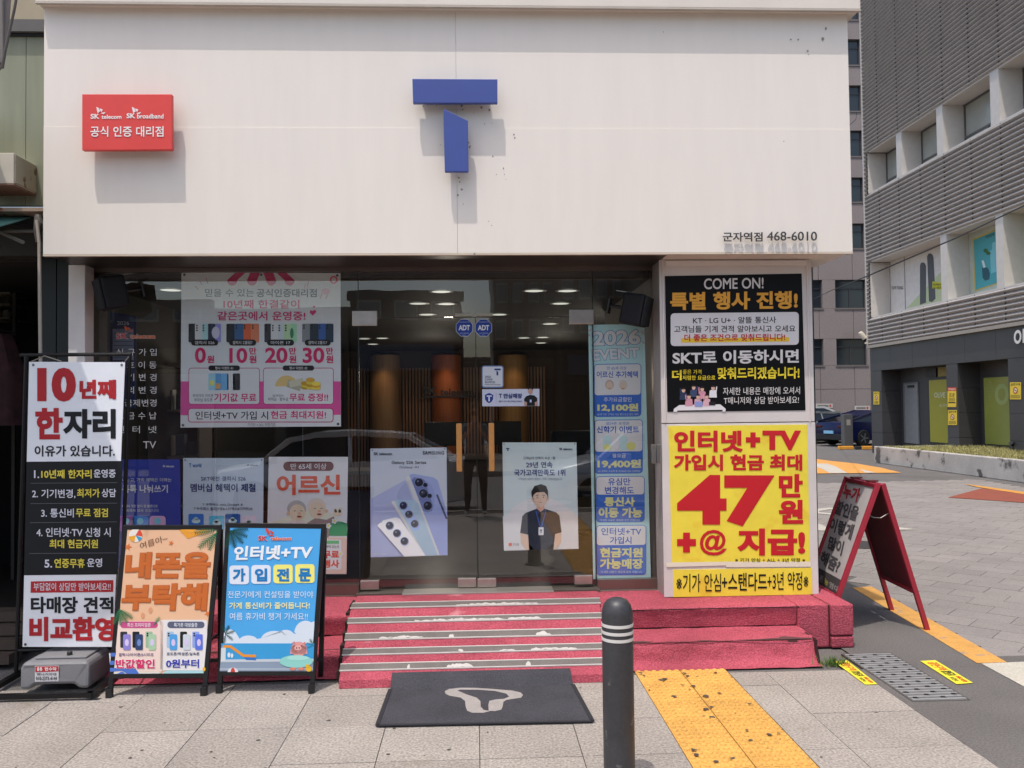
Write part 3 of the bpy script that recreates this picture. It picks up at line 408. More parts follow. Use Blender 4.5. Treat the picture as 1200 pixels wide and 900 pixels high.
51088:(920,[[23045,23025,44725,44690,42555,37272,29193,19724,24604,34775,43206,49194,54759,62781,72560,77480,68049,60376,55158,53440,53475,74475,74495],[85723,85452,94202,94343,109743,109764,94364,94473]]),
51109:(920,[[64552,51599,41789,35473,33352,35431,41715,51506,64452,77406,87215,93531,95652,93573,87289,77499],[64532,76779,84468,87252,84436,76726,64472,52576,44536,41752,44568,52629],[23403,23383,44733,44722,42944,38019,30648,20834,25014,35530,43602,49231,54456,62136,72272,76142,66705,59724,54846,53472,53483,74483,74503],[86423,86260,95010,95083,109083,109104,95104,95173]]),
51200:(920,[[70224,70204,90504,90351,99101,99373,90623,90524],[24095,24075,45425,45394,43257,37973,29895,20425,25655,35827,43909,49897,55461,63481,73611,78881,69100,61427,55859,54144,54175,75525,75545]]),
51201:(920,[[35846,35826,90426,90352,99102,99196],[24455,24434,45434,45423,43645,38720,30999,21535,26065,36231,44304,49933,55157,62836,72621,77191,67755,60424,55898,54174,54184,75184,75205],[90623,90552,72002,71982,90532,90461,99211,99373]]),
51204:(920,[[90623,90548,71648,71628,90528,90424,99174,99373],[38642,38558,101908,101928,47328,47392],[24451,24431,45431,45417,43639,38714,30993,21529,26058,36224,44298,49926,55150,62829,72615,77185,67748,60418,55892,54167,54181,75181,75201]]),
51216:(920,[[37601,37505,99105,99201],[90781,90726,46276,46331],[90623,90555,72005,71985,90535,90464,99214,99373],[24456,24435,45435,45425,43647,38722,31001,21537,26067,36233,44306,49934,55158,62837,72623,77193,67757,60426,55900,54175,54185,75185,75206]]),
51221:(920,[[68053,54750,44940,38624,36502,38581,44865,54655,67952,81255,91065,97381,99502,97424,91140,81350],[68034,80280,88319,91102,88286,80225,67971,55725,47686,44902,47719,55780],[90623,90553,72003,71982,90532,90461,99211,99373],[24453,24433,45433,45424,43645,38720,31348,21534,26064,36230,44303,49933,55507,63186,72621,77191,67755,60425,55898,54174,54183,75183,75203]]),
51228:(920,[[93423,93152,101552,101823],[74517,74426,58676,58655,74405,74266,82666,82917],[22691,22671,40871,40846,39410,35175,28846,20075,25306,33727,40407,44991,49159,55432,63812,69081,60351,54079,50261,49246,49271,66071,66091]]),
51312:(920,[[59673,59607,21107,21086,107186,107207,68357,68423],[28299,28278,59778,59772,56591,48514,37644,25383,28863,43227,55502,64286,73003,85578,99564,103434,90845,79665,71641,68872,68878,100028,100049]]),
51313:(920,[[30590,30570,87620,87552,96302,96390],[29012,28992,58742,55571,48553,38040,26132,29262,43973,56242,63968,71992,84223,98912,102432,90190,80053,72721,69942,99342,99362],[59728,59687,21187,21167,107267,107287,68437,68478]]),
51339:(920,[[63822,51920,42813,37202,35436,37170,42759,51852,63750,76002,85109,90720,92486,90752,85163,76070],[63804,74652,81296,83736,81276,74619,63767,53269,46626,44186,46646,53302],[21211,21190,107290,107311,68461,68492,59742,59711],[29015,28995,58395,55226,47861,37700,25795,28576,43635,56251,64326,72001,84585,99626,102445,90550,80411,73076,69945,99345,99365],[59680,59655,29205,29185,98835,98855,68405,68430]]),
51452:(920,[[29356,29336,59436,56609,48887,38371,26111,29591,43954,55875,63954,72325,84554,98541,102061,89821,79337,72009,68886,98986,99006],[21169,21148,59648,59552,67952,68048,106898,106919]]),
51456:(920,[[29010,28990,58740,55916,48896,38381,26473,29603,44314,56235,63963,71985,83864,98553,101723,89831,79696,72366,69940,99340,99360],[21184,21163,60363,60308,69058,69113,107263,107284],[31985,31908,97358,97378,40678,40735]]),
51460:(920,[[31555,98755,98774,40324,40351,96001,96063,68413,68440,106940,106960,21210,21190,59690,59663,31663,31644,87294,87269,31619],[29014,28994,59094,55575,48209,38048,25792,28573,43632,55898,63972,72348,84582,99623,102442,90548,80059,72725,69244,99344,99364]]),
51468:(920,[[87974,87926,39976,40024],[21198,21178,59678,59644,31644,31555,96305,96394,68394,68428,106928,106948],[29012,28992,58742,55571,48204,38041,26134,28914,43974,56243,63969,71993,84224,99264,102434,90191,80054,72721,69942,99342,99362]]),
51473:(920,[[63828,76775,84815,87600,84785,76725,63771,51175,43135,40350,43165,51225],[21196,21176,59676,59647,47743,38983,33369,31250,33680,39965,50105,63752,77405,87565,94230,96350,94619,89033,80293,68397,68426,106926,106946],[29011,28990,58740,55569,48202,38039,26132,28912,43973,56241,63968,71991,84223,99262,102432,90189,80052,72719,69940,99340,99361]]),
51592:(920,[[21108,21088,107188,107208],[28296,28276,59776,59764,56583,48506,37636,25375,28855,43219,55494,64278,72995,85570,99556,103426,90837,79657,71633,68864,68876,100026,100046]]),
51613:(920,[[21194,21174,106924,106944],[63850,50197,40037,33722,31251,33680,39965,50105,63752,77405,87565,94230,96351,94272,87637,77497],[63831,76777,84817,87601,84785,76725,63772,51175,43135,40351,43167,51227],[29009,28989,58739,55568,48200,38037,26130,28910,43970,56239,63966,71989,84220,99260,102430,90187,80050,72718,69939,99339,99359]]),
51648:(920,[[90273,90002,98752,99023],[24445,24425,46475,46440,44305,38671,30943,21124,26004,36525,44956,50943,56858,65230,75360,80280,70498,62475,57256,55190,55225,77275,77295]]),
51652:(920,[[90273,90074,98824,99023],[24801,24780,46480,46466,44688,39762,32392,22577,27108,37273,45696,51324,56548,64927,74713,79283,69496,62165,57289,55566,55580,76930,76951],[37943,37858,101908,101928,46628,46693]]),
51704:(920,[[76617,76365,84415,84542,94692,94552,102952,103223,94823,94712,84562,84667],[48590,48570,54520,54492,53762,51978,47046,42179,40464,40170,45770,45790,22690,22670,32470,32442,31714,29935,26056,19384,24267,29533,33404,35877,38303,41782,47014,52281,56152,58276,61053,64883,70117,75034,68406,64234,62514,61842,61870,71320,71340]]),
52264:(920,[[44418,44376,23026,23006,44356,44335,42551,37619,29892,20073,24954,35124,43203,48838,54055,61378,71159,76078,66647,59323,54453,52735,52756,74106,74126,53126,53168],[85723,85452,94202,94341,109741,109762,94362,94473]]),
52313:(920,[[70149,56846,46686,40371,38251,40330,46615,56755,70052,83005,93165,99480,101601,99521,93236,83096],[70130,82376,90066,92851,90035,82325,70072,57475,49785,47001,49816,57526],[40918,40886,24086,24066,40866,38732,32054,21883,26065,34480,41150,45375,49553,56184,64220,68439,57958,51685,49266,66066,66086,49286,49318],[72768,72614,81014,81080,92980,92903,101303,101473,93073,93000,81100,81168]]),
52384:(920,[[45124,45096,24096,24076,45076,45070,43297,38377,30661,20850,24681,35193,43612,49236,55164,63547,74036,77905,68115,60430,55548,53470,53476,74476,74496,53846,53874],[90623,90556,71656,71636,90536,90481,99231,99373],[38205,102605,102624,46974,47003,99153,99218,37968,37948,90448,90422,38272]]),
52397:(920,[[68052,54748,44939,38623,36502,38581,44865,54656,67952,81256,91065,97381,99502,97423,91139,81348],[68032,80278,88318,91102,88286,80225,67972,55725,47686,44902,47718,55778],[45124,45090,24090,24070,45070,45065,43289,38365,30996,21532,25713,35878,43949,49576,55152,63183,73320,77540,67752,60069,55191,53465,53470,74470,74490,53840,53874],[90623,90546,71646,71625,90525,90459,99209,99373]]),
52572:(920,[[89923,89651,98401,98673],[22857,41408,62761,84469,83788,70483,57180,57230,48480,48429,21828],[48621,48588,26888,26867,48217,46442,41519,34152,24690,28521,39034,47105,52731,58306,66687,77173,81043,71604,63921,59043,57317,79017,79038,57338,57371]]),
52628:(920,[[21159,21138,59638,59551,68301,68388,106888,106909],[59823,59790,29690,29669,59769,56945,49574,39058,26450,29580,43941,55860,64286,72310,84191,98530,101700,89109,78624,71295,68519,98619,98640,68540,68573]]),
52636:(920,[[31555,98755,98774,40324,40349,95999,96059,68409,68434,106934,106953,21203,21184,59684,59659,31659,31640,87290,87267,31617],[30049,30030,59080,55912,48548,38389,25784,28215,43272,55886,63958,72336,84922,99615,102434,89839,79698,72362,68880,98280,98299,68549,68575,59825,59799]]),
52656:(920,[[47573,47543,26893,26873,47173,44346,36274,24710,28191,38352,46419,52041,57271,64955,74745,78614,67077,59047,56273,76573,76593,55943,55973],[21852,47054,46960,55360,55455,69458,83814,83132,50925,20823],[68733,68713,90413,90352,99102,99373,90623,90433]]),
52824:(920,[[90273,90002,98752,99023],[47568,47526,25476,25456,47506,47485,45700,40418,32692,22873,27754,37924,46353,51988,57905,65928,76059,80978,71196,63171,57952,56235,56256,77956,77976,56276,56318]]),
52897:(920,[[39011,38905,101205,101311,92561,92529,47729,47761],[47710,92510,92475,47675],[26556,26536,54536,53821,52408,21952,23331,49239,42917,33798,22233,26415,42890,54472,61161,63306],[72418,72274,80324,80386,92986,92922,101322,101473,93073,93007,80407,80468]]),
52968:(920,[[90623,90537,69887,69866,90516,90422,99172,99373],[27951,27931,61181,58699,23344,24724,55531,48157,37636,23619,27099,46725,60060,67802,70301],[39691,39608,101908,101928,48378,48441]]),
52980:(920,[[37952,37855,99105,99202],[90782,90726,46626,46682],[90623,90551,69901,69881,90531,90467,99217,99373],[27958,27937,60837,60122,58708,23353,24733,55189,47817,37297,23632,27112,46386,59719,67809,70308]]),
53011:(920,[[93423,93239,101639,101823],[26550,26530,54530,53814,52399,21943,23322,49580,43255,34134,21865,26047,39718,50244,57273,74423,74363,82763,82918,74518,74444,60444,62571,63300],[65605,65596,62770,55398,45232,32972,36453,50115,61684,69762,77784,89315,102953,106472,94232,84098,76770,73996,74005]]),
53412:(920,[[90623,90352,99102,99373],[28295,28275,63275,62200,60077,23320,25048,57257,49523,38292,22866,27746,49136,62484,69537,71695]]),
53440:(920,[[25499,25317,56119,77476,76446,56139,34087,34152,67402,67422,34172,34228,69578,69599],[85723,85452,94202,94343,109743,109764,94364,94473]]),
53441:(920,[[33045,33025,86225,86152,94902,94995],[25505,25373,56875,76131,75101,56895,34143,34180,67080,67100,34200,34234,68884,68905],[86423,86259,95009,95080,109080,109101,95101,95173]]),
53468:(920,[[25142,24969,50520,66626,65596,50891,33390,33450,60750,60770,33470,33522,62572,62592],[72767,72515,80915,81044,93644,93502,101902,102173,93773,93664,81064,81167]]),
53469:(920,[[37594,37574,92524,92452,101202,101294],[25503,25373,50574,66680,65650,50945,33793,33830,60780,60799,33849,33883,61883,61903],[72068,71910,79960,80032,92982,92908,101308,101473,93073,93002,80052,80118]]),
53472:(920,[[25499,25366,50567,66673,65643,50937,33786,33824,60774,60794,33844,33879,61879,61899],[72068,71877,79927,80023,92973,92869,101269,101473,93073,92993,80043,80118],[39344,39258,104008,104028,48028,48094]]),
53552:(920,[[71271,71250,90850,90701,99101,99373,90973,90871],[25848,25666,56118,76075,75045,56139,34087,34152,65302,65322,34172,34228,69578,69598]]),
53665:(920,[[30583,30562,86912,86852,95602,95683],[32516,32405,59705,59677,21177,21157,106907,106927,68427,68455,96805,96825,41175,41202,94052,94071,41221,41246,96546,96566]]),
53685:(920,[[63839,50186,40028,33714,31246,33677,39963,50105,63752,77755,87913,94227,96346,94264,87978,77836],[63820,76767,84809,87596,84782,76724,63771,50824,42782,39996,42809,50867],[32515,32406,59706,59679,21179,21159,106909,106929,68429,68456,96806,96825,41175,41202,94052,94071,41221,41246,96546,96565]]),
53944:(920,[[21107,21087,107187,107207],[32500,32357,97457,97477,41127,41169,94369,94389,41189,41229,96529,96550]]),
53945:(920,[[21180,21160,106910,106930],[30584,30563,86913,86852,95602,95684],[32516,32405,96805,96825,41175,41202,94052,94071,41221,41246,96546,96566]]),
54021:(920,[[90273,90105,98855,99023],[67701,54048,44238,37923,35802,37881,44165,53956,67602,80906,90715,97031,99502,97073,90788,80998],[67681,79928,87968,90752,87936,79875,67622,55025,46986,44202,47018,55078],[26903,26774,60025,80332,79652,60046,35544,35580,69180,69199,35599,35633,72033,72053]]),
54032:(920,[[22564,50215,79973,79292,65288,65377,74827,74848,24098,24077,33527,33435,21534],[41927,56977,56887,41835],[86423,86223,94973,95070,109070,109091,95091,95173],[35842,35758,99108,99128,44178,44242]]),
54056:(920,[[73117,72866,80916,81043,93643,93502,101902,102173,93773,93664,81064,81167],[21119,43870,68378,67696,57893,58019,66069,66089,22339,22319,30369,30240,20090],[38419,49969,49842,38290]]),
54057:(920,[[36545,36525,92525,92452,101202,101295],[73119,72960,81360,81431,92981,92908,101308,101473,93073,93002,81452,81519],[21873,44275,68782,68450,58647,58729,66779,66799,22699,22679,30379,30294,20844],[38779,50679,50596,38695]]),
54252:(920,[[28888,28868,59668,59606,21106,21085,107185,107206,68006,68068,98868,98888,84538,84627,99327,99347,28997,28977,43677,43588],[52427,75877,75788,52338]]),
54256:(920,[[21176,21156,106906,106926,68426,68459,98559,98579,84579,84640,98990,99011,29361,29340,43690,43629,29629,29609,59709,59676],[52440,75890,75829,52379],[32332,32258,97358,97378,40678,40732]]),
54260:(920,[[21200,21180,106930,106950,68450,68476,98576,98595,84595,84647,98997,99016,29366,29347,43697,43645,29645,29626,59726,59700],[52447,75897,75845,52395],[31555,98755,98774,40324,40350,96000,96059,31659,31640,87290,87268,31618]]),
54532:(920,[[21107,21086,107186,107207],[28881,28861,98861,98881,84531,84625,99325,99346,28996,28975,43675,43581],[52425,75875,75781,52331]]),
54540:(920,[[21202,21182,106932,106952],[29644,29625,98575,98594,84594,84646,98996,99015,29365,29346,43696,43644],[52446,75896,75844,52394],[31555,98755,98774,40324,40349,95999,96058,31658,31640,87290,87267,31617]]),
54588:(920,[[90623,90352,99102,99373],[21819,51220,82729,82048,66643,66774,77274,77294,23744,23724,34224,34090,21140],[42624,58374,58242,42490]]),
54616:(920,[[49237,39782,32420,27500,26075,27449,32330,39667,49112,58217,65580,70499,72275,70550,65670,58332],[49216,56911,62146,63875,62103,56838,49133,41438,36203,34125,36246,41511],[85723,85452,94202,94341,109741,109762,94362,94473],[44770,44730,20930,20909,76559,76580,53480,53520]]),
54617:(920,[[49610,40157,33147,28231,26811,28191,33076,40066,49512,58616,65976,70541,72311,70581,66047,58707],[49591,56937,62177,63911,62146,56885,49532,41835,36946,35211,36977,41887],[33039,33018,86218,86152,94902,94989],[45124,45094,21644,21624,77624,77644,53844,53874],[86423,86253,95003,95077,109077,109098,95098,95173]]),
54620:(920,[[49605,40151,33141,28225,26804,28184,33068,40057,49504,58607,65968,70534,72304,70575,66041,58701],[49586,56932,62171,63904,62138,56877,49523,41827,36938,35204,36971,41882],[86423,86219,94969,95063,109063,109084,95084,95173],[45123,45090,21640,21620,77620,77640,53840,53873],[35836,35758,99108,99128,44178,44236]]),
54624:(920,[[49617,40164,32805,28241,26823,28204,32740,40081,49528,58631,65990,70554,72323,70591,66055,58714],[49599,56945,62186,63923,62159,56900,49547,41850,36959,35223,36986,41895],[86424,86274,95024,95088,109088,109109,95109,95174],[34705,98055,98074,43124,43150,94950,95010,34460,34442,86242,86218,34768],[45126,45099,21649,21629,77629,77649,53849,53876]]),
54644:(920,[[44688,36634,29971,25751,24326,25701,29882,36519,44564,52619,59282,63501,64926,63551,59371,52734],[44667,51312,55498,57226,55455,51241,44586,37941,33755,32026,33798,38012],[40565,40527,20927,20906,68156,68177,48927,48965],[73117,72865,80915,81038,93288,93152,101552,101823,93423,93309,81059,81167]]),
54665:(920,[[45057,36653,30344,26129,24710,26091,30277,36567,44964,53017,59327,63541,64960,63579,59394,53104],[45038,51335,55525,57260,55496,51286,44982,38336,34146,32410,34175,38385],[70147,56494,46684,40369,38249,40329,46614,56405,70052,83355,93164,99479,101599,99519,93234,83444],[70128,82374,90065,92849,90034,82325,70071,57475,49434,46999,49465,57524],[72768,72611,80661,80729,92979,92902,101302,101473,93073,92999,80749,80818],[40571,40541,20941,20921,68871,68891,49291,49321]]),
54788:(920,[[48205,39451,32791,28224,26803,28182,32716,39355,48101,56855,63516,68082,69853,68124,63591,56951],[48185,55181,59720,61453,59686,55125,48121,41125,36586,34853,36620,41181],[74394,74374,90474,90416,99166,99373,90623,90551,74451,74430,90530,90494],[44073,44040,21290,21270,74470,74490,52790,52823],[38284,38208,101558,101578,46978,47034]]),
54801:(920,[[48212,39459,32799,28234,26814,28194,32728,39368,48115,56868,63528,68094,69864,68134,63599,56959],[48193,55190,60079,61814,60048,55137,48134,41137,36598,34864,36629,41190],[37951,37855,99105,99201,90801,90773,46323,46351],[46304,90754,90725,46275],[90623,90560,74460,74439,90539,90507,74407,74387,90487,90463,99213,99373],[44076,44046,21296,21276,74476,74496,52796,52826]]),
54812:(920,[[93773,93502,101902,102173],[44317,50611,54797,56525,54754,50539,44234,37939,33404,32025,33447,38011],[44338,36283,29971,25751,24325,25700,29880,36167,44212,51917,58230,62449,76099,76015,84065,84317,76267,76181,62881,62861,76161,76119,63869,64225,62501,58671,52383],[40216,40177,20927,20906,67806,67827,48927,48966]]),
54840:(920,[[63925,75821,83510,86293,83476,75765,63861,51965,44276,41843,44310,52021],[59819,59783,25483,25463,102813,102833,68533,68569],[63945,50991,41181,35215,33093,34823,40057,48447,59642,59604,21104,21083,107183,107204,68354,68392,79597,88007,93273,95043,92965,86681,76891]]),
54872:(920,[[50299,57646,62538,64275,62512,57604,50251,42904,38012,36625,38038,42946],[86073,85861,94611,94708,108708,108728,94728,94823],[34775,34708,98058,98078,43478,43525],[50316,41214,34205,29642,28225,30304,36590,46034,46013,20812,21842,40043,60346,81004,80322,67717,54764,54784,64241,70205,72325,70942,66405,59414],[46174,46147,23047,23028,77628,77647,54897,54924]]),
54924:(920,[[89923,89652,98402,98673],[52385,60081,65320,67054,65288,60027,52323,44977,39738,38004,39770,45031],[52404,43301,35941,31375,29954,32030,38313,48105,48075,21824,22853,41754,63107,84464,83783,56826,56855,66663,72980,75454,73725,69191,61851],[48273,48240,23740,23720,81470,81490,56990,57023]]),
54952:(920,[[63926,75822,83511,86294,83477,75767,63863,51967,44277,41844,44311,52022],[63945,50992,41182,35216,33094,34127,37964,43903,43853,21103,21083,107183,107203,84103,84153,90114,93977,95044,92966,86682,76892],[52253,52296,63843,75746,75703],[59819,59783,25483,25462,102812,102833,68533,68569]]),
55092:(920,[[63957,51004,41546,35232,33113,35194,41479,50921,63868,76821,86629,92944,95063,92982,86696,76904],[63939,75835,83177,85963,83149,75790,63887,52340,44649,42213,44677,52385],[21149,21129,43529,43451,52201,52279,76079,76001,84751,84829,107229,107249],[59825,59793,25843,25823,102123,102143,68543,68575]]),
55137:(920,[[31993,31905,95955,96043,87293,87269,40719,40743],[40701,87251,87224,40674],[63971,51019,41562,35600,33483,35567,41505,50948,63896,77198,86655,92617,94733,92650,86712,77269],[63954,75851,82845,85633,82822,75815,63913,52365,45372,42933,45395,52401],[21179,21159,106909,106929],[59827,59801,25851,25832,102132,102151,68551,68577]]),
55192:(920,[[90273,90109,98859,99023],[37594,37505,98755,98844],[90424,90376,45926,45974],[51361,41907,34548,29982,28212,29942,34477,41817,51264,61067,68077,72992,74412,73032,68148,61157],[51342,59388,64278,66362,64247,59337,51283,43587,38347,36612,38378,43638],[47225,47194,22694,22674,80424,80444,55944,55975]]),
32:(278,[]),
}
# ------------------------------------------------------------------ flat print: sheets with shapes and lettering
TQ = []
class Sheet:
    """a flat board/paper in space; drawing coordinates are those of a zoomed survey of it (origin ox,oy, scale s)"""
    def __init__(s, p0, n, ox=0, oy=0, sc_=1.0):
        s.p0 = Vector(p0); s.n = Vector(n).normalized()
        if s.n.dot(Vector((0, 0, CAMZ))-s.p0) < 0: s.n = -s.n
        s.ox, s.oy, s.k = ox, oy, sc_; s.root = None
    def z(s, ox, oy, k): s.ox, s.oy, s.k = ox, oy, k; return s
    def P(s, x, y, lay=0):
        return onp(s.ox+x/s.k, s.oy+y/s.k, s.p0, s.n) + s.n*(lay*.0007)
    def board(s, name, pts, m, th=.004, parent=None, **k):
        q = [s.P(x, y) for x, y in pts]; b = MB().prism(q, s.n*-th)
        s.root = b.build(name, m, parent, **k); return s.root
    def polys(s, name, plist, h, lay=1, parent=None, m=None):
        b = MB()
        for pts in plist:
            q = [s.P(x, y, lay) for x, y in pts]; b.prism(q, s.n*.0005)
        return b.build(name, m or pr(h), parent or s.root)
    def rect(s, x0, y0, x1, y1, h, lay=1, r=0, name='panel', skew=0):
        return s.polys(name, [rrect(x0, y0, x1, y1, r, skew)], h, lay)
    def disc(s, cx, cy, rx, h, lay=1, ry=None, name='disc'):
        return s.polys(name, [ell(cx, cy, rx, ry or rx)], h, lay)
    def lines(s, name, segs, wd, h, lay=1):
        pl = []
        for x0, y0, x1, y1 in segs:
            d = Vector((x1-x0, y1-y0)).normalized()*wd/2; pl.append([(x0-d.y, y0+d.x), (x1-d.y, y1+d.x), (x1+d.y, y1-d.x), (x0+d.y, y0-d.x)])
        return s.polys(name, pl, h, lay)
    def text(s, st, x0, y0, x1, y1, h, bold=.02, lay=4, tilt=0, quad=None, out=None, m=None, name='lettering', parent=None, spacing=1.0):
        q = quad or [(x0, y0), (x1, y0+tilt), (x1, y1+tilt), (x0, y1)]
        if out: TQ.append((s, (s.ox, s.oy, s.k), parent or s.root, st, q, pr(out[0]), bold+out[1], lay-1, name, bold, spacing))
        TQ.append((s, (s.ox, s.oy, s.k), parent or s.root, st, q, m or pr(h), bold, lay, name, None, spacing))
def rrect(x0, y0, x1, y1, r, skew=0):
    if r <= 0: p = [(x0, y0), (x1, y0), (x1, y1), (x0, y1)]
    else:
        p = []
        for cx, cy, a0 in ((x1-r, y0+r, -90), (x1-r, y1-r, 0), (x0+r, y1-r, 90), (x0+r, y0+r, 180)):
            for k in range(5): a = R(a0+22.5*k); p.append((cx+r*math.cos(a), cy+r*math.sin(a)))
    return [(x, y+skew*(x-x0)/(x1-x0)) for x, y in p]
def ell(cx, cy, rx, ry, n=20, a0=0, a1=360): return [(cx+rx*math.cos(R(a0+(a1-a0)*k/n)), cy+ry*math.sin(R(a0+(a1-a0)*k/n))) for k in range(n if a1-a0 == 360 else n+1)]
def rotp(pts, cx, cy, a):
    c, s_ = math.cos(R(a)), math.sin(R(a)); return [(cx+(x-cx)*c-(y-cy)*s_, cy+(x-cx)*s_+(y-cy)*c) for x, y in pts]
def glyph(c):
    adv, cons = GLYPHS.get(ord(c), GLYPHS[45])
    return adv/1000, [[(v//350/300-.15, v % 350/300-.25) for v in q] for q in cons]
def flush_text():
    """lettering: filled outlines (thickened by a small bevel), laid flat on their sheet"""
    obs = []; boxes = []
    for e in TQ:
        c = bpy.data.curves.new('t', 'CURVE'); c.dimensions = '2D'; c.fill_mode = 'BOTH'; x = 0; xs = []; ys = []
        for ch in e[3]:
            if ch == ' ': x += .30*e[10]; continue
            adv, cons = glyph(ch)
            for q in cons:
                sp = c.splines.new('POLY'); sp.points.add(len(q)-1); sp.use_cyclic_u = True
                for i, (gx, gy) in enumerate(q): sp.points[i].co = (gx+x, gy, 0, 1); xs.append(gx+x); ys.append(gy)
            x += adv*e[10]
        b = max(0, e[6]*.76); b0 = max(0, (e[9] if e[9] is not None else e[6])*.76)
        c.bevel_depth = b; c.bevel_resolution = 0
        boxes.append((min(xs)-b0, max(xs)+b0, min(ys)-b0, max(ys)+b0))
        o = bpy.data.objects.new('t', c); COL.objects.link(o); obs.append(o)
    bpy.context.view_layer.update(); dg = bpy.context.evaluated_depsgraph_get()
    for e, o, (x0, x1, y0, y1) in zip(TQ, obs, boxes):
        s, (ox, oy, k), par, st, q, m, bold, lay, name, _, _sp = e; bold *= .62
        raised = name.startswith('raised')
        me = bpy.data.meshes.new_from_object(o.evaluated_get(dg)); pts = []; f = .0004/bold if bold > 0 else 0
        for v in me.vertices:
            a = (v.co.x-x0)/(x1-x0); b = (y1-v.co.y)/(y1-y0)
            X = (q[0][0]*(1-a)+q[1][0]*a)*(1-b)+(q[3][0]*(1-a)+q[2][0]*a)*b
            Y = (q[0][1]*(1-a)+q[1][1]*a)*(1-b)+(q[3][1]*(1-a)+q[2][1]*a)*b
            z = (lay*.0007 if v.co.z >= -1e-5 else lay*.0007-.007) if raised else lay*.0007+v.co.z*f
            pts.append(onp(ox+X/k, oy+Y/k, s.p0, s.n)+s.n*z)
        base = sum(pts, Vector((0, 0, 0)))/len(pts)
        for v, p in zip(me.vertices, pts): v.co = p-base
        me.materials.clear(); me.materials.append(m)
        for p in me.polygons: p.material_index = 0; p.use_smooth = False
        no = bpy.data.objects.new(name, me); COL.objects.link(no); put(no, base, par)
        cc = o.data; bpy.data.objects.remove(o); bpy.data.curves.remove(cc)
    TQ.clear()
# ------------------------------------------------------------------ depths
GY, FY, PY = 6.60, 6.0, 6.27       # glass, fascia front, poster pillar front
FL = .30                           # shop floor
BLK = mat('#1B1B1D', .45, var=.1, scale=20)
STEEL = mat('#9A958E', .32, metal=.9, var=.1, scale=10)
WHITEWALL = mat('#E9E0D6', .5, var=.014, scale=1.6, fine=.012, fscale=7, stretch=(2.2, 2.2, .35), bump=.12, bscale=3)
CREAM = mat('#DDD3C8', .55, var=.04, scale=3)
# =================================================================== GROUND
ASPH = mat('#66625F', .9, var=.12, scale=1.2, fine=.28, fscale=90, bump=.6, bscale=120)
ASPH2 = mat('#7C7876', .9, var=.10, scale=.8, fine=.22, fscale=80, bump=.5, bscale=120)
TILE = mat('#989088', .8, var=.10, scale=2.2, fine=.36, fscale=75, bump=.35, bscale=70, rand=.09, stain=('#7E7668', 1.6, .66))
PAVER = mat('#8A837E', .85, var=.10, scale=1.3, fine=.16, fscale=90, bump=.4, bscale=80, rand=.06)
YEL = mat('#CE9C4E', .75, var=.12, scale=5, fine=.16, fscale=70, rand=.07, stain=('#8A7448', 7, .66))
def slab(name, pts, z0, z1, m, parent=None, kind='structure', **k):
    o = MB().prism([(p[0], p[1], z0) for p in pts], (0, 0, z1-z0)).build(name, m, parent, **k)
    if kind and parent is None: o['kind'] = kind
    return o
slab('ground', [(-250, -250), (250, -250), (250, 250), (-250, 250)], -.6, -.16, ASPH2)
eX = (gp(1100, 852).x + gp(1040, 809).x)/2           # right edge of the granite pavement
KERBY = -1.1
# asphalt of the alley and car park, level with the pavement
slab('alley_asphalt', [(eX, KERBY), (60, KERBY), (60, 60), (-20, 60), (-20, 5.45), (eX, 5.45)], -.15, -.012, ASPH)
slab('pavement_bed', [(-30, KERBY), (eX, KERBY), (eX, 5.449), (-30, 5.449)], -.15, -.010, mat('#4A4642', .9))
# granite pavement tiles
tacL = gp(812, 900).x; tacR = gp(961, 900).x
pave = empty('pavement', (0, 3, 0), kind='structure')
PX, PYY = .505, .487; x0 = gp(562, 866).x; yb = gp(980, 801).y
def tilemesh(wx, wy, name, m):
    b = MB().box(-wx/2, -wy/2, -.012, wx/2, wy/2, -.0); return b
tm = None
rows = [yb - PYY*k for k in range(-1, 13)]
def add_tile(xa, xb, ya, yb_, first={}):
    g = .0022
    key = (round(xb-xa, 3), round(yb_-ya, 3))
    if key not in first:
        me = MB().box(-(xb-xa)/2+g, -(yb_-ya)/2+g, -.012, (xb-xa)/2-g, (yb_-ya)/2-g, 0); o = me.build('paving_tile', TILE, pave, recentre=False); first[key] = o.data
    else:
        o = bpy.data.objects.new('paving_tile', first[key]); COL.objects.link(o)
    put(o, Vector(((xa+xb)/2, (ya+yb_)/2, random.uniform(-.0012, .0012))), pave)
for k in range(-1, 12):
    ya, yt = yb-PYY*(k+1), min(yb-PYY*k, 5.449)
    xs = [x0+PX*i for i in range(-11, 14)]
    prev = None
    cells = []
    for i in range(-11, 12):
        a, b = x0+PX*i, x0+PX*(i+1)
        if b <= tacL: cells.append((a, b))
        elif a < tacL: cells.append((a, tacL))
    a = tacR
    for b in (gp(980, 862.9).x, eX):
        cells.append((a, b)); a = b
    for a, b in cells:
        if b-a > .04: add_tile(a, b, ya, yt)
tact = None
def dome_tile():
    b = MB(); s = .3; b.box(-s/2+.003, -s/2+.003, -.012, s/2-.003, s/2-.003, 0)
    for i in range(6):
        for j in range(6):
            x, y = -s/2+.025+i*.05, -s/2+.025+j*.05
            b.lathe([(.0185, 0), (.0155, .0062), (.008, .0085)], (x, y, 0), 8)
    return b
wT = (tacR-tacL)/2; dt = None
for k in range(21):
    for j in range(2):
        if dt is None:
            dt = dome_tile(); o = dt.build('tactile_tile', YEL, pave, recentre=False); dt = o.data
        else: o = bpy.data.objects.new('tactile_tile', dt); COL.objects.link(o)
        put(o, Vector((tacL+wT*(j+.5), 5.53-.3*(k+.5), 0.0)), pave); o.scale = (wT/.3, 1, 1)
gums = MB(); rg_ = random.Random(11)
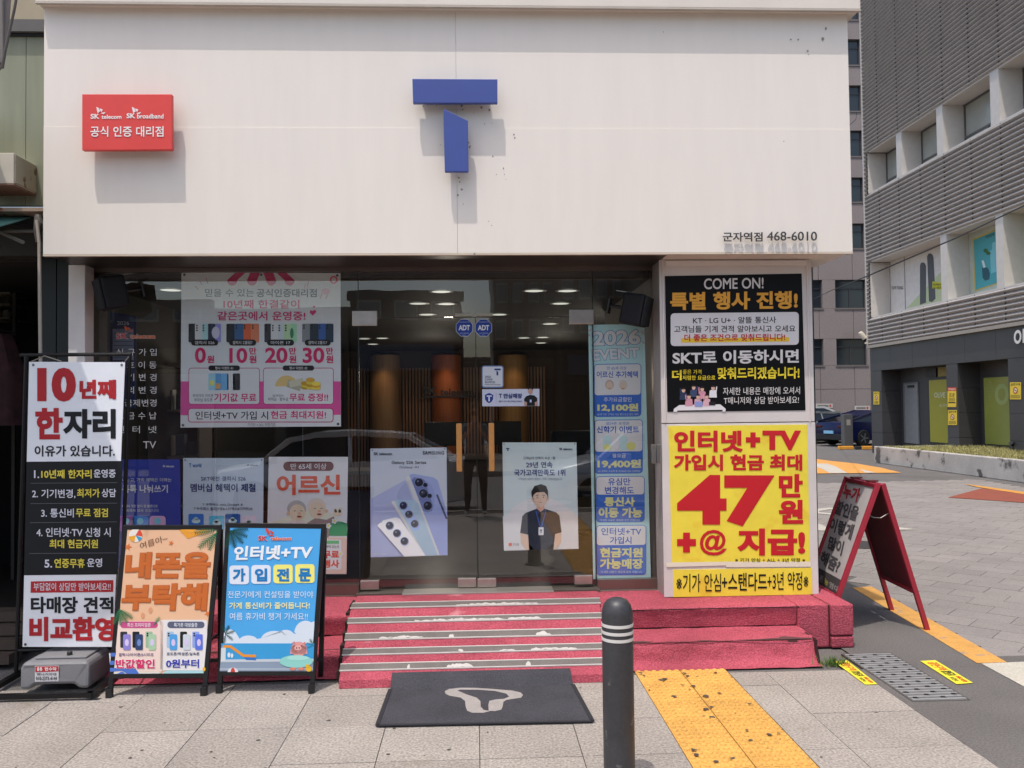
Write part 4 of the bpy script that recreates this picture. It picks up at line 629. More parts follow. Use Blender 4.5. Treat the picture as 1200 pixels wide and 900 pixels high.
for i in range(46):
    x, y = tacL+rg_.random()*(tacR-tacL), rg_.uniform(3.6, 5.5); r_ = rg_.uniform(.006, .02)
    gums.prism([(x+r_*rg_.uniform(.4, 1.3)*math.cos(k*1.05), y+r_*rg_.uniform(.4, 1.3)*math.sin(k*1.05), .0088) for k in range(6)], (0, 0, .0004))
for i in range(60):
    x, y = rg_.uniform(-3, eX), rg_.uniform(3.6, 5.3); r_ = rg_.uniform(.004, .013)
    if tacL-.02 < x < tacR+.02: continue
    gums.prism([(x+r_*rg_.uniform(.4, 1.3)*math.cos(k*1.05), y+r_*rg_.uniform(.4, 1.3)*math.sin(k*1.05), .0016) for k in range(6)], (0, 0, .0004))
tag(gums.build('chewing_gum_spots', mat('#4A443E', .9)), 'dark trodden gum and grit spots scattered over the pavement', 'litter', kind='stuff')
# kerb along the road behind the camera, the road itself and its far pavement
ks = empty('roadside_kerb', (0, KERBY, -.15), kind='structure')
for i in range(12): bx('kerb_stone', mat('#9B958C', .8, fine=.2, rand=.06), ks, -6+i*1.0+.004, KERBY-.16, -.15, -5-.004+i*1.0, KERBY-.002, .002)
slab('far_pavement', [(-60, -13), (60, -13), (60, -10), (-60, -10)], -.159, -.02, mat('#8E887E', .85, fine=.15))
frx_ = at(960, 600, 6.27).x
# pavers laid at 45 degrees on the alley
alley = empty('alley_paving', (6, 9, 0), kind='structure')
yl0, yl1 = gp(999, 689), gp(1133, 750)     # left edge of yellow line
PS = .30; q = math.sqrt(.5)
YR0, YR1 = gp(1021, 687.5), gp(1180, 776.5)
def inreg(x, y):
    xl = gp(1060, 700).x
    return x > YR0.x+(YR1.x-YR0.x)*(y-YR0.y)/(YR1.y-YR0.y)-.12 and x < 10.6+(y-10)*.08 and 5.5 < y < 18.5
cand = []
for i in range(-60, 90):
    for j in range(-60, 90):
        u, v = i*PS*1.5, j*PS*.9
        u += (j % 2)*PS*.75
        x = 6+(u*q+v*q); y = 9+(-u*q+v*q)
        if inreg(x, y): cand.append(((x*x+y*y), x, y))
cand.sort()
me = MB().box(-PS*.75+.0025, -PS*.45+.0025, -.012, PS*.75-.0025, PS*.45-.0025, -.005)
pv = me.build('paver', PAVER, alley, recentre=False); pvd = pv.data
rest = MB()
for n, (_, x, y) in enumerate(cand):
    if n < 300:
        o = pv if n == 0 else bpy.data.objects.new('paver', pvd)
        if n: COL.objects.link(o)
        put(o, Vector((x, y, random.uniform(-.001, .001))), alley); o.rotation_euler = (0, 0, -math.pi/4)
    else:
        dz = random.uniform(-.0012, .0012); a, b = PS*.75-.0025, PS*.45-.0025
        cs = [(-a, -b), (a, -b), (a, b), (-a, b)]
        rest.prism([(x+(cu*q+cv*q), y+(-cu*q+cv*q), -.012+dz) for cu, cv in cs], (0, 0, .007))
rest.build('far_pavers', PAVER, alley, stuff=True)
YL0, YL1 = gp(999, 689), gp(1145, 777.5)
def lx(y): return YL0.x+(YL1.x-YL0.x)*(y-YL0.y)/(YL1.y-YL0.y)
slab('asphalt_margin', [(eX+.001, 5.455), (lx(5.455)+.03, 5.455), (lx(18.6)+.03, 18.6), (lx(18.6)-1.6, 18.6), (frx_, 8.0), (frx_, 5.455)], -.0049, -.0005, ASPH)
slab('asphalt_near', [(eX+.001, 3.0), (9, 3.0), (9, 5.66), (lx(5.66)+.03, 5.66), (lx(5.454)+.03, 5.454), (eX+.001, 5.454)], -.0049, -.0006, ASPH)
# painted markings
def marking(name, pxs, h, lay=0, stain=.62, lab=None, kind='structure'):
    pts = [gp(x, y) for x, y in pxs]; z = .002+lay*.004
    o = MB().prism([(p.x, p.y, z) for p in pts], (0, 0, .0015)).build(name, mat(h, .8, var=.08, scale=3, fine=.15, fscale=70, stain=('#8A8480', 7, stain)))
    o['kind'] = kind; return o
A_, B_ = yl0.x, gp(1020, 689).x
zz = MB().prism([(gp(a, b).x, gp(a, b).y, .002) for a, b in ((999, 689), (1021, 687.5), (1180, 776.5), (1145, 777.5))], (0, 0, .0015)).build('yellow_edge_line', mat('#C9954C', .8, var=.1, fine=.18, stain=('#8A8480', 5, .61))); zz['kind'] = 'structure'
marking('white_stop_block', [(1150, 778), (1200, 776), (1290, 778), (1290, 812), (1200, 805)], '#B8B2A4', 0, .66)
mk = [(960, 541), (1000, 541.5), (1034, 550), (1056, 554), (957, 554.5), (900, 554), (900, 541)]
marking('yellow_speed_hump_paint', [(900, 535), (957, 538), (972, 540), (1005, 543.5), (1034, 548.5), (1056, 554), (957, 555), (900, 555)], '#D2954A', 0, .66)
marking('white_hump_arrow', [(940, 543.5), (969, 543.5), (980, 547), (993, 554.6), (972, 554.6), (962, 549)], '#B9B3A7', 1, .68)
marking('white_hump_mark', [(1007, 549.5), (1026, 554.2), (1014, 554.2)], '#B9B3A7', 1, .68)
marking('red_pavement_patch', [(1111, 583), (1150, 572.5), (1260, 583), (1260, 592), (1200, 589)], '#8C4A38', 0, .66)
marking('orange_edge_line', [(1130, 567.3), (1260, 585), (1260, 587), (1200, 579.5), (1145, 571)], '#C98F3E', 1, .68)
marking('white_road_letter', [(957, 596.5), (972, 595), (985, 596.5), (985, 598), (973, 597), (960, 599), (960, 600.5), (975, 601.5), (984, 600.5), (984, 602), (972, 603.2), (955, 601.5)], '#B5AFA4', 0, .68)
marking('white_road_stroke', [(957, 613), (966, 616.5), (975, 622), (952, 622)], '#B5AFA4', 0, .68)
marking('white_road_dash', [(1051, 618), (1064, 619.3), (1076, 620.7), (1053, 621)], '#B5AFA4', 0, .68)
c = gp(1007, 638); mh = MB().lathe([(.3, .0), (.3, .006), (.26, .008), (0, .008)], (c.x, c.y, -.003), 24).build('manhole_cover', mat('#4C4744', .6, metal=.4)); tag(mh, 'small round dark manhole cover in the alley beyond the red board', 'manhole cover')
# drain grate
gq = [gp(1003, 766), gp(1052, 764.5), gp(1134, 820), gp(1070, 823)]
gxa, gxb = gp(1030, 795).x, gp(1093, 795).x; gya, gyb = gp(1100, 821).y, gp(1030, 765.5).y
gr = empty('drain_grate', ((gxa+gxb)/2, gya, 0), 'grey steel drain grate set in the ground at the foot of the red steps', 'drain grate')
GM = mat('#A7A6A5', .5, metal=.45, var=.15, scale=20)
bx('grate_plate', mat('#8E8D8C', .55, metal=.4, var=.2, scale=15), gr, gxa, gya, -.011, gxb, gyb, -.002)
nb = 20; SL = mat('#0C0B0B', .9); pit = (gyb-gya)/nb
for i in range(nb):
    y = gya+pit*(i+.5); bx('grate_bar', GM, gr, gxa+.004, y-pit*.26, -.0018, gxb-.004, y+pit*.26, .004)
me_ = None
for i in range(4):
    for k in range(nb-1):
        if (k+i) % 2: continue
        x = gxa+(gxb-gxa)*(i+.5+.12*math.sin(k*2.1))/4; y = gya+pit*(k+1)
        bx('slot', SL, gr, x-.012, y-pit*.30, -.0015, x+.012, y+pit*.30, .0046)
fr = MB(); fr.box(gxa-.008, gya-.008, -.01, gxa, gyb+.008, .001).box(gxb, gya-.008, -.01, gxb+.008, gyb+.008, .001).box(gxa, gya-.008, -.01, gxb, gya, .001).box(gxa, gyb, -.01, gxb, gyb+.008, .001)
fr.build('grate_frame', mat('#5A5550', .6, metal=.5), gr)
def floor_sticker(q, lab):
    P = [gp(x, y, .006) for x, y in q]; s = Sheet(P[0], (0, 0, 1)); o = s.board('ground_sticker', q, mat('#E6D93A', .5, var=.05, scale=8), th=.0015)
    tag(o, lab, 'floor sticker', 'yellow no smoking stickers by the drain')
    def qq(a0, a1, b0, b1):
        f = lambda a, b: tuple((q[0][i]*(1-b)+q[1][i]*b)*(1-a)+(q[3][i]*(1-b)+q[2][i]*b)*a for i in (0, 1))
        return [f(a0, b1), f(a1, b1), f(a1, b0), f(a0, b0)]
    s.text('금연구역', 0, 0, 0, 0, '#C9402E', .03, 2, quad=qq(.08, .42, .2, .85))
    s.text('흡연금지', 0, 0, 0, 0, '#3A372A', .03, 2, quad=qq(.46, .66, .2, .85))
    s.text('과태료 10만원', 0, 0, 0, 0, '#C9402E', .02, 2, quad=qq(.70, .95, .55, .85))
    s.text('보건소', 0, 0, 0, 0, '#3A372A', .02, 2, quad=qq(.72, .9, .15, .45))
floor_sticker([(976.5, 774.5), (993, 774), (1028, 801.5), (1014, 802)], 'faded yellow sticker with red letters on the pavement left of the drain grate')
floor_sticker([(1078.5, 774.5), (1096, 773.5), (1140, 800), (1121, 801.5)], 'bright yellow sticker with red letters on the asphalt right of the drain grate')
# weed tuft
wb = MB(); c0 = gp(977, 779)
for i in range(150):
    a = random.uniform(0, 6.28); r = abs(random.gauss(0, .045)); x, y = c0.x+r*1.5*math.cos(a), c0.y+r*math.sin(a)*.7; h = random.uniform(.02, .075)
    dx, dy = random.uniform(-.03, .03), random.uniform(-.03, .03); t = random.uniform(0, 3.1); wx, wy = .004*math.cos(t), .004*math.sin(t)
    wb.add([(x-wx, y-wy, 0), (x+wx, y+wy, 0), (x+dx, y+dy, h)], [(0, 1, 2)])
tag(wb.build('weed_tuft', mat('#5C7A34', .7, var=.3, scale=40)), 'small green weed tuft growing at the corner of the red steps', 'weed', kind='stuff')
# =================================================================== SHOP
shop = empty('shop_building', (0, 7, 0), 'white fronted phone shop with glass doors and a blue letter over the entrance', 'building')
fl = at(51, 200, FY).x; frx = at(997, 200, FY).x; fb = at(537, 296.5, FY).z; ft = at(537, 13, FY).z
midx = at(535, 150, FY).x; midz = at(537, 150, FY).z
fb_l = fb
G = .0007
for (a, b) in ((fl, midx-G), (midx+G, frx)):
    for (c, d) in ((fb, midz-.0002), (midz+.0002, ft)):
        bx('fascia_panel', WHITEWALL, shop, a, FY-(.0025 if c < midz-.1 else 0), c, b, FY+.03, d, bevel=.0012)
bx('fascia_box', mat('#8C857D', .7), shop, fl+.01, FY+.031, fb+.02, frx-.01, GY+.4, ft+.0)
bx('roof_cap', CREAM, shop, fl-.02, FY-.085, ft, frx+.06, GY+.5, ft+.12, bevel=.006)
bx('cap_drip', mat('#B9AFA4', .6), shop, fl-.02, FY-.088, ft-.012, frx+.06, FY-.06, ft-.001)
bx('fascia_edge_trim', mat('#CFC0AD', .5), shop, fl, FY-.004, fb-.014, frx, FY+.03, fb-.001)
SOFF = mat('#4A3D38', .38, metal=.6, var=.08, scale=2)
leftP, rightG = at(80, 350, 6.45).x, at(766, 400, GY).x
gl0 = at(101, 400, GY).x
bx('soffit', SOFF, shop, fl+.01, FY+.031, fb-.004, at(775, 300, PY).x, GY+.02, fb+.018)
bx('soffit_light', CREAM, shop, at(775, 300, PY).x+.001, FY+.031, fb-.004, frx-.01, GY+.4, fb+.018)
# side pillar left, its inner dark frame
bx('white_post', mat('#EAE2DC', .5), shop, at(80, 350, 6.40).x, 6.40, 0, at(99.5, 350, 6.40).x, 6.55, fb-.005, bevel=.004)
FRM = mat('#7D7068', .3, metal=.7, var=.1, scale=4)
DFR = mat('#57504C', .3, metal=.7, var=.1, scale=4)
dz0, dz1 = FL+.04, at(560, 372, GY).z
xa, xb, xc = at(421, 500, GY).x, at(558.5, 500, GY).x, at(696, 500, GY).x
sill = at(300, 686, GY).z
bx('head_frame', FRM, shop, gl0-.05, GY-.035, fb-.035, rightG+.02, GY+.035, fb-.005)
bx('sill_frame', FRM, shop, gl0-.03, GY-.05, sill-.075, xa-.006, GY+.05, sill)
bx('sill_frame', FRM, shop, xc+.006, GY-.05, sill-.075, rightG+.06, GY+.05, sill)
bx('sill_base', mat('#5E5048', .5), shop, gl0-.03, GY-.07, FL-.0, xa-.03, GY+.05, sill-.077)
bx('sill_base', mat('#6E655F', .5), shop, xc+.02, GY-.07, FL-.0, rightG+.06, GY+.05, sill-.077)
bx('threshold', mat('#A39C94', .35, metal=.6), shop, at(472, 690, 6.5).x, 6.42, FL, at(648, 690, 6.5).x, 6.60, FL+.035, bevel=.004)
bx('threshold_strip', mat('#6F6760', .4, metal=.5), shop, xa-.02, 6.50, FL, xc+.02, 6.66, FL+.022)
# window panes
def pane(name, a, b, c, d, par=None): return bx(name, GLASS, par or shop, a, GY-.005, c, b, GY+.005, d)
x1w = at(212, 400, GY).x
pane('window_pane', gl0+.002, xa-.003, sill, fb-.036)
pane('window_pane', xc+.003, rightG, sill, fb-.036)
pane('transom_pane', xa+.001, xc-.001, dz1+.004, fb-.036)
EDG = mat('#1E2422', .3)
for x in (xa-.0015, xc+.0015): bx('pane_joint', EDG, shop, x-.003, GY-.0065, sill, x+.003, GY+.0065, fb-.036)
# doors
def door(a, b, hx, name='glass_door'):
    d = bx('glass_door', GLASS, shop, a+.003, GY-.005, dz0, b-.003, GY+.005, dz1-.002)
    bx('handle', mat('#C98F4E', .4, var=.12, scale=30, stretch=(8, 8, 1)), d, hx-.021, GY-.065, at(540, 552, GY).z, hx+.021, GY-.035, at(540, 496, GY).z, bevel=.004)
    for z in (at(540, 545, GY).z, at(540, 503, GY).z):
        MB().tube([(hx, GY-.04, z), (hx, GY+.02, z)], .008).build('handle_bolt', STEEL, d)
    e = MB(); e.box(a+.0005, GY-.0062, dz0, a+.0028, GY+.0062, dz1).box(b-.0028, GY-.0062, dz0, b-.0005, GY+.0062, dz1).box(a+.003, GY-.0062, dz1-.0018, b-.003, GY+.0062, dz1+.002)
    e.build('door_edge', EDG, d)
    return d
dl = door(xa, xb, at(538, 520, GY-.06).x); dr = door(xb, xc, at(576, 520, GY-.06).x)
PATCH = mat('#B5AAA2', .3, metal=.75, var=.1, scale=12)
def patch(x0, y0, x1, y1, par, nm='patch_fitting'):
    a, b = at(x0, y0, GY), at(x1, y1, GY); bx(nm, PATCH, par, a.x, GY-.022, b.z, b.x, GY+.022, a.z, bevel=.004)
patch(413, 364.5, 442, 382, dl); patch(667, 363, 695.5, 380, dr)
patch(422.5, 680, 444.5, 690, dl); patch(536.5, 677.5, 558, 687, dl); patch(559.5, 677.5, 581.5, 687, dr); patch(673, 674, 694, 684, dr)
# right reveal post and mullion
bx('side_post', DFR, shop, rightG, 6.30, FL, at(776, 400, PY+.02).x+.02, 6.62, fb-.006)
bx('side_mullion', FRM, shop, rightG-.012, GY-.03, FL+.05, rightG+.012, GY+.036, fb-.036)
bx('mail_lock', STEEL, shop, at(763, 520, 6.28).x, 6.26, at(766, 543, 6.28).z, at(768, 520, 6.28).x, 6.30, at(766, 521, 6.28).z, bevel=.003)
bx('mail_lock', STEEL, shop, at(769, 520, 6.28).x, 6.26, at(766, 543, 6.28).z, at(773, 520, 6.28).x, 6.30, at(766, 521, 6.28).z, bevel=.003)
# poster pillar (white boxed panels)
bxl, bxr = at(777, 600, PY).x, at(957, 600, PY).x
zs = at(860, 495.5, PY).z
PW = mat('#D3CBC7', .55, var=.05, scale=5, stain=('#A79E97', 14, .71))
pil = bx('pillar_core', mat('#A59D96', .6), shop, bxl+.01, PY+.02, FL, bxr-.01, 9.0, fb-.006)
bx('pillar_panel', PW, shop, bxl, PY, FL+.003, bxr+.004, PY+.018, zs-.004, bevel=.003)
bx('pillar_panel', PW, shop, bxl, PY, zs+.003, bxr, PY+.018, fb-.006, bevel=.003)
RM = mat('#E0DAD6', .5, var=.05)
for (x0_, y0_, x1_, y1_, z0_, z1_) in (() ): pass
frm = MB()
for (a, b, c, d) in ((776, 305, 780, 495), (945, 305, 949.5, 495), (780, 306, 945, 311)):
    p, q_ = at(a, b, PY-.006), at(c, d, PY-.006); frm.box(p.x, PY-.012, q_.z, q_.x, PY-.0005, p.z)
frm.build('pillar_trim', RM, shop)
# raised lettering and signs on the fascia
fs = Sheet((0, FY, 0), (0, -1, 0)).z(760, 0, 2.727)
fs.root = shop
fn = empty('shop_name_sign', at(900, 285, FY), 'dark raised shop name and phone number at the lower right of the white fascia', 'sign')
fs.root = fn
LM = mat('#3B3A3A', .5)
fs.text('군자역점', 233, 745, 360, 775, '', .034, 46, m=LM, name='raised_lettering')
fs.text('468-6010', 374, 743, 533, 772, '', .012, 46, m=LM, name='raised_lettering')
# blue letter T
BLUE = mat('#3E5096', .45, var=.04, scale=5)
D = .11
tz = Sheet((0, FY-D, 0), (0, -1, 0)).z(400, 50, 3.3333)
T = empty('letter_sign', at(535, 200, FY-.05), 'big blue letter T of two blocks mounted on the white fascia over the door', 'sign')
for nm, pts in (('crossbar', [(277, 140), (610, 142), (610, 236), (280, 236)]), ('stem', [(398, 257), (494, 304), (497, 504), (404, 504)])):
    MB().prism([tz.P(x, y) for x, y in pts], (0, .035, 0)).build(nm, BLUE, T, bevel=.004)
    cx = sum(p[0] for p in pts)/4; 
    a = tz.P(min(p[0] for p in pts)+8, max(p[1] for p in pts)-8); b = tz.P(max(p[0] for p in pts)-8, min(p[1] for p in pts)+(60 if nm == 'stem' else 8))
    a.x += .05; b.x -= .05; bx('backing_frame', mat('#4A4A50', .5), T, a.x, FY-D+.036, a.z+.05, b.x, FY-.001, b.z-.05)
# red sign
rs = Sheet((0, FY-.11, 0), (0, -1, 0)).z(0, 0, 2.903)
RED = mat('#DE4540', .45, var=.03)
ro = MB().prism([rs.P(279, 320), rs.P(584, 320), rs.P(585, 509), rs.P(279, 511)], (0, .04, 0)).build('dealer_sign', RED, None, bevel=.003)
tag(ro, 'red lightbox sign with white lettering at the left of the white fascia', 'sign'); rs.root = ro
def sk_logo(s, x, y, w_, h_, c1, c2, tw, lay=3, words='telecom'):
    X = lambda a: x+a*w_; Y = lambda b: y+b*h_
    s.polys('logo', [[(X(.0), Y(0)), (X(.25), Y(.15)), (X(.42), Y(.6)), (X(.15), Y(.85))], [(X(.36), Y(.2)), (X(.7), Y(.38)), (X(.56), Y(.72)), (X(.42), Y(.5))], [(X(.45), Y(.85)), (X(.62), Y(.8)), (X(1.0), Y(.7)), (X(.8), Y(1.0))]], c1, lay)
sk_logo(rs, 328, 364, 32, 25, '#F2E4E2', '', 0); sk_logo(rs, 449, 364, 32, 25, '#F2E4E2', '', 0)
rs.text('SK', 309, 388, 338, 405, '#F5ECEA', .04); rs.text('telecom', 346, 391, 414, 405, '#F5ECEA', .03)
rs.text('SK', 431, 386, 460, 403, '#F5ECEA', .04); rs.text('broadband', 467, 388, 557, 404, '#F5ECEA', .03)
rs.text('공식 인증 대리점', 308, 430, 557, 466, '#F5ECEA', .02)
bx('mount', mat('#8E8A86', .6), ro, rs.P(279, 511).x+.07, FY-.069, rs.P(279, 511).z+.07, rs.P(585, 511).x-.06, FY-.001, rs.P(279, 320).z-.06)
# grime spots round the letter
gb = MB()
for (x, y, r) in ((320, 248, 4), (338, 243, 3), (372, 244, 2.5), (388, 400, 2), (470, 247, 5), (474, 262, 3), (547, 254, 5), (578, 264, 4), (518, 272, 2), (588, 315, 2), (560, 318, 2), (498, 392, 3), (503, 405, 3), (500, 410, 3), (459, 528, 4), (463, 545, 3), (470, 574, 5), (455, 596, 4), (476, 631, 2), (674, 360, 3), (677, 372, 3), (592, 445, 3), (606, 516, 2), (633, 492, 3), (637, 515, 2), (642, 535, 1.5), (575, 698, 2), (587, 714, 2), (520, 828, 6)):
    s2 = Sheet((0, FY, 0), (0, -1, 0)).z(400, 50, 3.3333)
    gb.prism([s2.P(x+r*random.uniform(.5, 1.3)*math.cos(k*.9), y+r*random.uniform(.5, 1.5)*math.sin(k*.9), 5) for k in range(7)], (0, -.0006, 0))
for (x, y, r) in ((566, 92, 4), (556, 125, 5), (478, 127, 4), (454, 127, 4), (508, 163, 4), (511, 175, 2), (47, 103, 2), (432, 452, 2)):
    s2 = Sheet((0, FY, 0), (0, -1, 0)).z(760, 0, 2.727)
    gb.prism([s2.P(x+r*random.uniform(.5, 1.1)*math.cos(k*.9), y+r*random.uniform(.5, 1.3)*math.sin(k*.9), 5) for k in range(7)], (0, -.0006, 0))
gb.build('grime_spots', mat('#8E8780', .8, var=.4, scale=60), shop, stuff=True)
# =================================================================== INTERIOR
IN = mat('#332E29', .7, var=.05); CEI = 2.72; BY = 14.9
xl_, xr_ = gl0-.03, rightG+1.2
bx('interior_floor', mat('#5A5149', .3, var=.1, scale=2), shop, xl_, GY+.06, FL-.1, xr_, BY, FL-.001)
bx('interior_ceiling', mat('#3A3733', .7), shop, xl_, GY+.06, CEI, xr_, BY, CEI+.1)
bx('interior_wall', mat('#332F2A', .7), shop, xl_-.1, GY+.06, FL-.1, xl_-.001, BY, 3.2)
bx('interior_wall', mat('#2E2A26', .7), shop, xr_+.001, GY+.06, FL-.1, xr_+.1, BY, 3.2)
bx('interior_back_wall', mat('#4A3C32', .7), shop, xl_, BY+.001, FL-.1, xr_, BY+.1, 3.0)
sb = MB(); SX0, SX1 = at(408, 450, BY).x, at(640, 450, BY).x; n = 62
for i in range(n):
    x = SX0+(SX1-SX0)*i/n; sb.box(x, BY-.07, FL, x+.032, BY-.02, CEI-.3)
sb.build('slat_wall', mat('#8E6A4C', .5, var=.12, scale=8, stretch=(5, 5, .5)), shop, stuff=True)
def niche(px, h):
    x = at(px, 450, BY-.3).x; r = .26; b = MB()
    b.lathe([(r, 0), (r, at(px, 422, BY-.3).z-FL), (r*.97, at(px, 416, BY-.3).z-FL), (r*.3, at(px, 413, BY-.3).z-FL)], (x, BY-.15, FL), 28)
    o = b.build('copper_column', mat(h, .6, metal=.25, var=.15, scale=6, stretch=(10, 10, .3)), shop, smooth=True)
    l = bpy.data.lights.new('column_spot', 'SPOT'); l.energy = 5.5; l.color = (1, .62, .35); l.spot_size = R(70); l.spot_blend = .8; l.shadow_soft_size = .04
    lo = bpy.data.objects.new('column_spot', l); COL.objects.link(lo); lo.location = (x, BY-.9, CEI-.05)
    lo.rotation_euler = (R(28), 0, 0)
niche(450, '#A98864'); niche(523, '#B5683A'); niche(602, '#A6814F')
isn = Sheet((0, BY-.6, 0), (0, -1, 0)).z(400, 300, 4)
it = empty('interior_name_sign', at(524, 465, BY-.6), 'black operator name letters standing on a rail before the copper columns inside', 'sign'); isn.root = it
BK = mat('#0B0B0B', .5)
isn.text('SK', 383, 612, 448, 652, '', .045, 1, m=BK, name='raised_lettering'); isn.text('telecom', 462, 622, 622, 654, '', .035, 1, m=BK, name='raised_lettering')
a = isn.P(375, 656); b = isn.P(628, 656); bx('rail', BK, it, a.x, BY-.61, a.z-.03, b.x, BY-.56, a.z)
# ceiling downlights, lit
lamp = mat('#FFF3E0', .5, emit=.62)
zl = CEI-.006
def dl_(px, py):
    p = onp(px, py, (0, 0, CEI), Vector((0, 0, 1)))
    if p.y > BY-.2 or p.y < GY+.2: return
    e = empty('ceiling_downlight', (p.x, p.y, CEI-.02), 'round lit downlight recessed in the shop ceiling behind the glass', 'ceiling light', 'lit downlights in the shop ceiling')
    MB().lathe([(.085, 0), (.085, .004)], (p.x, p.y, zl), 16).build('diffuser', lamp, e)
    b = MB(); 
    for k in range(16):
        a0, a1 = 2*math.pi*k/16, 2*math.pi*(k+1)/16; c0_, s0, c1_, s1 = math.cos(a0), math.sin(a0), math.cos(a1), math.sin(a1)
        b.add([(p.x+.086*c0_, p.y+.086*s0, zl-.004), (p.x+.11*c0_, p.y+.11*s0, zl), (p.x+.11*c1_, p.y+.11*s1, zl), (p.x+.086*c1_, p.y+.086*s1, zl-.004)], [(0, 1, 2, 3)])
    b.build('trim_ring', mat('#B8B2AA', .4), e)
for px, py in ((517, 341), (490, 355), (523, 355.5), (626, 340), (665, 340), (657, 355), (427, 396.5), (448, 396), (437, 403), (614, 395.5), (636, 395), (634, 401.5), (500, 368), (644, 379), (200, 339), (380, 355), (330, 372), (250, 384), (585, 368), (180, 370)): dl_(px, py)
for (x, y) in ((-2.3, 9.6), (-.3, 10.0), (1.6, 9.8), (-.6, 12.6), (1.2, 12.6)):
    l = bpy.data.lights.new('downlight_lamp', 'POINT'); l.energy = 6; l.color = (1, .88, .74); l.shadow_soft_size = .08
    lo = bpy.data.objects.new('downlight_lamp', l); COL.objects.link(lo); lo.location = (x, y, CEI-.6)
# furniture inside
cnt = empty('service_counter', (.2, 11.3, FL), 'dark wooden service counter deep inside the shop', 'counter')
WD = mat('#4B3A2D', .45, var=.15, scale=6)
bx('counter_front', WD, cnt, -.75, 11.2, FL, .9, 11.6, FL+.74); bx('counter_top', mat('#6A5D52', .35), cnt, -.8, 11.15, FL+.741, .95, 11.9, FL+.78, bevel=.004)
def monitor(x, y, z, lab):
    e = empty('monitor', (x, y, z), lab, 'monitor', 'monitors on the counters inside')
    bx('monitor_base', BLK, e, x-.11, y-.08, z, x+.11, y+.08, z+.015); bx('monitor_stem', BLK, e, x-.02, y-.02, z+.015, x+.02, y+.02, z+.15)
    bx('screen', BLK, e, x-.27, y-.02, z+.13, x+.27, y+.02, z+.45, bevel=.006)
monitor(-.4, 11.5, FL+.78, 'black monitor seen from behind on the counter left of the door handles')
monitor(.35, 11.5, FL+.78, 'black monitor seen from behind on the counter right of the door handles')
def office_chair(x, y, lab):
    e = empty('office_chair', (x, y, FL), lab, 'chair'); m = mat('#22252A', .6)
    b = MB()
    for k in range(5):
        a = k*1.2566; b.bar((x, y, FL+.07), (x+.28*math.cos(a), y+.28*math.sin(a), FL+.05), .04, .03)
    b.build('star_base', BLK, e); MB().tube([(x, y, FL+.06), (x, y, FL+.45)], .025).build('gas_lift', STEEL, e)
    bx('seat', m, e, x-.24, y-.24, FL+.45, x+.24, y+.24, FL+.53, bevel=.03); MB().bar((x, y+.2, FL+.5), (x, y+.26, FL+.75), .05, .03).build('back_support', BLK, e)
    bx('backrest', m, e, x-.23, y+.22, FL+.65, x+.23, y+.29, FL+1.15, bevel=.03)
office_chair(at(672, 490, 9.3).x, 9.3, 'dark office chair inside behind the right glass door')
sh = empty('display_shelf', (at(60, 500, 9).x, 9, FL), 'tall shelf of phone boxes inside by the left window', 'shelf')
X0, X1 = at(165, 500, 8.5).x, at(235, 500, 8.5).x
for z in (FL+.02, FL+.5, FL+.95, FL+1.4, FL+1.85): bx('shelf_board', mat('#8A8074', .5), sh, X0, 8.4, z, X1, 8.8, z+.03)
for x in (X0-.021, X1+.001): bx('side_panel', mat('#7C7368', .5), sh, x, 8.4, FL, x+.02, 8.8, FL+1.95)
for k in range(4):
    for j in range(5):
        x = X0+.04+j*(X1-X0-.08)/5; bb = bx('phone_box', mat(random.choice(['#B9B4AC', '#3A3F55', '#6E7787', '#A04A50', '#40464A']), .5), None, x, 8.5, FL+.05+.45*k+(.03 if k else .0), x+.06+random.random()*.02, 8.6, FL+.05+.45*k+.15+random.random()*.1)
        tag(bb, 'small phone box inside the left window, %s on the %s shelf' % (('leftmost', 'second from left', 'in the middle', 'second from right', 'rightmost')[j], ('lowest', 'second lowest', 'third lowest', 'highest filled')[k]), 'box', 'phone boxes on the inside shelf')
desk = empty('consulting_desk', (-2.2, 9.2, FL), 'pale consulting desk inside behind the large pink poster', 'desk')
bx('desk_top', mat('#8F867A', .4), desk, -2.0, 9.4, FL+.7, -.9, 10.0, FL+.74, bevel=.004)
for x in (-1.95, -1.0): bx('leg', BLK, desk, x, 9.45, FL, x+.05, 9.95, FL+.70)
# wooden floor piece at door right etc. omitted: hidden by reflections
exec_parts = True
# =================================================================== POSTERS ON THE GLASS
IN_Y = GY+.013
PG = 1.9
def wsheet(): return Sheet((0, IN_Y, 0), (0, -1, 0))
def paper(h, **k): return mat(h, .45, var=.03, scale=4, bump=.08, bscale=9, **k)
def phone(s, x0, y0, x1, y1, h, lens='#22242B', lay=2, n=2, a=0):
    r = (x1-x0)*.16; cx, cy = (x0+x1)/2, (y0+y1)/2
    o = s.polys('phone_print', [rotp(rrect(x0, y0, x1, y1, r), cx, cy, a)], h, lay)
    pl = []
    for k in range(n): pl.append(rotp(ell(x0+(x1-x0)*.28, y0+(y1-y0)*(.12+.13*k), (x1-x0)*.13, (x1-x0)*.13, 8), cx, cy, a))
    s.polys('lens_print', pl, lens, lay+1); return o
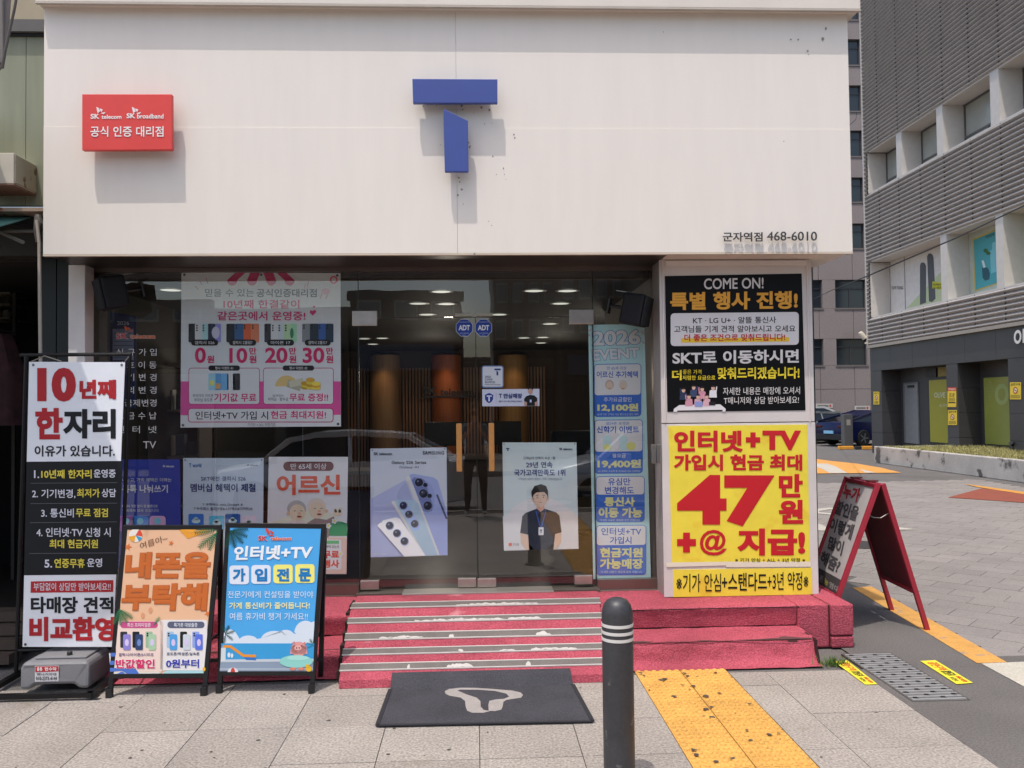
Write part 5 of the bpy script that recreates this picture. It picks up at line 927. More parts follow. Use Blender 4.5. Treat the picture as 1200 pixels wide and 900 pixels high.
# pink event poster
s = wsheet().z(190, 300, 4.287)
o = s.board('event_poster', [(97, 82), (896, 86), (898, 856), (92, 862)], paper('#D9E0E4'))
tag(o, 'large white and pink event poster with phone prices inside the left window', 'poster')
gl = [(x, 86, x-2, 630) for x in range(125, 890, 30)]+[(95, y, 896, y) for y in range(110, 630, 30)]
s.lines('grid_print', gl, 1.1, '#A9B0B6', 1)
s.polys('pink_band', [[(94, 630), (897, 630), (897, 798), (93, 800)]], '#B8447C', 1)
for cx, dx in ((352, 40), (452, 15), (548, -15), (640, -40)):
    s.polys('awning_stripe', [[(cx-25+dx, 85), (cx+25+dx, 85), (cx+25, 122)]+ell(cx, 122, 25, 27, 10, 0, 180)+[(cx-25, 122)]], '#A22B50', 2)
s.disc(862, 120, 20, '#B34A5C', 2); s.disc(862, 120, 12, '#DDC2C6', 3)
s.text('믿을 수 있는', 217, 165, 462, 205, '#4C4D52', .008); s.text('공식인증대리점', 475, 165, 777, 207, '#35353A', .02)
s.text('10년째 한결같이', 308, 220, 690, 264, '#A8285A', .02); s.text('같은곳에서 운영중!', 278, 278, 720, 324, '#A8285A', .025)
s.lines('spark_print', [(165, 150, 182, 168), (190, 125, 200, 145), (222, 112, 230, 140), (720, 140, 715, 165), (735, 125, 730, 160)], 4, '#A8788A', 2)
s.polys('heart_print', [[(757, 300), (742, 285), (744, 272), (757, 276), (768, 270), (776, 280)], [(763, 262), (756, 253), (763, 250), (771, 252)]], '#A8285A', 2)
s.polys('hand_print', [ell(822, 178, 22, 16, 10), [(800, 185), (806, 190), (798, 218), (793, 214)], [(828, 190), (836, 192), (826, 218), (820, 214)]], '#C9909C', 2)
B1 = ['#23262B', '#C9D3DE', '#8FB3D8', '#2A2F42', '#7A78C4']; B2 = ['#1D2227', '#2F4F74', '#C9502F', '#D6694B']; B3 = ['#2B2D31', '#C5CCDA', '#A6AFD6', '#9AB48F', '#86B78F']; B4 = ['#6D7275', '#1F2A33', '#2F4E86', '#20303F']
for (a, b), cs, lb in (((133, 296), B1, '갤럭시 S26'), ((323, 487), B2, '갤럭시 Z플립7'), ((514, 677), B3, '아이폰 17'), ((703, 861), B4, '갤럭시 Z폴드7')):
    wd = (b-a)/len(cs)
    for k, h in enumerate(cs):
        s.rect(a+wd*k, 340, a+wd*(k+1)+(4 if k < len(cs)-1 else 0), 434, h, 2+k % 2, 6, 'phone_print')
        if k < 4: s.polys('lens_print', [ell(a+wd*k+10, 350+12*q, 4.5, 4.5, 8) for q in range(3 if wd < 35 else 2)], '#0E0F12', 5)
    s.rect(a+14, 420, b-14, 450, '#121214', 6, 14, 'pill'); s.text(lb, a+32, 427, b-32, 444, '#D8D8D8', .015, 8)
s.disc(270, 385, 20, '#A7A3E6', 5, 30); s.disc(652, 388, 9, '#2E6B4F', 5, 26)
for st, x0_, y0_, x1_, y1_ in (('0', 165, 460, 220, 538), ('원', 226, 500, 262, 538), ('10', 338, 462, 428, 538), ('만', 438, 460, 474, 494), ('원', 438, 500, 474, 538), ('20', 518, 460, 630, 538), ('만', 638, 460, 674, 494), ('원', 638, 500, 674, 538), ('30', 706, 460, 815, 538), ('만', 824, 460, 860, 494), ('원', 824, 500, 860, 538)):
    s.text(st, x0_, y0_, x1_, y1_, '#A81E4E', .035)
for a, b, lb in ((133, 491, '행사 이벤트 01'), (508, 862, '행사 이벤트 02')):
    s.rect(a, 562, b, 746, '#9A2455', 2, 14, 'box_border'); s.rect(a+3, 565, b-3, 743, '#D9E0E4', 3, 12, 'box')
    c = (a+b)/2; s.rect(c-79, 550, c+79, 576, '#121214', 4, 12, 'pill'); s.text(lb, c-45, 556, c+45, 571, '#D8D8D8', .015, 6)
for x, h in ((233, '#7FA7CF'), (262, '#4E7FA8'), (298, '#5E8FC0'), (328, '#BFC6CC'), (356, '#2A2B2D')): s.rect(x, 590, x+36, 674, h, 4+(x % 2), 5, 'phone_print')
s.rect(240, 625, 262, 650, '#D9B95A', 6, 3, 'picture_print'); s.rect(270, 640, 294, 668, '#B88A5A', 6, 3, 'picture_print')
s.polys('banknote_print', [ell(625, 655, 56, 55, 12, 180, 330)+[(650, 655)]], '#B89A63', 4)
s.polys('banknote_print', [rotp(rrect(628, 630, 700, 668, 3), 660, 650, 18)], '#8C8A78', 4.8); s.polys('banknote_print', [rotp(rrect(640, 622, 712, 655, 3), 670, 640, -15)], '#A5A28E', 5.4)
for ci, (x, y) in enumerate(((715, 660), (715, 650), (715, 640), (740, 660), (740, 648), (740, 635), (740, 622), (770, 662), (770, 652), (770, 642))): s.disc(x+5, y, 22, '#CBA23E' if ci % 2 else '#9E7826', 6+ci*.8, 11, 'coin_print')
s.text('우리아이 키즈폰', 154, 693, 258, 710, '#333338', .01); s.text('부모님 효도폰', 162, 714, 254, 731, '#333338', .01); s.text('기기값 무료', 262, 690, 474, 732, '#A8225A', .03)
s.text('남아있는', 556, 695, 612, 708, '#333338', .01); s.text('위약금 · 할부금', 532, 711, 634, 728, '#333338', .01); s.text('무료 증정!!', 640, 690, 834, 730, '#A8225A', .03)
s.rect(130, 764, 861, 836, '#9A2455', 2, 16, 'box_border'); s.rect(134, 768, 857, 832, '#D9E0E4', 3, 13, 'box')
s.text('인터넷+TV 가입 시', 168, 780, 533, 822, '#25262A', .02); s.text('현금 최대지원!', 546, 778, 824, 818, '#A8225A', .03)
s.text('기가인 + ALL 약정기준', 430, 839, 570, 855, '#6A6C70', .005)
for x, y in ((112, 94), (498, 94), (880, 98), (105, 850), (884, 844)):
    s.disc(x, y, 7, '#55585A', 2); s.disc(x, y, 3, '#1D1E20', 3)
# dark blue poster
s = wsheet().z(140, 520, 4.286)
o = s.board('family_plan_poster', [(-12, 80), (304, 78), (308, 420), (310, 620), (-14, 620)], paper('#1E2C7E')); tag(o, 'dark blue poster with white text, lowest and leftmost in the left window', 'poster')
s.text('SK telecom', 218, 107, 274, 118, '#C8CCE0', .02); s.text('나누고, 가족 혜택은 더하는', 15, 172, 262, 192, '#C8CCE0', .005); s.text('톡톡 나눠쓰기', 15, 206, 243, 246, '#DADDEC', .025)
s.text('데이터 걱정 없이 한 플랜으로', 15, 306, 192, 320, '#B8BCD6', .005); s.text('행복하게 모두 드립니다', 15, 328, 198, 343, '#B8BCD6', .005)
for x, h in ((-5, '#7A3F8C'), (65, '#2E6DB8'), (152, '#B98AA8')):
    s.rect(x, 362, x+80, 440, h, 2, 16, 'icon_print'); s.disc(x+40, 388, 16, '#5FA6CF', 3)
# membership poster
o = s.board('membership_poster', [(320, 72), (724, 72), (720, 620), (318, 620)], paper('#9FAAC4')); tag(o, 'pale blue grey poster with navy writing between the dark blue and the cream posters', 'poster')
s.text('T world', 350, 98, 412, 118, '#2B5A8A', .03); s.text('SK telecom', 640, 102, 695, 111, '#333A55', .02)
s.text('SKT에선 갤럭시 S26', 410, 163, 634, 187, '#3A4160', .005); s.text('멤버십 혜택이 제철', 357, 200, 684, 242, '#222C56', .03)
s.text('T 우주패스 with Disney+ &', 417, 298, 620, 314, '#333A55', .01); s.text('T 우주패스 올리브영&스타벅스&이마트24', 372, 318, 668, 334, '#333A55', .01)
for x, y, h in ((347, 352, '#1E5A9E'), (450, 362, '#4E9AC6'), (531, 352, '#1E4A86'), (612, 362, '#B8A6B0')):
    s.rect(x, y, x+76, y+70, h, 2, 8, 'icon_print'); s.polys('cloud_print', [ell(x+38, y+36, 22, 12, 12), ell(x+38, y+26, 11, 10, 10)], '#9CC4E0', 3)
for x in (330, 715): s.disc(x, 82, 5, '#6D7586', 2)
# senior poster
o = s.board('senior_poster', [(750, 66), (1148, 66), (1140, 655), (738, 655)], paper('#CDD1B8')); tag(o, 'cream and green poster for seniors with a smiling old couple in the left window', 'poster')
s.rect(823, 90, 1076, 136, '#5A3230', 2, 22, 'pill'); s.text('만 65세 이상', 860, 99, 1040, 129, '#E4DCD2', .01)
s.text('어르신', 790, 155, 1110, 258, '#B0462B', .05, 5, out=('#E8E4D8', .05))
s.polys('picture_print', [[(741, 400), (800, 380), (950, 330), (1060, 345), (1145, 420), (1143, 460), (740, 460)]], '#D9C9A0', 1)
s.polys('hill_print', [ell(1100, 462, 75, 72, 14, 180, 305)+[(1143, 400), (1143, 462)]], '#3F7A52', 2)
for cx, cy in ((890, 340), (990, 328)):
    s.disc(cx, cy-12, 48, '#8F8D8C' if cx < 950 else '#B8A89C', 3, 44, 'hair_print'); s.disc(cx+4, cy+6, 40, '#D9A48C', 4, 42, 'face_print'); s.disc(cx-46*(1 if cx < 950 else -1)+4, cy+10, 9, '#CF967E', 4)
    s.disc(cx+14, cy+10, 8, '#C98670', 5, 6, 'nose_print'); s.disc(cx+14, cy+26, 12, '#7C2F2A', 5, 5, 'mouth_print')
    for q in (-8, 24): s.lines('eye_print', [(cx+q-6, cy-1, cx+q, cy-5), (cx+q, cy-5, cx+q+6, cy-1)], 2.5, '#3A2A28', 5)
s.polys('clothes_print', [[(840, 400), (880, 378), (930, 385), (950, 470), (830, 470)]], '#C4A6A0', 3); s.polys('clothes_print', [[(940, 400), (985, 372), (1040, 382), (1075, 365), (1090, 385), (1060, 400), (1050, 470), (930, 470)]], '#7C6A66', 3)
s.polys('hand_print', [ell(1095, 345, 22, 18, 12), rotp(rrect(1100, 318, 1112, 345, 5), 1105, 340, 25), rotp(rrect(1082, 325, 1092, 345, 4), 1085, 340, -20)], '#D9A48C', 4)
for x, y in ((1080, 388), (1050, 412), (1110, 552)): s.polys('daisy_print', [ell(x+9*math.cos(k*1.257), y+9*math.sin(k*1.257), 6, 6, 8) for k in range(5)], '#E8E6DC', 4); s.disc(x, y, 5, '#D9B33E', 5)
s.polys('brick_print', [[(739, 470), (1142, 470), (1140, 653), (738, 653)]], '#B59A8E', 2)
s.rect(1000, 482, 1115, 632, '#DED9CC', 3, 10, 'box'); s.rect(1030, 486, 1103, 502, '#5E9A66', 4, 4, 'bar_print'); s.text('받을 혜택 있는곳', 1008, 510, 1104, 524, '#4A3A36', .01)
s.text('무료', 1022, 537, 1104, 575, '#B8432F', .05, 5); s.text('행사', 1022, 582, 1104, 622, '#B8432F', .05, 5)
# phone series poster on the left door
s = wsheet().z(400, 500, 4)
o = s.board('phone_series_poster', [(136, 103), (493, 97), (498, 603), (138, 613)], paper('#A3A9CE')); tag(o, 'lavender poster showing the backs of three phones on the left glass door', 'poster')
s.polys('bottom_tone', [[(137, 430), (496, 400), (498, 602), (138, 612)]], '#8087C2', 1); s.polys('wedge_print', [[(136, 340), (300, 250), (440, 600), (138, 610)]], '#8D93C8', 2)
s.text('SK telecom', 152, 120, 238, 134, '#2C2F40', .03); s.text('SAMSUNG', 382, 114, 482, 131, '#1F2233', .04, spacing=1.15); s.text('Galaxy S26 Series', 236, 160, 398, 179, '#26293A', .02); s.text('Galaxy AI', 272, 184, 362, 198, '#4A4F6C', .005)
def pshape(body, edge, camq, lens, hb, he, hc, L0):
    s.polys('phone_edge_print', [edge], he, L0); s.polys('phone_back_print', [body], hb, L0+1); s.polys('camera_print', [camq], hc, L0+2)
    s.polys('lens_ring_print', [ell(x, y, r, r, 18) for x, y, r in lens], '#6C7494', L0+3); s.polys('lens_print', [ell(x-1, y-1, r*.84, r*.84, 18) for x, y, r in lens], '#1E2130', L0+4)
    s.polys('lens_glint', [ell(x-r*.25, y-r*.3, r*.22, r*.22, 8) for x, y, r in lens if r > 15], '#565D78', L0+5)
pshape([(318, 226), (335, 220), (432, 238), (452, 252), (497, 410), (498, 602), (462, 602)], [(303, 238), (318, 226), (464, 602), (452, 602)], [(330, 250), (340, 236), (375, 240), (390, 250), (430, 370), (425, 395), (405, 402), (385, 395)], [(365, 262, 23), (386, 314, 24), (406, 371, 24), (395, 274, 12), (415, 325, 12)], '#7F8ABB', '#B4BDE0', '#5E6894', 3)
s.lines('pen_print', [(448, 318, 494, 432)], 9, '#2E3350', 6)
pshape([(248, 347), (262, 341), (345, 345), (360, 360), (452, 602), (395, 604)], [(234, 352), (248, 345), (398, 604), (386, 605)], [(270, 355), (285, 346), (305, 352), (368, 460), (362, 482), (340, 488)], [(292, 370, 20), (318, 411, 20), (345, 455, 20)], '#8FA3CF', '#C3D0EA', '#7C8FBC', 9)
pshape([(184, 455), (196, 438), (255, 424), (275, 430), (395, 604), (305, 607)], [(169, 462), (184, 448), (308, 607), (296, 608)], [(206, 455), (218, 442), (240, 444), (318, 540), (312, 558), (290, 560)], [(228, 463, 20), (262, 499, 20), (297, 536, 20)], '#C3CBD8', '#E3E7EC', '#AFB8C8', 15)
s.text('갤럭시 공식인증', 152, 592, 210, 600, '#C8CBE0', .005)
for x, y in ((145, 110), (484, 104)): s.disc(x, y, 4, '#777', 2)
# staff poster on the right door
o = s.board('staff_poster', [(755, 74), (1102, 74), (1112, 573), (763, 582)], paper('#A6BAC8')); tag(o, 'pale blue poster with a staff member in dark polo shirt on the right glass door', 'poster')
s.polys('disc_print', [[(762, 580), (759, 470), (757, 420)]+ell(935, 500, 185, 168, 20, 206, 330)+[(1108, 420), (1111, 572)]], '#D3D5C4', 1)
s.rect(772, 100, 788, 104, '#2A3566', 3); s.rect(778, 104, 783, 114, '#2A3566', 3)
s.text('SK telecom', 1022, 99, 1082, 110, '#2F3650', .03); s.text('고객님의 만족이 우선 1등', 852, 140, 1003, 154, '#34405C', .01); s.text('29년 연속', 866, 164, 990, 193, '#232E66', .03); s.text('국가고객만족도 1위', 810, 200, 1050, 231, '#232E66', .03); s.text('고객님의 성원에 힘입어 1위로 선정되었습니다', 828, 239, 1036, 251, '#4A5670', .0)
SK_ = '#C49A88'
s.polys('neck_print', [[(918, 360), (950, 360), (954, 394), (936, 402), (914, 394)]], '#B58A78', 3)
s.polys('polo_print', [[(838, 498), (848, 420), (862, 405), (905, 388), (916, 384), (934, 400), (952, 384), (965, 388), (1008, 402), (1022, 416), (1032, 494), (1002, 503), (994, 576), (880, 578), (876, 506)]], '#1E2430', 4)
s.polys('arm_print', [[(839, 500), (875, 508), (878, 545), (905, 577), (865, 578), (842, 545)], [(1031, 496), (1002, 504), (998, 540), (966, 576), (1008, 575), (1030, 540)]], SK_, 4)
s.disc(932, 337, 33, SK_, 5, 39, 'face_print'); s.polys('ear_print', [ell(897, 340, 6, 10, 8), ell(967, 338, 6, 10, 8)], SK_, 5)
s.polys('hair_print', [[(894, 338), (890, 305), (905, 278), (935, 269), (960, 278), (968, 300), (969, 336), (963, 318), (950, 306), (915, 308), (900, 320)]], '#1C1817', 6)
s.lines('brow_print', [(912, 322, 924, 320), (942, 320, 954, 322)], 2.5, '#2A1E1A', 6); s.polys('eye_print', [ell(918, 331, 3, 3, 8), ell(948, 331, 3, 3, 8)], '#221A18', 6); s.lines('mouth_print', [(924, 355, 941, 355)], 2, '#8C5248', 6); s.lines('nose_print', [(934, 336, 932, 346)], 2, '#A87E6E', 6)
s.polys('collar_print', [[(914, 384), (934, 402), (922, 412), (908, 390)], [(953, 384), (935, 402), (948, 412), (960, 390)]], '#2C3444', 5)
s.lines('lanyard_print', [(912, 396, 933, 472), (958, 396, 938, 472)], 3.5, '#3454A0', 6); s.rect(924, 471, 948, 508, '#D5DAE0', 7, 2, 'badge_print'); s.rect(930, 482, 942, 486, '#2A3566', 8); s.rect(934, 486, 938, 498, '#2A3566', 8)
s.rect(784, 545, 799, 559, '#C4543E', 3, 2, 'mark_print'); s.text('한국능률', 805, 545, 832, 558, '#6B5F58', 0)
for x, y in ((763, 82), (1094, 80)): s.disc(x, y, 4, '#888', 2)
# event banner
s = wsheet().z(660, 300, 3.75)
zb = wsheet().z(680, 480, 3.75)
BR = (zb.ox+310/3.75-660)*3.75, (480+742/3.75-300)*3.75
o = s.board('event_banner', [(110, 302), (357, 300), ((680+310/3.75-660)*3.75, (480+742/3.75-300)*3.75), ((680+57/3.75-660)*3.75, (480+745/3.75-300)*3.75)], paper('#93BFD3')); tag(o, 'tall light blue event banner with stacked offer boxes beside the right glass door', 'banner')
zb.root = o
s.text('2026', 128, 326, 338, 394, '#B4D2DE', .05, 5, out=('#2E568F', .03), quad=[(126, 332), (338, 322), (340, 388), (128, 396)]); s.text('EVENT', 128, 405, 335, 460, '#B4D2DE', .05, 5, out=('#2E568F', .03), quad=[(126, 412), (334, 402), (336, 446), (130, 462)])
s.lines('swirl_print', [(113, 330, 122, 322), (112, 345, 118, 352), (345, 330, 354, 345), (348, 375, 357, 385)], 3, '#B0506A', 2)
def obox(q, x0, y0, x1, y1, ym, sk=0):
    q.polys('box_border', [rrect(x0, y0, x1, y1, 16, sk)], '#2F57A0', 2); q.polys('box', [rrect(x0+3, y0+3, x1-3, ym, 12, sk)], '#B3D0DA', 3)
obox(s, 135, 475, 343, 708, 612, -3); YE = '#D5D17A'
s.text('만 65세 이상', 192, 485, 278, 500, '#3B5C96', .005); s.text('어르신 추가혜택', 147, 506, 328, 535, '#2A4C92', .03)
for cx, hh in ((203, '#A08C84'), (263, '#A8A6A4')):
    s.disc(cx, 566, 19, hh, 4, 22, 'hair_print'); s.disc(cx, 570, 14, '#C9A08E', 5, 19, 'face_print'); s.polys('clothes_print', [[(cx-30, 609), (cx-18, 592), (cx+18, 590), (cx+34, 609)]], '#BFB2B4' if cx < 230 else '#D5DCE0', 4)
    s.lines('smile_print', [(cx-6, 580, cx, 583), (cx, 583, cx+6, 580)], 2, '#7A3A34', 6)
s.text('추가요금할인', 178, 620, 300, 641, '#C6D8E4', .01); s.text('12,100원', 150, 648, 330, 684, YE, .06); s.text('65세 이상 고객님 대상 통신요금 할인 혜택', 150, 691, 330, 701, '#A8BFD8', 0)
obox(zb, 62, 45, 275, 282, 185, -2)
zb.text('갤24폰 포켓폰', 112, 54, 216, 67, '#3B5C96', .005); zb.text('신학기 이벤트', 72, 72, 258, 103, '#2A4C92', .04)
for x in (95, 165): zb.rect(x, 110, x+46, 182, '#D6E2E6', 4, 6, 'phone_print'); zb.rect(x+4, 115, x+42, 177, '#9AB8C8', 5, 4, 'screen_print')
zb.disc(118, 165, 16, '#CFC36A', 6, 14); zb.disc(222, 160, 20, '#CFC36A', 6, 18)
zb.text('월요금', 140, 193, 200, 211, '#C6D8E4', .01); zb.text('19,400원', 75, 219, 267, 258, YE, .06); zb.text('5G 컴팩트 요금제 월 39,000원 25% 선택약정', 78, 266, 262, 275, '#A8BFD8', 0)
obox(zb, 68, 293, 283, 495, 374, -2)
zb.text('유심만', 122, 300, 220, 333, '#2A4C92', .03); zb.text('변경해도', 108, 338, 235, 371, '#2A4C92', .03); zb.text('통신사', 106, 384, 240, 425, YE, .06); zb.text('이동 가능', 80, 431, 272, 475, YE, .06); zb.text('자세한 내용은 매장에 문의 바랍니다', 85, 481, 262, 490, '#A8BFD8', 0)
obox(zb, 70, 508, 290, 728, 596, -2)
zb.text('인터넷+TV', 92, 519, 268, 552, '#2A4C92', .02); zb.text('가입시', 130, 558, 225, 590, '#2A4C92', .03); zb.text('현금지원', 86, 607, 274, 650, YE, .06); zb.text('가능매장', 86, 655, 276, 700, YE, .06); zb.text('자세한 내용은 매장에 문의 바랍니다', 90, 708, 272, 718, '#A8BFD8', 0)
# stickers
PG = 1.15
s = Sheet((0, GY-.0075, 0), (0, -1, 0)).z(520, 360, 6.923)
for cx in (167, 323):
    oc = [(cx+70*math.cos(R(22.5+45*k)), 167+72*math.sin(R(22.5+45*k))) for k in range(8)]
    o = s.board('security_sticker', [(cx+(x-cx)*1.06, 167+(y-167)*1.06) for x, y in oc], paper('#B9BDC9'), th=.002); s.polys('octagon_print', [oc], '#24408F', 1)
    tag(o, 'blue octagonal alarm sticker at the top of the %s glass door' % ('left' if cx < 200 else 'right'), 'sticker', 'security stickers on the doors')
    s.text('ADT', cx-46, 145, cx+46, 188, '#D8DAE2', .05); s.text('무인경비구역', cx-38, 116, cx+38, 126, '#B8BED6', .01); s.text('24시간 출동경비', cx-36, 206, cx+36, 216, '#B8BED6', .02); s.text('캡스', cx-14, 222, cx+14, 230, '#B8BED6', 0)
o = s.board('certificate_sticker', rrect(308, 474, 486, 654, 20), paper('#5D74A0'), th=.002); tag(o, 'square white certificate sticker with blue rim above the staff banner on the right door', 'sticker')
s.rect(316, 482, 478, 644, '#C3C8CE', 1, 14); s.rect(412, 498, 462, 512, '#2C3E7A', 3, name='letter_bar'); s.polys('letter_stem', [[(428, 516), (442, 524), (442, 553), (428, 553)]], '#2C3E7A', 3)
s.text('2026', 334, 556, 382, 572, '#4C5468', .01); s.text('안심매장', 334, 578, 396, 594, '#4C5468', .01); s.text('통신소비자 인증', 334, 600, 416, 616, '#4C5468', .02); s.text('방송통신이용자보호협회', 332, 624, 462, 632, '#4C5468', .01)
o = s.board('safe_store_sticker', [(312, 666), (776, 662), (776, 802), (313, 804)], paper('#BDC3D2'), th=.002); tag(o, 'wide white sticker with shield and small staff figure on the right glass door', 'sticker')
s.polys('shield_print', [[(368, 696), (402, 712), (400, 748), (386, 768), (368, 778), (350, 768), (336, 748), (334, 712)]], '#243A82', 2); s.rect(348, 716, 390, 726, '#CDD3E0', 3); s.rect(362, 728, 374, 764, '#CDD3E0', 3)
s.lines('divider_print', [(425, 690, 425, 782)], 2, '#8C94AC', 2)
s.text('T', 446, 702, 474, 736, '#24306E', .03); s.text('안심매장', 484, 700, 636, 740, '#24306E', .05); s.text('믿을 수 있는 통신 판매점 인증매장', 446, 757, 636, 771, '#555C78', .01)
s.polys('polo_print', [[(655, 800), (652, 745), (668, 722), (700, 712), (735, 716), (758, 738), (760, 800)]], '#16171C', 3); s.disc(703, 680, 19, '#B08C7C', 4, 26, 'face_print'); s.polys('hair_print', [[(682, 672), (684, 652), (704, 642), (722, 652), (724, 674), (712, 662), (694, 662)]], '#12100F', 5)
s.polys('arm_print', [[(654, 762), (676, 772), (674, 800), (656, 800)], [(758, 762), (738, 772), (740, 800), (758, 800)]], '#B08C7C', 4); s.rect(698, 750, 712, 772, '#AFC0DA', 5)
PG = 1.0
# small white tape tabs above the stickers
for x0_ in (92, 258): tag(s.board('tape_tab', rrect(x0_, 50, x0_+138, 76, 10), paper('#B9B6A4'), th=.002) if False else bx('door_stop_tab', mat('#A8A594', .5), None, s.P(x0_, 50).x, GY-.03, s.P(0, 76).z, s.P(x0_+138, 0).x, GY-.008, s.P(0, 52).z, bevel=.003), 'pale rounded tab above the %s alarm sticker' % ('left' if x0_ < 200 else 'right'), 'door stop', 'pale tabs at the top of the doors')
# vinyl lettering on the left window
s = Sheet((0, GY-.0075, 0), (0, -1, 0)).z(0, 290, 3.333)
vt = empty('window_lettering', at(160, 460, GY-.008), 'white vinyl service list in a column on the glass beside the hanging banner', 'lettering'); s.root = vt
sk_logo(s, 485, 306, 36, 24, '#C9582F', '', 0)
s.text('SK', 455, 334, 498, 357, '#B0303A', .04, 4, out=('#C9C4BE', .04)); s.text('telecom', 508, 338, 606, 356, '#C9622F', .04, 4, out=('#C9C4BE', .04))
for st, y in (('신 규 가 입', 395), ('번 호 이 동', 445), ('기 기 변 경', 493), ('명 의 변 경', 543), ('요금제변경', 593), ('요 금 수 납', 643), ('인  터  넷', 697)):
    s.text(st, 455, y, 612, y+28, '#D9D6D0', .0, 4, out=('#1A1A1A', .03))
s.text('TV', 560, 757, 610, 785, '#D9D6D0', .0, 4, out=('#1A1A1A', .03))
# calendar behind glass
s = Sheet((0, GY+.25, 0), (0, -1, 0)).z(0, 290, 3.333)
o = s.board('wall_calendar', [(428, 250), (533, 270), (530, 630), (430, 630)], mat('#1E2A5A', .5)); tag(o, 'dark blue hanging calendar behind the glass at far left of the window', 'calendar')
s.rect(440, 318, 522, 440, '#8C93A8', 1); s.text('2026', 458, 288, 505, 303, '#B8BCCB', .01)
s.lines('date_rows', [(444, y, 518, y) for y in range(335, 436, 16)], 2, '#3C4468', 2)
# =================================================================== POSTERS ON THE PILLAR
s = Sheet((0, PY-.004, 0), (0, -1, 0)).z(660, 300, 3.75)
o = s.board('switching_offer_poster', [(447, 88), (1048, 77), (1065, 678), (458, 685)], mat('#08080A', .5, var=.1, spec=.2)); tag(o, 'black poster with gold and white lettering on the upper half of the white pillar', 'poster')
s.text('COME ON!', 618, 99, 880, 147, '#D8D4D2', .02, tilt=-4)
s.text('특별 행사 진행!', 470, 160, 1030, 238, '#E2A23C', .045, tilt=-6, lay=4, out=('#7A4A1A', .012))
s.polys('rounded_box', [rrect(472, 252, 1035, 396, 16, -6)], '#D9D5D5', 2)
s.text('KT · LG U+ · 알뜰 통신사', 570, 269, 935, 298, '#1C1A1C', .015, tilt=-3); s.text('고객님들 기계 견적 알아보시고 오세요', 487, 307, 1020, 337, '#1C1A1C', .015, tilt=-3)
s.polys('highlight', [[(518, 362), (992, 357), (992, 376), (518, 381)]], '#E5C23A', 3); s.text('더 좋은 조건으로 맞춰드립니다!', 532, 344, 975, 376, '#C02A30', .03, tilt=-3, lay=5)
s.text('SKT로 이동하시면', 480, 418, 1035, 478, '#DCD8D6', .04, tilt=-8)
YL = '#E8D034'
s.text('더', 478, 501, 520, 546, YL, .04); s.text('좋은 가격', 525, 499, 607, 520, YL, .01); s.text('저렴한 요금으로', 524, 525, 668, 545, YL, .01); s.text('맞춰드리겠습니다!', 678, 490, 1038, 542, YL, .04, tilt=-3)
s.text('자세한 내용은 매장에 오셔서', 702, 578, 1040, 611, '#D5D1CF', .005, tilt=-4); s.text('T매니저와 상담 받아보세요!', 705, 620, 1035, 652, '#D5D1CF', .005, tilt=-4)
s.polys('table_print', [[(510, 655), (690, 652), (714, 672), (712, 684), (700, 684), (700, 676), (502, 679), (500, 685), (484, 685), (486, 672)]], '#DCD8DA', 3)
for i, (cx, cy, h) in enumerate(((528, 590, '#2A3550'), (573, 578, '#3A4668'), (610, 585, '#C98A9E'), (658, 580, '#D8D8DC'), (552, 618, '#C9909E'), (592, 618, '#C9A0AC'), (630, 618, '#D2A6B0'))):
    s.polys('clothes_print', [[(cx-17, cy+42), (cx-15, cy+12), (cx, cy+5), (cx+15, cy+12), (cx+17, cy+42)]], h, 3+i//4); s.disc(cx, cy, 8, '#D0A896', 5+i//4, 10, 'face_print'); s.polys('hair_print', [ell(cx, cy-4, 9, 8, 8, 180, 360)], '#2A1C1A', 6+i//4)
    s.lines('arm_print', [(cx-13, cy+18, cx-14, cy-8)] if i % 2 == 0 else [(cx+13, cy+18, cx+16, cy-6)], 5, h, 4)
s.rect(578, 640, 612, 662, '#8A94C8', 6, 3); s.rect(640, 640, 668, 656, '#1A1A22', 6, 3)
s = Sheet((0, PY-.004, 0), (0, -1, 0)).z(680, 480, 3.75)
YP = mat('#F0D944', .5, var=.05, scale=6, bump=.25, bscale=7, stain=('#E8C83A', 4, .6))
o = s.board('cash_offer_poster', [(387, 72), (998, 66), (1010, 682), (404, 686)], YP); tag(o, 'big yellow poster with huge red number 47 on the lower half of the pillar', 'poster')
RD = '#C3202A'
s.text('인터넷', 412, 92, 712, 186, RD, .055); s.text('+', 727, 100, 790, 166, RD, .09); s.text('TV', 800, 92, 966, 178, RD, .07)
s.text('가입시 현금 최대', 412, 197, 975, 268, RD, .055); s.text('47', 425, 287, 842, 508, RD, .07); s.text('만', 872, 283, 977, 386, RD, .06); s.text('원', 872, 396, 979, 502, RD, .06)
s.text('+', 425, 540, 508, 628, RD, .09); s.text('@', 525, 528, 641, 641, RD, .03); s.text('지급!', 692, 522, 988, 641, RD, .065); s.text('※ 기가 안심 + ALL + 3년 약정 ※', 680, 652, 988, 670, '#2A2418', .01)
TP = mat('#D5CFC6', .3, spec=.5)
o = s.board('terms_strip', [(408, 704), (1018, 695), (1020, 812), (410, 824)], YP); tag(o, 'yellow paper strip with black lettering at the very bottom of the white pillar', 'poster')
s.text('※기가 안심', 422, 722, 618, 802, '#1A1712', .008, tilt=-2); s.text('+스탠다드', 622, 718, 820, 798, '#1A1712', .02, tilt=-2); s.text('+3년 약정※', 822, 714, 1002, 794, '#1A1712', .008, tilt=-2)
for q_ in ([(375, 672), (640, 668), (640, 684), (380, 692)], [(640, 668), (1012, 668), (1014, 690), (640, 692)]):
    s.polys('clear_tape', [q_], '#E2DAC4', 3)
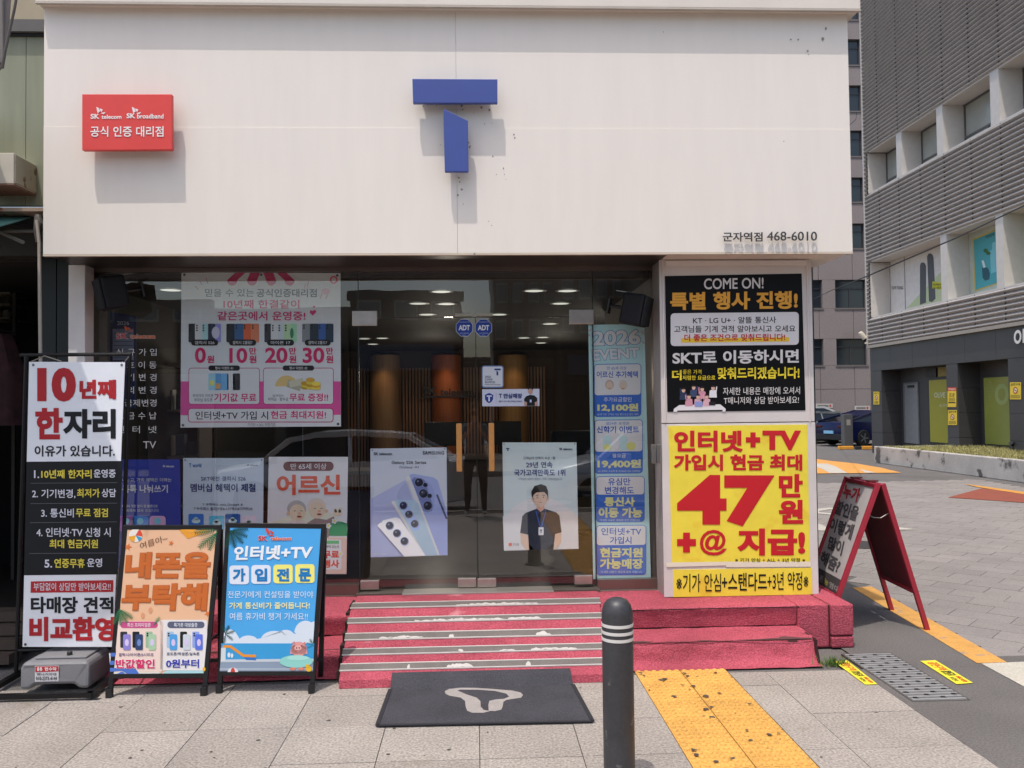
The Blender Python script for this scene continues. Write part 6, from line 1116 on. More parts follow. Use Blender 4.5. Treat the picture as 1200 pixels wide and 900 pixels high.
# hanging speakers
def speaker(px, py, rz, lab, Yp):
    c = at(px, py, Yp); e = empty('outdoor_speaker', (0, 0, 0), lab, 'speaker'); m = mat('#1A191D', .6, var=.1, spec=.3)
    MB().prism([(-.105, -.09, -.12), (.105, -.09, -.12), (.075, .09, -.12), (-.075, .09, -.12)], (0, 0, .24)).build('cabinet', m, e, bevel=.02)
    bx('grille', mat('#1A1A1D', .8, fine=.5, fscale=300), e, -.095, -.105, -.11, .095, -.0905, .11, bevel=.006)
    b = MB().tube([(0, .1, 0), (0, .2, .0)], .015); b.box(-.03, .2, -.06, .03, .212, .06); b.build('bracket', BLK, e)
    b = MB().bar((-.0, -.0, .122), (0, .17, .122), .03, .006); b.build('top_strap', mat('#8C8C88', .4, metal=.8), e)
    e.location = c; e.rotation_euler = (R(12), 0, rz); return e
speaker(132, 343, R(-55), 'black speaker hanging at the upper left corner of the shop front', 6.38)
speaker(744, 363, R(62), 'black speaker hanging under the soffit beside the white pillar', 6.38)
# =================================================================== STEPS, CARPET, RAMP, MAT
def carpet(h='#A84453'): return mat(h, .95, var=.16, scale=2.6, fine=.28, fscale=95, bump=.9, bscale=110, spec=.12, stain=('#C27E84', 3.0, .66))
CAR = carpet('#AC515E')
stp = empty('entrance_steps', (0, 5.9, 0), 'pair of concrete steps wrapped in worn red carpet along the shop front', 'steps')
rx0 = at(404, 795, 5.35).x
SLX, SRX = at(150, 720, 5.95).x, gp(968, 783).x
ux1 = at(999, 712, 5.95).x
import functools
def hn(x, y, z=0):
    from mathutils import noise
    return noise.noise(Vector((x, y, z)))
def carpet_profile(name, xa_, xb_, prof, amp=.008, parent=stp, m=None):
    nx = max(2, int((xb_-xa_)/.02)); L = [0]
    for i in range(1, len(prof)): L.append(L[-1]+(Vector(prof[i])-Vector(prof[i-1])).length)
    nv = int(L[-1]/.018)
    def f(u, v):
        d = v*L[-1]; i = 0
        while i < len(prof)-2 and L[i+1] < d: i += 1
        t = (d-L[i])/(L[i+1]-L[i]); p = Vector(prof[i]).lerp(Vector(prof[i+1]), t); dd = (Vector(prof[i+1])-Vector(prof[i])).normalized(); n = Vector((-dd.y, dd.x))
        x = xa_+(xb_-xa_)*u
        e = amp*(hn(x*2.2, p.x*7, p.y*7)+.5*hn(x*7, p.x*12, p.y*12))*(1.6 if abs(dd.y) > .6 else .7)
        p = p+n*abs(e); return (x, p.x, p.y+.001)
    return MB().grid(f, nx, nv).build(name, m or CAR, parent, smooth=True)
# solid cores
CC = mat('#5B3A3A', .9)
bx('step_core', CC, stp, SLX, 5.99, -.01, ux1-.012, GY+.06, FL-.008)
bx('step_core', CC, stp, SLX, 5.67, -.01, SRX-.02, 5.988, .145)
prof_up = [(6.62, FL), (6.0, FL), (5.97, FL-.004), (5.955, FL-.02), (5.965, FL-.08), (5.97, .16)]
prof_lo = [(5.975, .155), (5.70, .15), (5.66, .142), (5.645, .125), (5.63, .07), (5.61, .02), (5.57, .004), (5.52, .003)]
carpet_profile('upper_carpet', SLX, gp(957, 783).x+.05, [(y, z) for y, z in prof_up], .007)
carpet_profile('lower_carpet', SLX, SRX, prof_lo, .016)
EDGE = mat('#3A1A1E', .9)
bx('carpet_edge', EDGE, stp, SRX-.012, 5.62, .0, SRX-.002, 5.97, .148)
# the block at the right end, two pieces with dark joints
xj = at(958, 740, 5.93).x; xk = at(973, 700, 5.93).x
for (a, b, c, d) in ((xk+.004, ux1, .085, FL+.004), (xk+.004, ux1, 0, .078), (gp(957, 783).x+.055, xk-.004, 0, FL+.002)):
    bb = MB().box(a, 5.93 if a > xk else 5.95, c, b, 6.6, d).build('corner_block', CAR, stp, bevel=.012)
bx('joint_filler', EDGE, stp, gp(957, 783).x+.06, 5.955, 0, ux1-.004, 6.58, FL-.006)
s = Sheet((0, 5.95, 0), (0, -1, 0))
# creases with black seams
sm = MB()
def seam(pts, r=.006): sm.tube(pts, r, 5)
seam([(at(738, 712, 5.95).x, 5.955, FL-.012), (at(860, 712, 5.95).x, 5.952, FL-.010), (at(955, 714, 5.95).x, 5.953, FL-.012)], .004)
seam([(SRX-.006, 5.66, .148), (SRX-.003, 5.62, .06), (SRX-.006, 5.58, .0)], .01); seam([(at(738, 750, 5.66).x, 5.655, .142), (SRX-.02, 5.655, .143)], .003)
sm.build('seams', mat('#2A1216', .9), stp)
# ramp
rmp = empty('entrance_ramp', (0, 5.35, 0), 'sloping red carpeted ramp with grey anti slip strips up to the glass doors', 'ramp')
RX0, RX1 = gp(402, 797).x, gp(706, 793).x
RT0, RT1 = at(418, 697, 6.4).x, at(701, 690, 6.4).x
RY0, RY1 = 5.33, 6.44; RZ0, RZ1 = .045, FL+.022; RKN = .57
def rp(u, v):   # u across, v up the slope
    xa_ = RX0+(RT0-RX0)*v; xb_ = RX1+(RT1-RX1)*v
    return Vector((xa_+(xb_-xa_)*u, RY0+(RY1-RY0)*v, RZ0+(RZ1-RZ0)*min(1, v/RKN)))
b = MB()
def rf(u, v):
    p = rp(u, v); p.z += .001*hn(p.x*3, p.y*5)+.001; return p
b.grid(rf, 60, 40); b.grid(lambda u, v: Vector((rp(u, 0).x, RY0-.012*(1-v), RZ0*v+.002)), 60, 2)
b.build('ramp_carpet', CAR, rmp, smooth=True)
for side in (0, 1):
    p0_, p1_ = rp(side, 0), rp(side, 1); d = .015 if side == 0 else -.015
    pk = rp(side, RKN); MB().prism([(p0_.x, p0_.y, 0), (p0_.x, p0_.y, p0_.z-.002), (pk.x, pk.y, pk.z-.002), (pk.x, pk.y, 0)], (d, 0, 0)).prism([(pk.x, pk.y+.001, 0), (pk.x, pk.y+.001, pk.z-.002), (p1_.x, p1_.y, p1_.z-.002), (p1_.x, p1_.y, 0)], (d, 0, 0)).build('side_board', mat('#3E2F28', .9, var=.2, scale=15), rmp)
sv = MB()
for k in range(9):
    t = .1+.1*k; p = rp(0, t); sv.box(p.x-.02-random.random()*.012, p.y-.03, p.z-.05-random.random()*.04, p.x-.001, p.y+.04, p.z-.012)
sv.build('frayed_edge', mat('#2C201C', .95), rmp, stuff=True)
STR = mat('#69635F', .7, var=.1, scale=8, fine=.15); WHT = mat('#BDB7B2', .7, var=.08, scale=12)
ND = math.atan2(RZ1-RZ0, RY1-RY0)
def vof(py):     # slope coordinate seen at a height in the survey
    best = min(range(0, 1001), key=lambda i: abs(proj(rp(.5, i/1000))[1]-py)); return best/1000
def proj(p):
    d = Vector(p)-Vector((0, 0, CAMZ)); z = d.dot(fwd); return (600+1000*d.dot(rr)/z, 450-1000*d.dot(uu)/z)
for k, (ya, yb2) in enumerate(((705.5, 710.5), (723, 728), (741, 747.5), (759, 765), (776.5, 783))):
    va, vb = vof(ya), vof(yb2)
    def q4(u0, u1, v0, v1, lift):
        a, b_, c_, d_ = rp(u0, v0), rp(u1, v0), rp(u1, v1), rp(u0, v1)
        return [p+Vector((0, 0, lift)) for p in (a, b_, c_, d_)]
    u0, u1 = -.004, 1.004
    e = MB().prism(q4(u0, u1, vb, va, .0045), (0, 0, .004)).build('anti_slip_strip', STR, rmp)
    w1 = (vb-va)
    MB().prism(q4(u0, u1, vb+w1*.14, vb+w1*.02, .004), (0, 0, .006)).prism(q4(u0, u1, va-w1*.02, va-w1*.16, .004), (0, 0, .005)).build('strip_edge', WHT, rmp)
    rnd = random.Random(k*5+3)
    if k < 6:
        wp = MB(); spans = {0: [(.42, .75)], 1: [(.26, .62), (.63, .76)], 2: [(.13, .3), (.74, .80), (.4, .42)], 3: [(.6, .66), (.72, .9), (.44, .46)], 4: [(.40, .50), (.7, .72), (.25, .26)]}[k]
        for (a, c_) in spans:
            n = max(8, int((c_-a)*150)); top = []; bot = []; base_h = rnd.uniform(.3, .6)
            for i in range(n+1):
                u = a+(c_-a)*i/n; h = (base_h+.35*hn(u*40, k*9.1)+.25*hn(u*110, k*3.3)+rnd.uniform(-.06, .06))*math.sin(math.pi*min(1, max(.02, i/n)))**.3; h = min(1.0, max(.04, h))
                bot.append((u, max(0, .25*hn(u*60, 7+k)))); top.append((u, h))
            vv = lambda t: vb+(va-vb)*t
            for i in range(n):
                ps = [rp(top[i][0], vv(bot[i][1]+.02)), rp(top[i+1][0], vv(bot[i+1][1]+.02)), rp(top[i+1][0], vv(top[i+1][1]+.02)), rp(top[i][0], vv(top[i][1]+.02))]
                wp.prism([p+Vector((0, 0, .0088)) for p in ps], (0, 0, .0006))
        wp.build('worn_patches', WHT, rmp, stuff=True)
# mat
mq = [gp(459.5, 789.5), gp(668, 786.5), gp(694.5, 847.5), gp(442, 852.5)]
mb_ = [at(459.5, 789, 5.36), at(668, 787, 5.36)]; fmb = MB()
mrow = [(mq[3], mq[2], .003)]
for t_, z_ in ((5.255, .003), (5.318, .052), (5.36, .072)):
    rw = []
    for a_, b_ in ((mq[3], mb_[0]), (mq[2], mb_[1])): k_ = (t_-a_.y)/(5.36-a_.y); rw.append(Vector((a_.x+(b_.x-a_.x)*k_, t_, 0)))
    mrow.append((rw[0], rw[1], z_))
for (a_, b_, za), (c_, d_, zb) in zip(mrow[:-1], mrow[1:]): fmb.prism([(a_.x, a_.y, za), (b_.x, b_.y, za), (d_.x, d_.y, zb), (c_.x, c_.y, zb)], (0, 0, .008))
mq = [Vector((mrow[1][0].x, 5.255, 0)), Vector((mrow[1][1].x, 5.255, 0)), mq[2], mq[3]]
fm = fmb.build('floor_mat', mat('#454449', .95, var=.12, scale=4, fine=.22, fscale=140, bump=.5, bscale=150, spec=.15), None)
tag(fm, 'dark grey floor mat with light looped emblem on the pavement below the ramp', 'floor mat')
c = sum(mq, Vector())/4; eb = MB()
for i in (1, 2, 3):
    a, b_ = mq[i], mq[(i+1) % 4]; eb.bar((a.x, a.y, .012), (b_.x, b_.y, .012), .022, .006)
eb.build('rubber_edge', mat('#26262B', .8), fm)
s = Sheet((0, 0, .0115), (0, 0, 1)).z(380, 670, 3); s.root = fm
outer = [(424, 404), (440, 395), (480, 390), (540, 391), (600, 396), (660, 402), (690, 410), (699, 421), (692, 432), (665, 437), (640, 442), (630, 450), (627, 470), (622, 483), (600, 489), (578, 488), (577, 462), (580, 446), (600, 440), (632, 437), (650, 428), (640, 415), (600, 404), (540, 399), (478, 398), (468, 402), (500, 418), (535, 432), (549, 446), (550, 470), (560, 484), (583, 489), (560, 496), (520, 496), (503, 488), (497, 470), (495, 446), (480, 432), (440, 424), (426, 415)]
from mathutils.geometry import tessellate_polygon
def concave(s_, name, pts, h, lay=1, m=None):
    v = [s_.P(x, y, lay) for x, y in pts]; tr = tessellate_polygon([v]); b = MB(); b.add(v, [tuple(t) for t in tr]); o = b.build(name, m or pr(h), s_.root)
    if sum((p.normal.dot(s_.n)*p.area for p in o.data.polygons)) < 0: o.data.flip_normals()
    return o
concave(s, 'emblem', [(x, 408+(y-390)*.83) for x, y in outer], '', 1, mat('#9B9490', .95, var=.08, scale=8, fine=.2, fscale=150))
# bollard
bp = at(723, 700, 3.84); bo = empty('bollard', (bp.x, bp.y, 0), 'dark grey metal bollard with three white rings in front of the ramp', 'bollard')
BM = mat('#363639', .45, var=.22, scale=7, fine=.12, fscale=60, stain=('#6A6866', 18, .645)); r = .070; H = bp.z
MB().lathe([(r+.03, 0), (r+.03, .02), (r, .022), (r, H-.075), (r*.97, H-.055), (r*.86, H-.03), (r*.66, H-.012), (r*.35, H-.002), (0, H)], (bp.x, bp.y, 0), 40).build('post', BM, bo, smooth=True)
for z in (.118, .150, .180):
    MB().lathe([(r-.002, -.007), (r+.0018, -.0065), (r+.0018, .0065), (r-.002, .007)], (bp.x, bp.y, H-z), 40).build('white_ring', mat('#D4D2CE', .5), bo, smooth=True)
# =================================================================== A-FRAME BOARDS ON THE PAVEMENT
def aboard(q, yf, yt, lab, ox, oy, k, col, nm):
    """q: four corners of the outer frame in survey pixels TL TR BR BL(feet)"""
    F0, F1 = gp(*q[3]), gp(*q[2]); T0 = at(q[0][0], q[0][1], yt); T1 = at(q[1][0], q[1][1], yt)
    n = (F1-F0).cross(T0-F0).normalized(); s = Sheet(F0, n).z(ox, oy, k)
    e = empty('sandwich_board', ((F0.x+F1.x)/2, (F0.y+F1.y)/2, 0), lab, 'sandwich board', 'black framed sandwich boards before the steps'); s.fr = e
    T0 = s.P((q[0][0]-ox)*k, (q[0][1]-oy)*k); T1 = s.P((q[1][0]-ox)*k, (q[1][1]-oy)*k)
    return s, e, F0, F1, T0, T1
FR = mat('#262628', .4, metal=.4, var=.1, scale=15)
def make_board(q, yt, lab, ox, oy, k, sheet, col, back):
    s, e, F0, F1, T0, T1 = aboard(q, 0, yt, lab, ox, oy, k, col, '')
    w_ = .028
    up = (T0-F0).normalized(); ri = (F1-F0).normalized()
    bsh = s.P(*sheet[2]), s.P(*sheet[3])
    for a, b_ in ((F0, T0), (F1, T1)): 
        sgn = 1 if a is F0 else -1
        MB().bar(a+ri*sgn*w_/2-s.n*.008, b_+ri*sgn*w_/2-s.n*.008, w_, .02, hint=s.n).build('side_rail', FR, e, bevel=.002)
        MB().box(a.x+(0 if sgn > 0 else -w_)-.003, a.y-.016, 0, a.x+(w_ if sgn > 0 else 0)+.003, a.y+.02, .05).build('rubber_foot', BLK, e)
    MB().bar(T0-up*w_/2-s.n*.007, T1-up*w_/2-s.n*.007, .02, w_, hint=(0, 0, 1)).build('top_rail', FR, e, bevel=.002)
    lo0, lo1 = s.P(sheet[3][0], sheet[3][1]+6), s.P(sheet[2][0], sheet[2][1]+6)
    MB().bar(lo0-s.n*.007, lo1-s.n*.007, .02, w_, hint=(0, 0, 1)).build('bottom_rail', FR, e, bevel=.002)
    # rear legs and hinge side
    for a, b_ in ((F0, T0), (F1, T1)):
        bt = Vector((b_.x, b_.y+.03, b_.z-.03)); ft_ = Vector((a.x+back*.3, 2*b_.y-a.y+.16, 0)); d = 1 if a is F0 else -1
        MB().bar(bt+ri*d*.014, ft_+ri*d*.014, w_, .02, hint=s.n).build('rear_leg', FR, e)
        sp0 = a.lerp(b_, .3); sp1 = ft_.lerp(bt, .3); MB().bar(sp0+ri*d*.03, sp1+ri*d*.03, .008, .016).build('side_stay', FR, e)
    a0 = Vector((F0.x+back*.3, 2*T0.y-F0.y+.16, 0)).lerp(T0, .12); a1 = Vector((F1.x+back*.3, 2*T1.y-F1.y+.16, 0)).lerp(T1, .12); MB().bar(a0, a1, .02, .02).build('rear_rail', FR, e)
    sh_ = s.board('poster_sheet', sheet, mat(col, .4, var=.02, bump=.06, bscale=8), th=.003, parent=e)
    return s, e
def palm(s, x, y, size, a0, a1, n, h, lay=3):
    pl = []
    for k in range(n):
        a = R(a0+(a1-a0)*k/(n-1)); L = size*(.8+.3*((k*7) % 3)/2); c, s_ = math.cos(a), math.sin(a); w_ = size*.045
        pl.append([(x-s_*w_, y+c*w_), (x+c*L*.6-s_*w_*.9, y+s_*L*.6+c*w_*.9+size*.03), (x+c*L, y+s_*L+size*.12), (x+c*L*.6+s_*w_*.9, y+s_*L*.6-c*w_*.9+size*.03), (x+s_*w_, y-c*w_)])
    s.polys('palm_print', pl, h, lay)
def leafy(s, x, y, ang, L, h, lay):
    pl = []; c, s_ = math.cos(R(ang)), math.sin(R(ang))
    for k in range(9):
        t = L*(.12+.1*k); px, py = x+c*t, y+s_*t
        for sg in (-1, 1):
            b_ = R(ang+sg*48); l = L*.34*(1-abs(k-3.5)/8)
            pl.append([(px, py), (px+math.cos(b_)*l+c*2, py+math.sin(b_)*l+s_*2), (px+c*L*.06, py+s_*L*.06)])
    pl.append([(x-s_*1.5, y+c*1.5), (x+c*L, y+s_*L), (x+s_*1.5, y-c*1.5)]); s.polys('palm_print', pl, h, lay)
# peach board
s, e = make_board([(144.4, 615.3), (259.5, 615.3), (241.6, 814.8), (125.3, 817.3)], 5.36, 'sandwich board with peach summer poster and brown letters, beside the hanging banner', 0, 600, 3.9115, [(582, 80), (996, 80), (940, 743), (508, 746)], '#E8B994', 0)
s.rect(830, 80, 900, 95, '#E8A038', 2); s.polys('ribbon_print', [[(822, 82), (860, 122), (955, 92), (955, 82), (925, 82), (868, 100), (850, 82)]], '#E59A30', 2)
leafy(s, 998, 82, 172, 105, '#2F6B4A', 3); leafy(s, 998, 92, 140, 110, '#3B7A55', 4); leafy(s, 996, 85, 112, 95, '#2F6B4A', 3)
for ang in (60, 85, 35, 110): leafy(s, 548, 445, ang, 72, '#357A50', 5)
s.disc(622, 107, 31, '#E9E2D8', 2, name='ball_print'); s.polys('ball_print', [ell(622, 107, 31, 31, 8, 100, 170)+[(622, 107)]], '#E9A62E', 3); s.polys('ball_print', [ell(622, 107, 31, 31, 8, -60, 10)+[(622, 107)]], '#D8503A', 3); s.polys('ball_print', [ell(622, 107, 31, 31, 8, 20, 60)+[(622, 107)]], '#3E9AC4', 3)
def star(s, x, y, r, h, a=0): 
    for k in range(5): s.polys('starfish_print', [[(x+r*.4*math.cos(R(a+72*k-40)), y+r*.4*math.sin(R(a+72*k-40))), (x+r*math.cos(R(a+72*k)), y+r*math.sin(R(a+72*k))), (x+r*.4*math.cos(R(a+72*k+40)), y+r*.4*math.sin(R(a+72*k+40))), (x, y)]], h, 2) if k == 0 or r > 12 else None
star(s, 588, 160, 18, '#D8763A'); star(s, 785, 143, 13, '#D8763A'); star(s, 952, 466, 16, '#D8763A', 20)
s.text('여름아~', 640, 110, 768, 170, '#6A4630', .0, quad=[(640, 142), (765, 102), (770, 132), (645, 172)])
s.text('내폰을', 578, 186, 966, 304, '#C4672E', .055, 5, quad=[(582, 186), (968, 182), (960, 306), (572, 304)], out=('#B55C28', .02))
s.text('부탁해', 562, 328, 950, 450, '#C4672E', .055, 5, quad=[(566, 332), (956, 326), (946, 452), (556, 450)], out=('#B55C28', .02))
s.polys('footprint_print', [ell(655, 475, 9, 14, 10), ell(690, 450, 9, 14, 10)], '#D89A72', 2)
s.polys('box', [rrect(532, 500, 748, 732, 12)], '#EBD3C6', 2); s.polys('box', [rrect(735, 494, 950, 726, 12)], '#E4DFDD', 2)
s.polys('pill', [rrect(552, 502, 724, 532, 14)], '#C84F86', 3); s.text('최신 프리미엄폰', 584, 508, 692, 527, '#F0DCE2', .02, 5); leafy(s, 705, 520, -55, 46, '#2F8A5A', 5)
s.polys('pill', [rrect(768, 502, 938, 532, 14)], '#5B6076', 3); s.text('특가폰 대방출중', 798, 508, 906, 527, '#D9DCE6', .02, 5)
for x, h, h2 in ((552, '#32343C', '#8F84CE'), (608, '#1E232C', '#33466E'), (668, '#9CB89A', '#A8CBA6'), (765, '#A6C2DC', '#4FA0DE'), (826, '#17181B', '#C9D2DA'), (882, '#8EA4E0', '#5C74D6')):
    phone(s, x, 548, x+32, 622, h, n=2, lay=3); s.polys('phone_print', [rrect(x+14, 560, x+48, 632, 6)], h2, 6); s.disc(x+31, 598, 9, '#D5C6EA' if h2 != '#33466E' else '#6C8AC4', 7, 16)
s.polys('stripe_print', [[(508, 645), (530, 645), (528, 662), (506, 662)], [(506, 682), (526, 682), (524, 700), (504, 700)], [(505, 714), (620, 714), (640, 744), (590, 744), (560, 728), (505, 732)], [(530, 745), (560, 730), (580, 745)]], '#4F74C4', 3)
s.polys('sea_print', [[(760, 728), (850, 712), (940, 640), (946, 640), (941, 742), (740, 745)]], '#A8D3DA', 1); s.polys('sand_print', [[(500, 646), (740, 735), (720, 745), (508, 746)]], '#E2DCD2', 1)
s.text('갤럭시/아이폰/S시리즈', 545, 646, 705, 661, '#6E5A86', .01, 5); s.text('반값할인', 531, 674, 711, 717, '#CE2C62', .05, 6, out=('#F3E8EC', .04))
s.text('효도폰/학생폰/실속폰', 765, 642, 915, 657, '#4A4F6C', .01, 5); s.text('0원부터', 762, 674, 914, 714, '#3A3FA0', .05, 6, out=('#F0EEF6', .04)); s.polys('duck_print', [ell(936, 720, 7, 10, 8)], '#E8B030', 4)
# blue board
s, e = make_board([(264.3, 612.8), (381.9, 614), (367.8, 812), (254, 812)], 5.38, 'sandwich board with sky blue beach poster and white letters, left of the ramp', 240, 600, 3.9125, [(116, 70), (534, 70), (496, 733), (68, 733)], '#4BA5E2', 0)
for ang in (20, 45, 75, -5, 105): leafy(s, 118, 85, ang, 80, '#1F4A38', 3)
for ang in (-70, -20, 40, 100, -110): leafy(s, 96, 560, ang, 42, '#1E4636', 3)
for ang in (-120, -160, 160): leafy(s, 500, 612, ang, 34, '#2A6A48', 3)
s.polys('logo', [[(276, 72), (290, 78), (300, 98), (288, 104)], [(296, 82), (318, 94), (308, 104)], [(290, 106), (304, 104), (320, 108), (306, 112)]], '#D2452E', 3)
s.text('SK', 246, 109, 286, 132, '#B8323A', .05, 5, out=('#E8E4E8', .03)); s.text('telecom', 302, 113, 398, 130, '#D9622E', .05, 5, out=('#E8E4E8', .03))
s.text('인터넷+TV', 135, 152, 494, 220, '#E6EAF0', .05, 5, quad=[(138, 156), (496, 150), (490, 216), (132, 222)])
for (x, ch, hb) in ((115, '가', '#DCE2EE'), (215, '입', '#DCE2EE'), (316, '전', '#EFE67A'), (416, '문', '#EFE67A')):
    s.polys('letter_tile', [rrect(x-1, 245-(x-115)*.02, x+88, 331-(x-115)*.02, 14)], hb, 3); s.text(ch, x+15, 258, x+72, 318, '#1F78B8', .06, 6)
s.text('전문가에게 컨설팅을 받아야', 106, 362, 498, 394, '#D8E6F2', -.004, 4, tilt=0); s.text('가계 통신비가 줄어듭니다!', 113, 414, 482, 444, '#EFE6A0', .025, 4); s.text('여름 휴가비 챙겨 가세요!!', 115, 461, 473, 495, '#D8E6F2', -.004, 4)
s.polys('cloud_print', [[(80, 602)]+ell(115, 580, 36, 42, 8, 190, 330)+ell(200, 590, 42, 24, 8, 200, 340)+ell(320, 585, 62, 40, 10, 190, 330)+[(360, 560)]+ell(372, 572, 40, 32, 6, 240, 330)+[(420, 560)]+ell(462, 560, 52, 62, 10, 190, 300)+[(503, 500), (500, 602)]], '#D3DDE8', 2)
s.polys('sea_print', [[(76, 602), (502, 602), (499, 676), (74, 676)]], '#3A9AD2', 3); s.polys('deck_print', [[(74, 676), (499, 672), (496, 731), (69, 731)]], '#8A9AAE', 4); s.polys('deck_edge_print', [[(74, 676), (499, 672), (499, 684), (73, 688)]], '#C2CAD2', 5); s.polys('deck_edge_print', [[(70, 716), (497, 716), (497, 722), (70, 724)]], '#A9B4C2', 5)
s.polys('slide_print', [[(84, 610), (120, 610), (180, 652), (236, 654), (236, 666), (176, 664), (116, 622), (84, 622)]], '#E29234', 5); s.polys('slide_print', [[(180, 664), (236, 668), (236, 680), (190, 678)]], '#2E74C4', 5); s.polys('slide_post_print', [[(76, 622), (98, 622), (96, 684), (74, 684)]], '#CED6DA', 6)
s.polys('pool_rail_print', [ell(112, 655, 7, 12, 10), ell(126, 658, 6, 11, 10)], '#D8E0E6', 6)
s.disc(432, 628, 36, '#DE9C98', 6, 34, 'pig_head_print'); s.polys('pig_ear_print', [[(400, 600), (412, 592), (420, 606)], [(448, 604), (460, 594), (466, 606)]], '#D28884', 7); s.polys('pig_body_print', [[(392, 650), (398, 612), (466, 612), (472, 650)]], '#DE9C98', 6)
s.disc(428, 622, 17, '#E6B0AA', 7, 11, 'snout_print'); s.polys('nostril_print', [ell(422, 622, 3, 4, 8), ell(434, 622, 3, 4, 8)], '#8A4644', 8); s.polys('eye_print', [ell(411, 612, 2.5, 2.5, 8), ell(446, 612, 2.5, 2.5, 8)], '#2A1A1A', 8)
s.disc(420, 684, 77, '#8FCFC6', 8, 29, 'swim_ring_print'); s.disc(428, 668, 50, '#A6DCD2', 9, 11, 'swim_ring_top'); s.polys('feet_print', [ell(405, 718, 14, 7, 10), ell(443, 718, 14, 7, 10)], '#D9846E', 9)
s.polys('duck_print', [ell(478, 718, 14, 13, 10), ell(472, 705, 9, 9, 10)], '#E6B72E', 10); s.polys('ball_print', [ell(130, 733, 24, 20, 12, 180, 360)], '#D8D8DC', 6); s.polys('ball_print', [ell(130, 733, 10, 20, 8, 180, 360)], '#C4453A', 7)
# =================================================================== HANGING BANNER ON ITS STAND
bs = empty('banner_stand', (at(85, 800, 5.5).x, 5.5, 0), 'tall black banner stand frame holding the white and black banner', 'banner stand')
pT = at(34, 424, 5.62); pTr = at(146.5, 424.5, 5.62); pB = at(26.3, 758, 5.52)
s = Sheet(pT, (pTr-pT).cross(pB-pT)).z(0, 410, 4.2875)
s2 = Sheet(s.p0, s.n).z(0, 600, 3.9115)
zy = lambda y: (600+y/3.9115-410)*4.2875; zx = lambda x: x/3.9115*4.2875
o = s.board('hanging_banner', [(146, 60), (628, 62), (zx(518), zy(618)), (zx(103), zy(618))], mat('#E6E8F3', .45, var=.03, bump=.1, bscale=4)); tag(o, 'tall banner with white top, black middle list and white foot hanging on the stand', 'banner'); s2.root = o
s.polys('black_field', [[(134, 562), (617, 558), (zx(540), zy(286)), (zx(110), zy(290))]], '#16171A', 1)
RB = '#AC262C'; YB = '#DDCB4C'; WB = '#D5D5DE'
s.text('10', 188, 90, 382, 260, RB, .075); s.text('년째', 400, 150, 584, 248, RB, .06); s.text('한', 178, 292, 316, 450, RB, .06); s.text('자리', 320, 297, 582, 446, '#17181C', .06); s.text('이유가 있습니다.', 175, 480, 578, 536, '#1C1D22', .03)
s.text('1.', 172, 605, 198, 645, WB, .03); s.text('10년째 한자리', 208, 602, 462, 646, YB, .035); s.text('운영중', 472, 600, 582, 642, WB, .025)
s.text('2. 기기변경,', 162, 700, 380, 746, WB, .02); s.text('최저가', 388, 697, 502, 741, YB, .03); s.text('상담', 512, 697, 584, 740, WB, .025)
s.text('3. 통신비', 208, 797, 372, 842, WB, .02); s.text('무료 점검', 382, 796, 543, 840, YB, .03)
s.lines('rule_line', [(155, 670, 590, 667), (154, 772, 590, 770), (152, 868, 588, 864)], 2, '#6A6B70', 3)
s2.text('4. 인터넷·TV 신청 시', 168, 72, 508, 114, WB, .02); s2.text('최대 현금지원', 228, 126, 450, 166, YB, .03); s2.lines('rule_line', [(135, 190, 535, 187)], 2, '#6A6B70', 3)
s2.text('5.', 205, 218, 240, 255, WB, .03); s2.text('연중무휴', 250, 213, 389, 256, YB, .03); s2.text('운영', 400, 212, 469, 252, WB, .025)
s2.polys('red_bar', [[(142, 318), (520, 312), (519, 366), (141, 370)]], '#B22A30', 2); s2.text('부담없이 상담만 받아보세요!!', 155, 324, 508, 360, '#DAD8DE', .015)
s2.text('타매장 견적', 142, 388, 520, 464, '#1C1D22', .045); s2.text('비교환영', 135, 480, 528, 592, RB, .06)
for x, y in ((168, 76), (612, 76)): s.disc(x, y, 7, '#8C8E94', 3); s.disc(x, y, 3, '#222', 4)
s2.disc(117, 607, 6, '#3A3330', 3)
FRB = mat('#141416', .45, metal=.3)
Yb = 5.66
A0, A1 = at(34, 416, Yb), at(152, 415, Yb); G0, G1 = Vector((at(19, 790, Yb).x, Yb, .05)), Vector((at(140, 790, Yb).x, Yb, .05))
for a, b_ in ((G0, Vector((at(30, 600, Yb).x, Yb, A0.z))), (G1, Vector((at(152, 416, Yb).x, Yb, A0.z)))): MB().tube([a, b_], .013, 8).build('upright', FRB, bs, smooth=True)
MB().tube([Vector((at(24, 416, Yb).x, Yb, A0.z)), Vector((at(154, 415, Yb).x, Yb, A0.z))], .012, 8).build('top_bar', FRB, bs, smooth=True)
MB().tube([Vector((at(22, 765, Yb).x, Yb, at(22, 762, Yb).z)), Vector((at(146, 765, Yb).x, Yb, at(22, 762, Yb).z))], .012, 8).build('bottom_bar', FRB, bs, smooth=True)
for X_ in (G0, G1):
    MB().bar((X_.x, 5.22, .03), (X_.x, 6.1, .03), .035, .03).build('foot_bar', FRB, bs)
MB().bar((G0.x-.2, 5.24, .03), (G1.x+.05, 5.24, .03), .03, .03).build('front_bar', FRB, bs)
hk = MB()
m_ = at(50, 417, Yb); hk.tube([at(36, 424, 5.62), at(52, 417, 5.62), at(72, 423.5, 5.62)], .004, 6); hk.tube([at(146, 424, 5.62), at(151, 418, 5.62)], .003, 5)
hk.build('hanger_wire', mat('#8C8880', .4, metal=.6), bs)
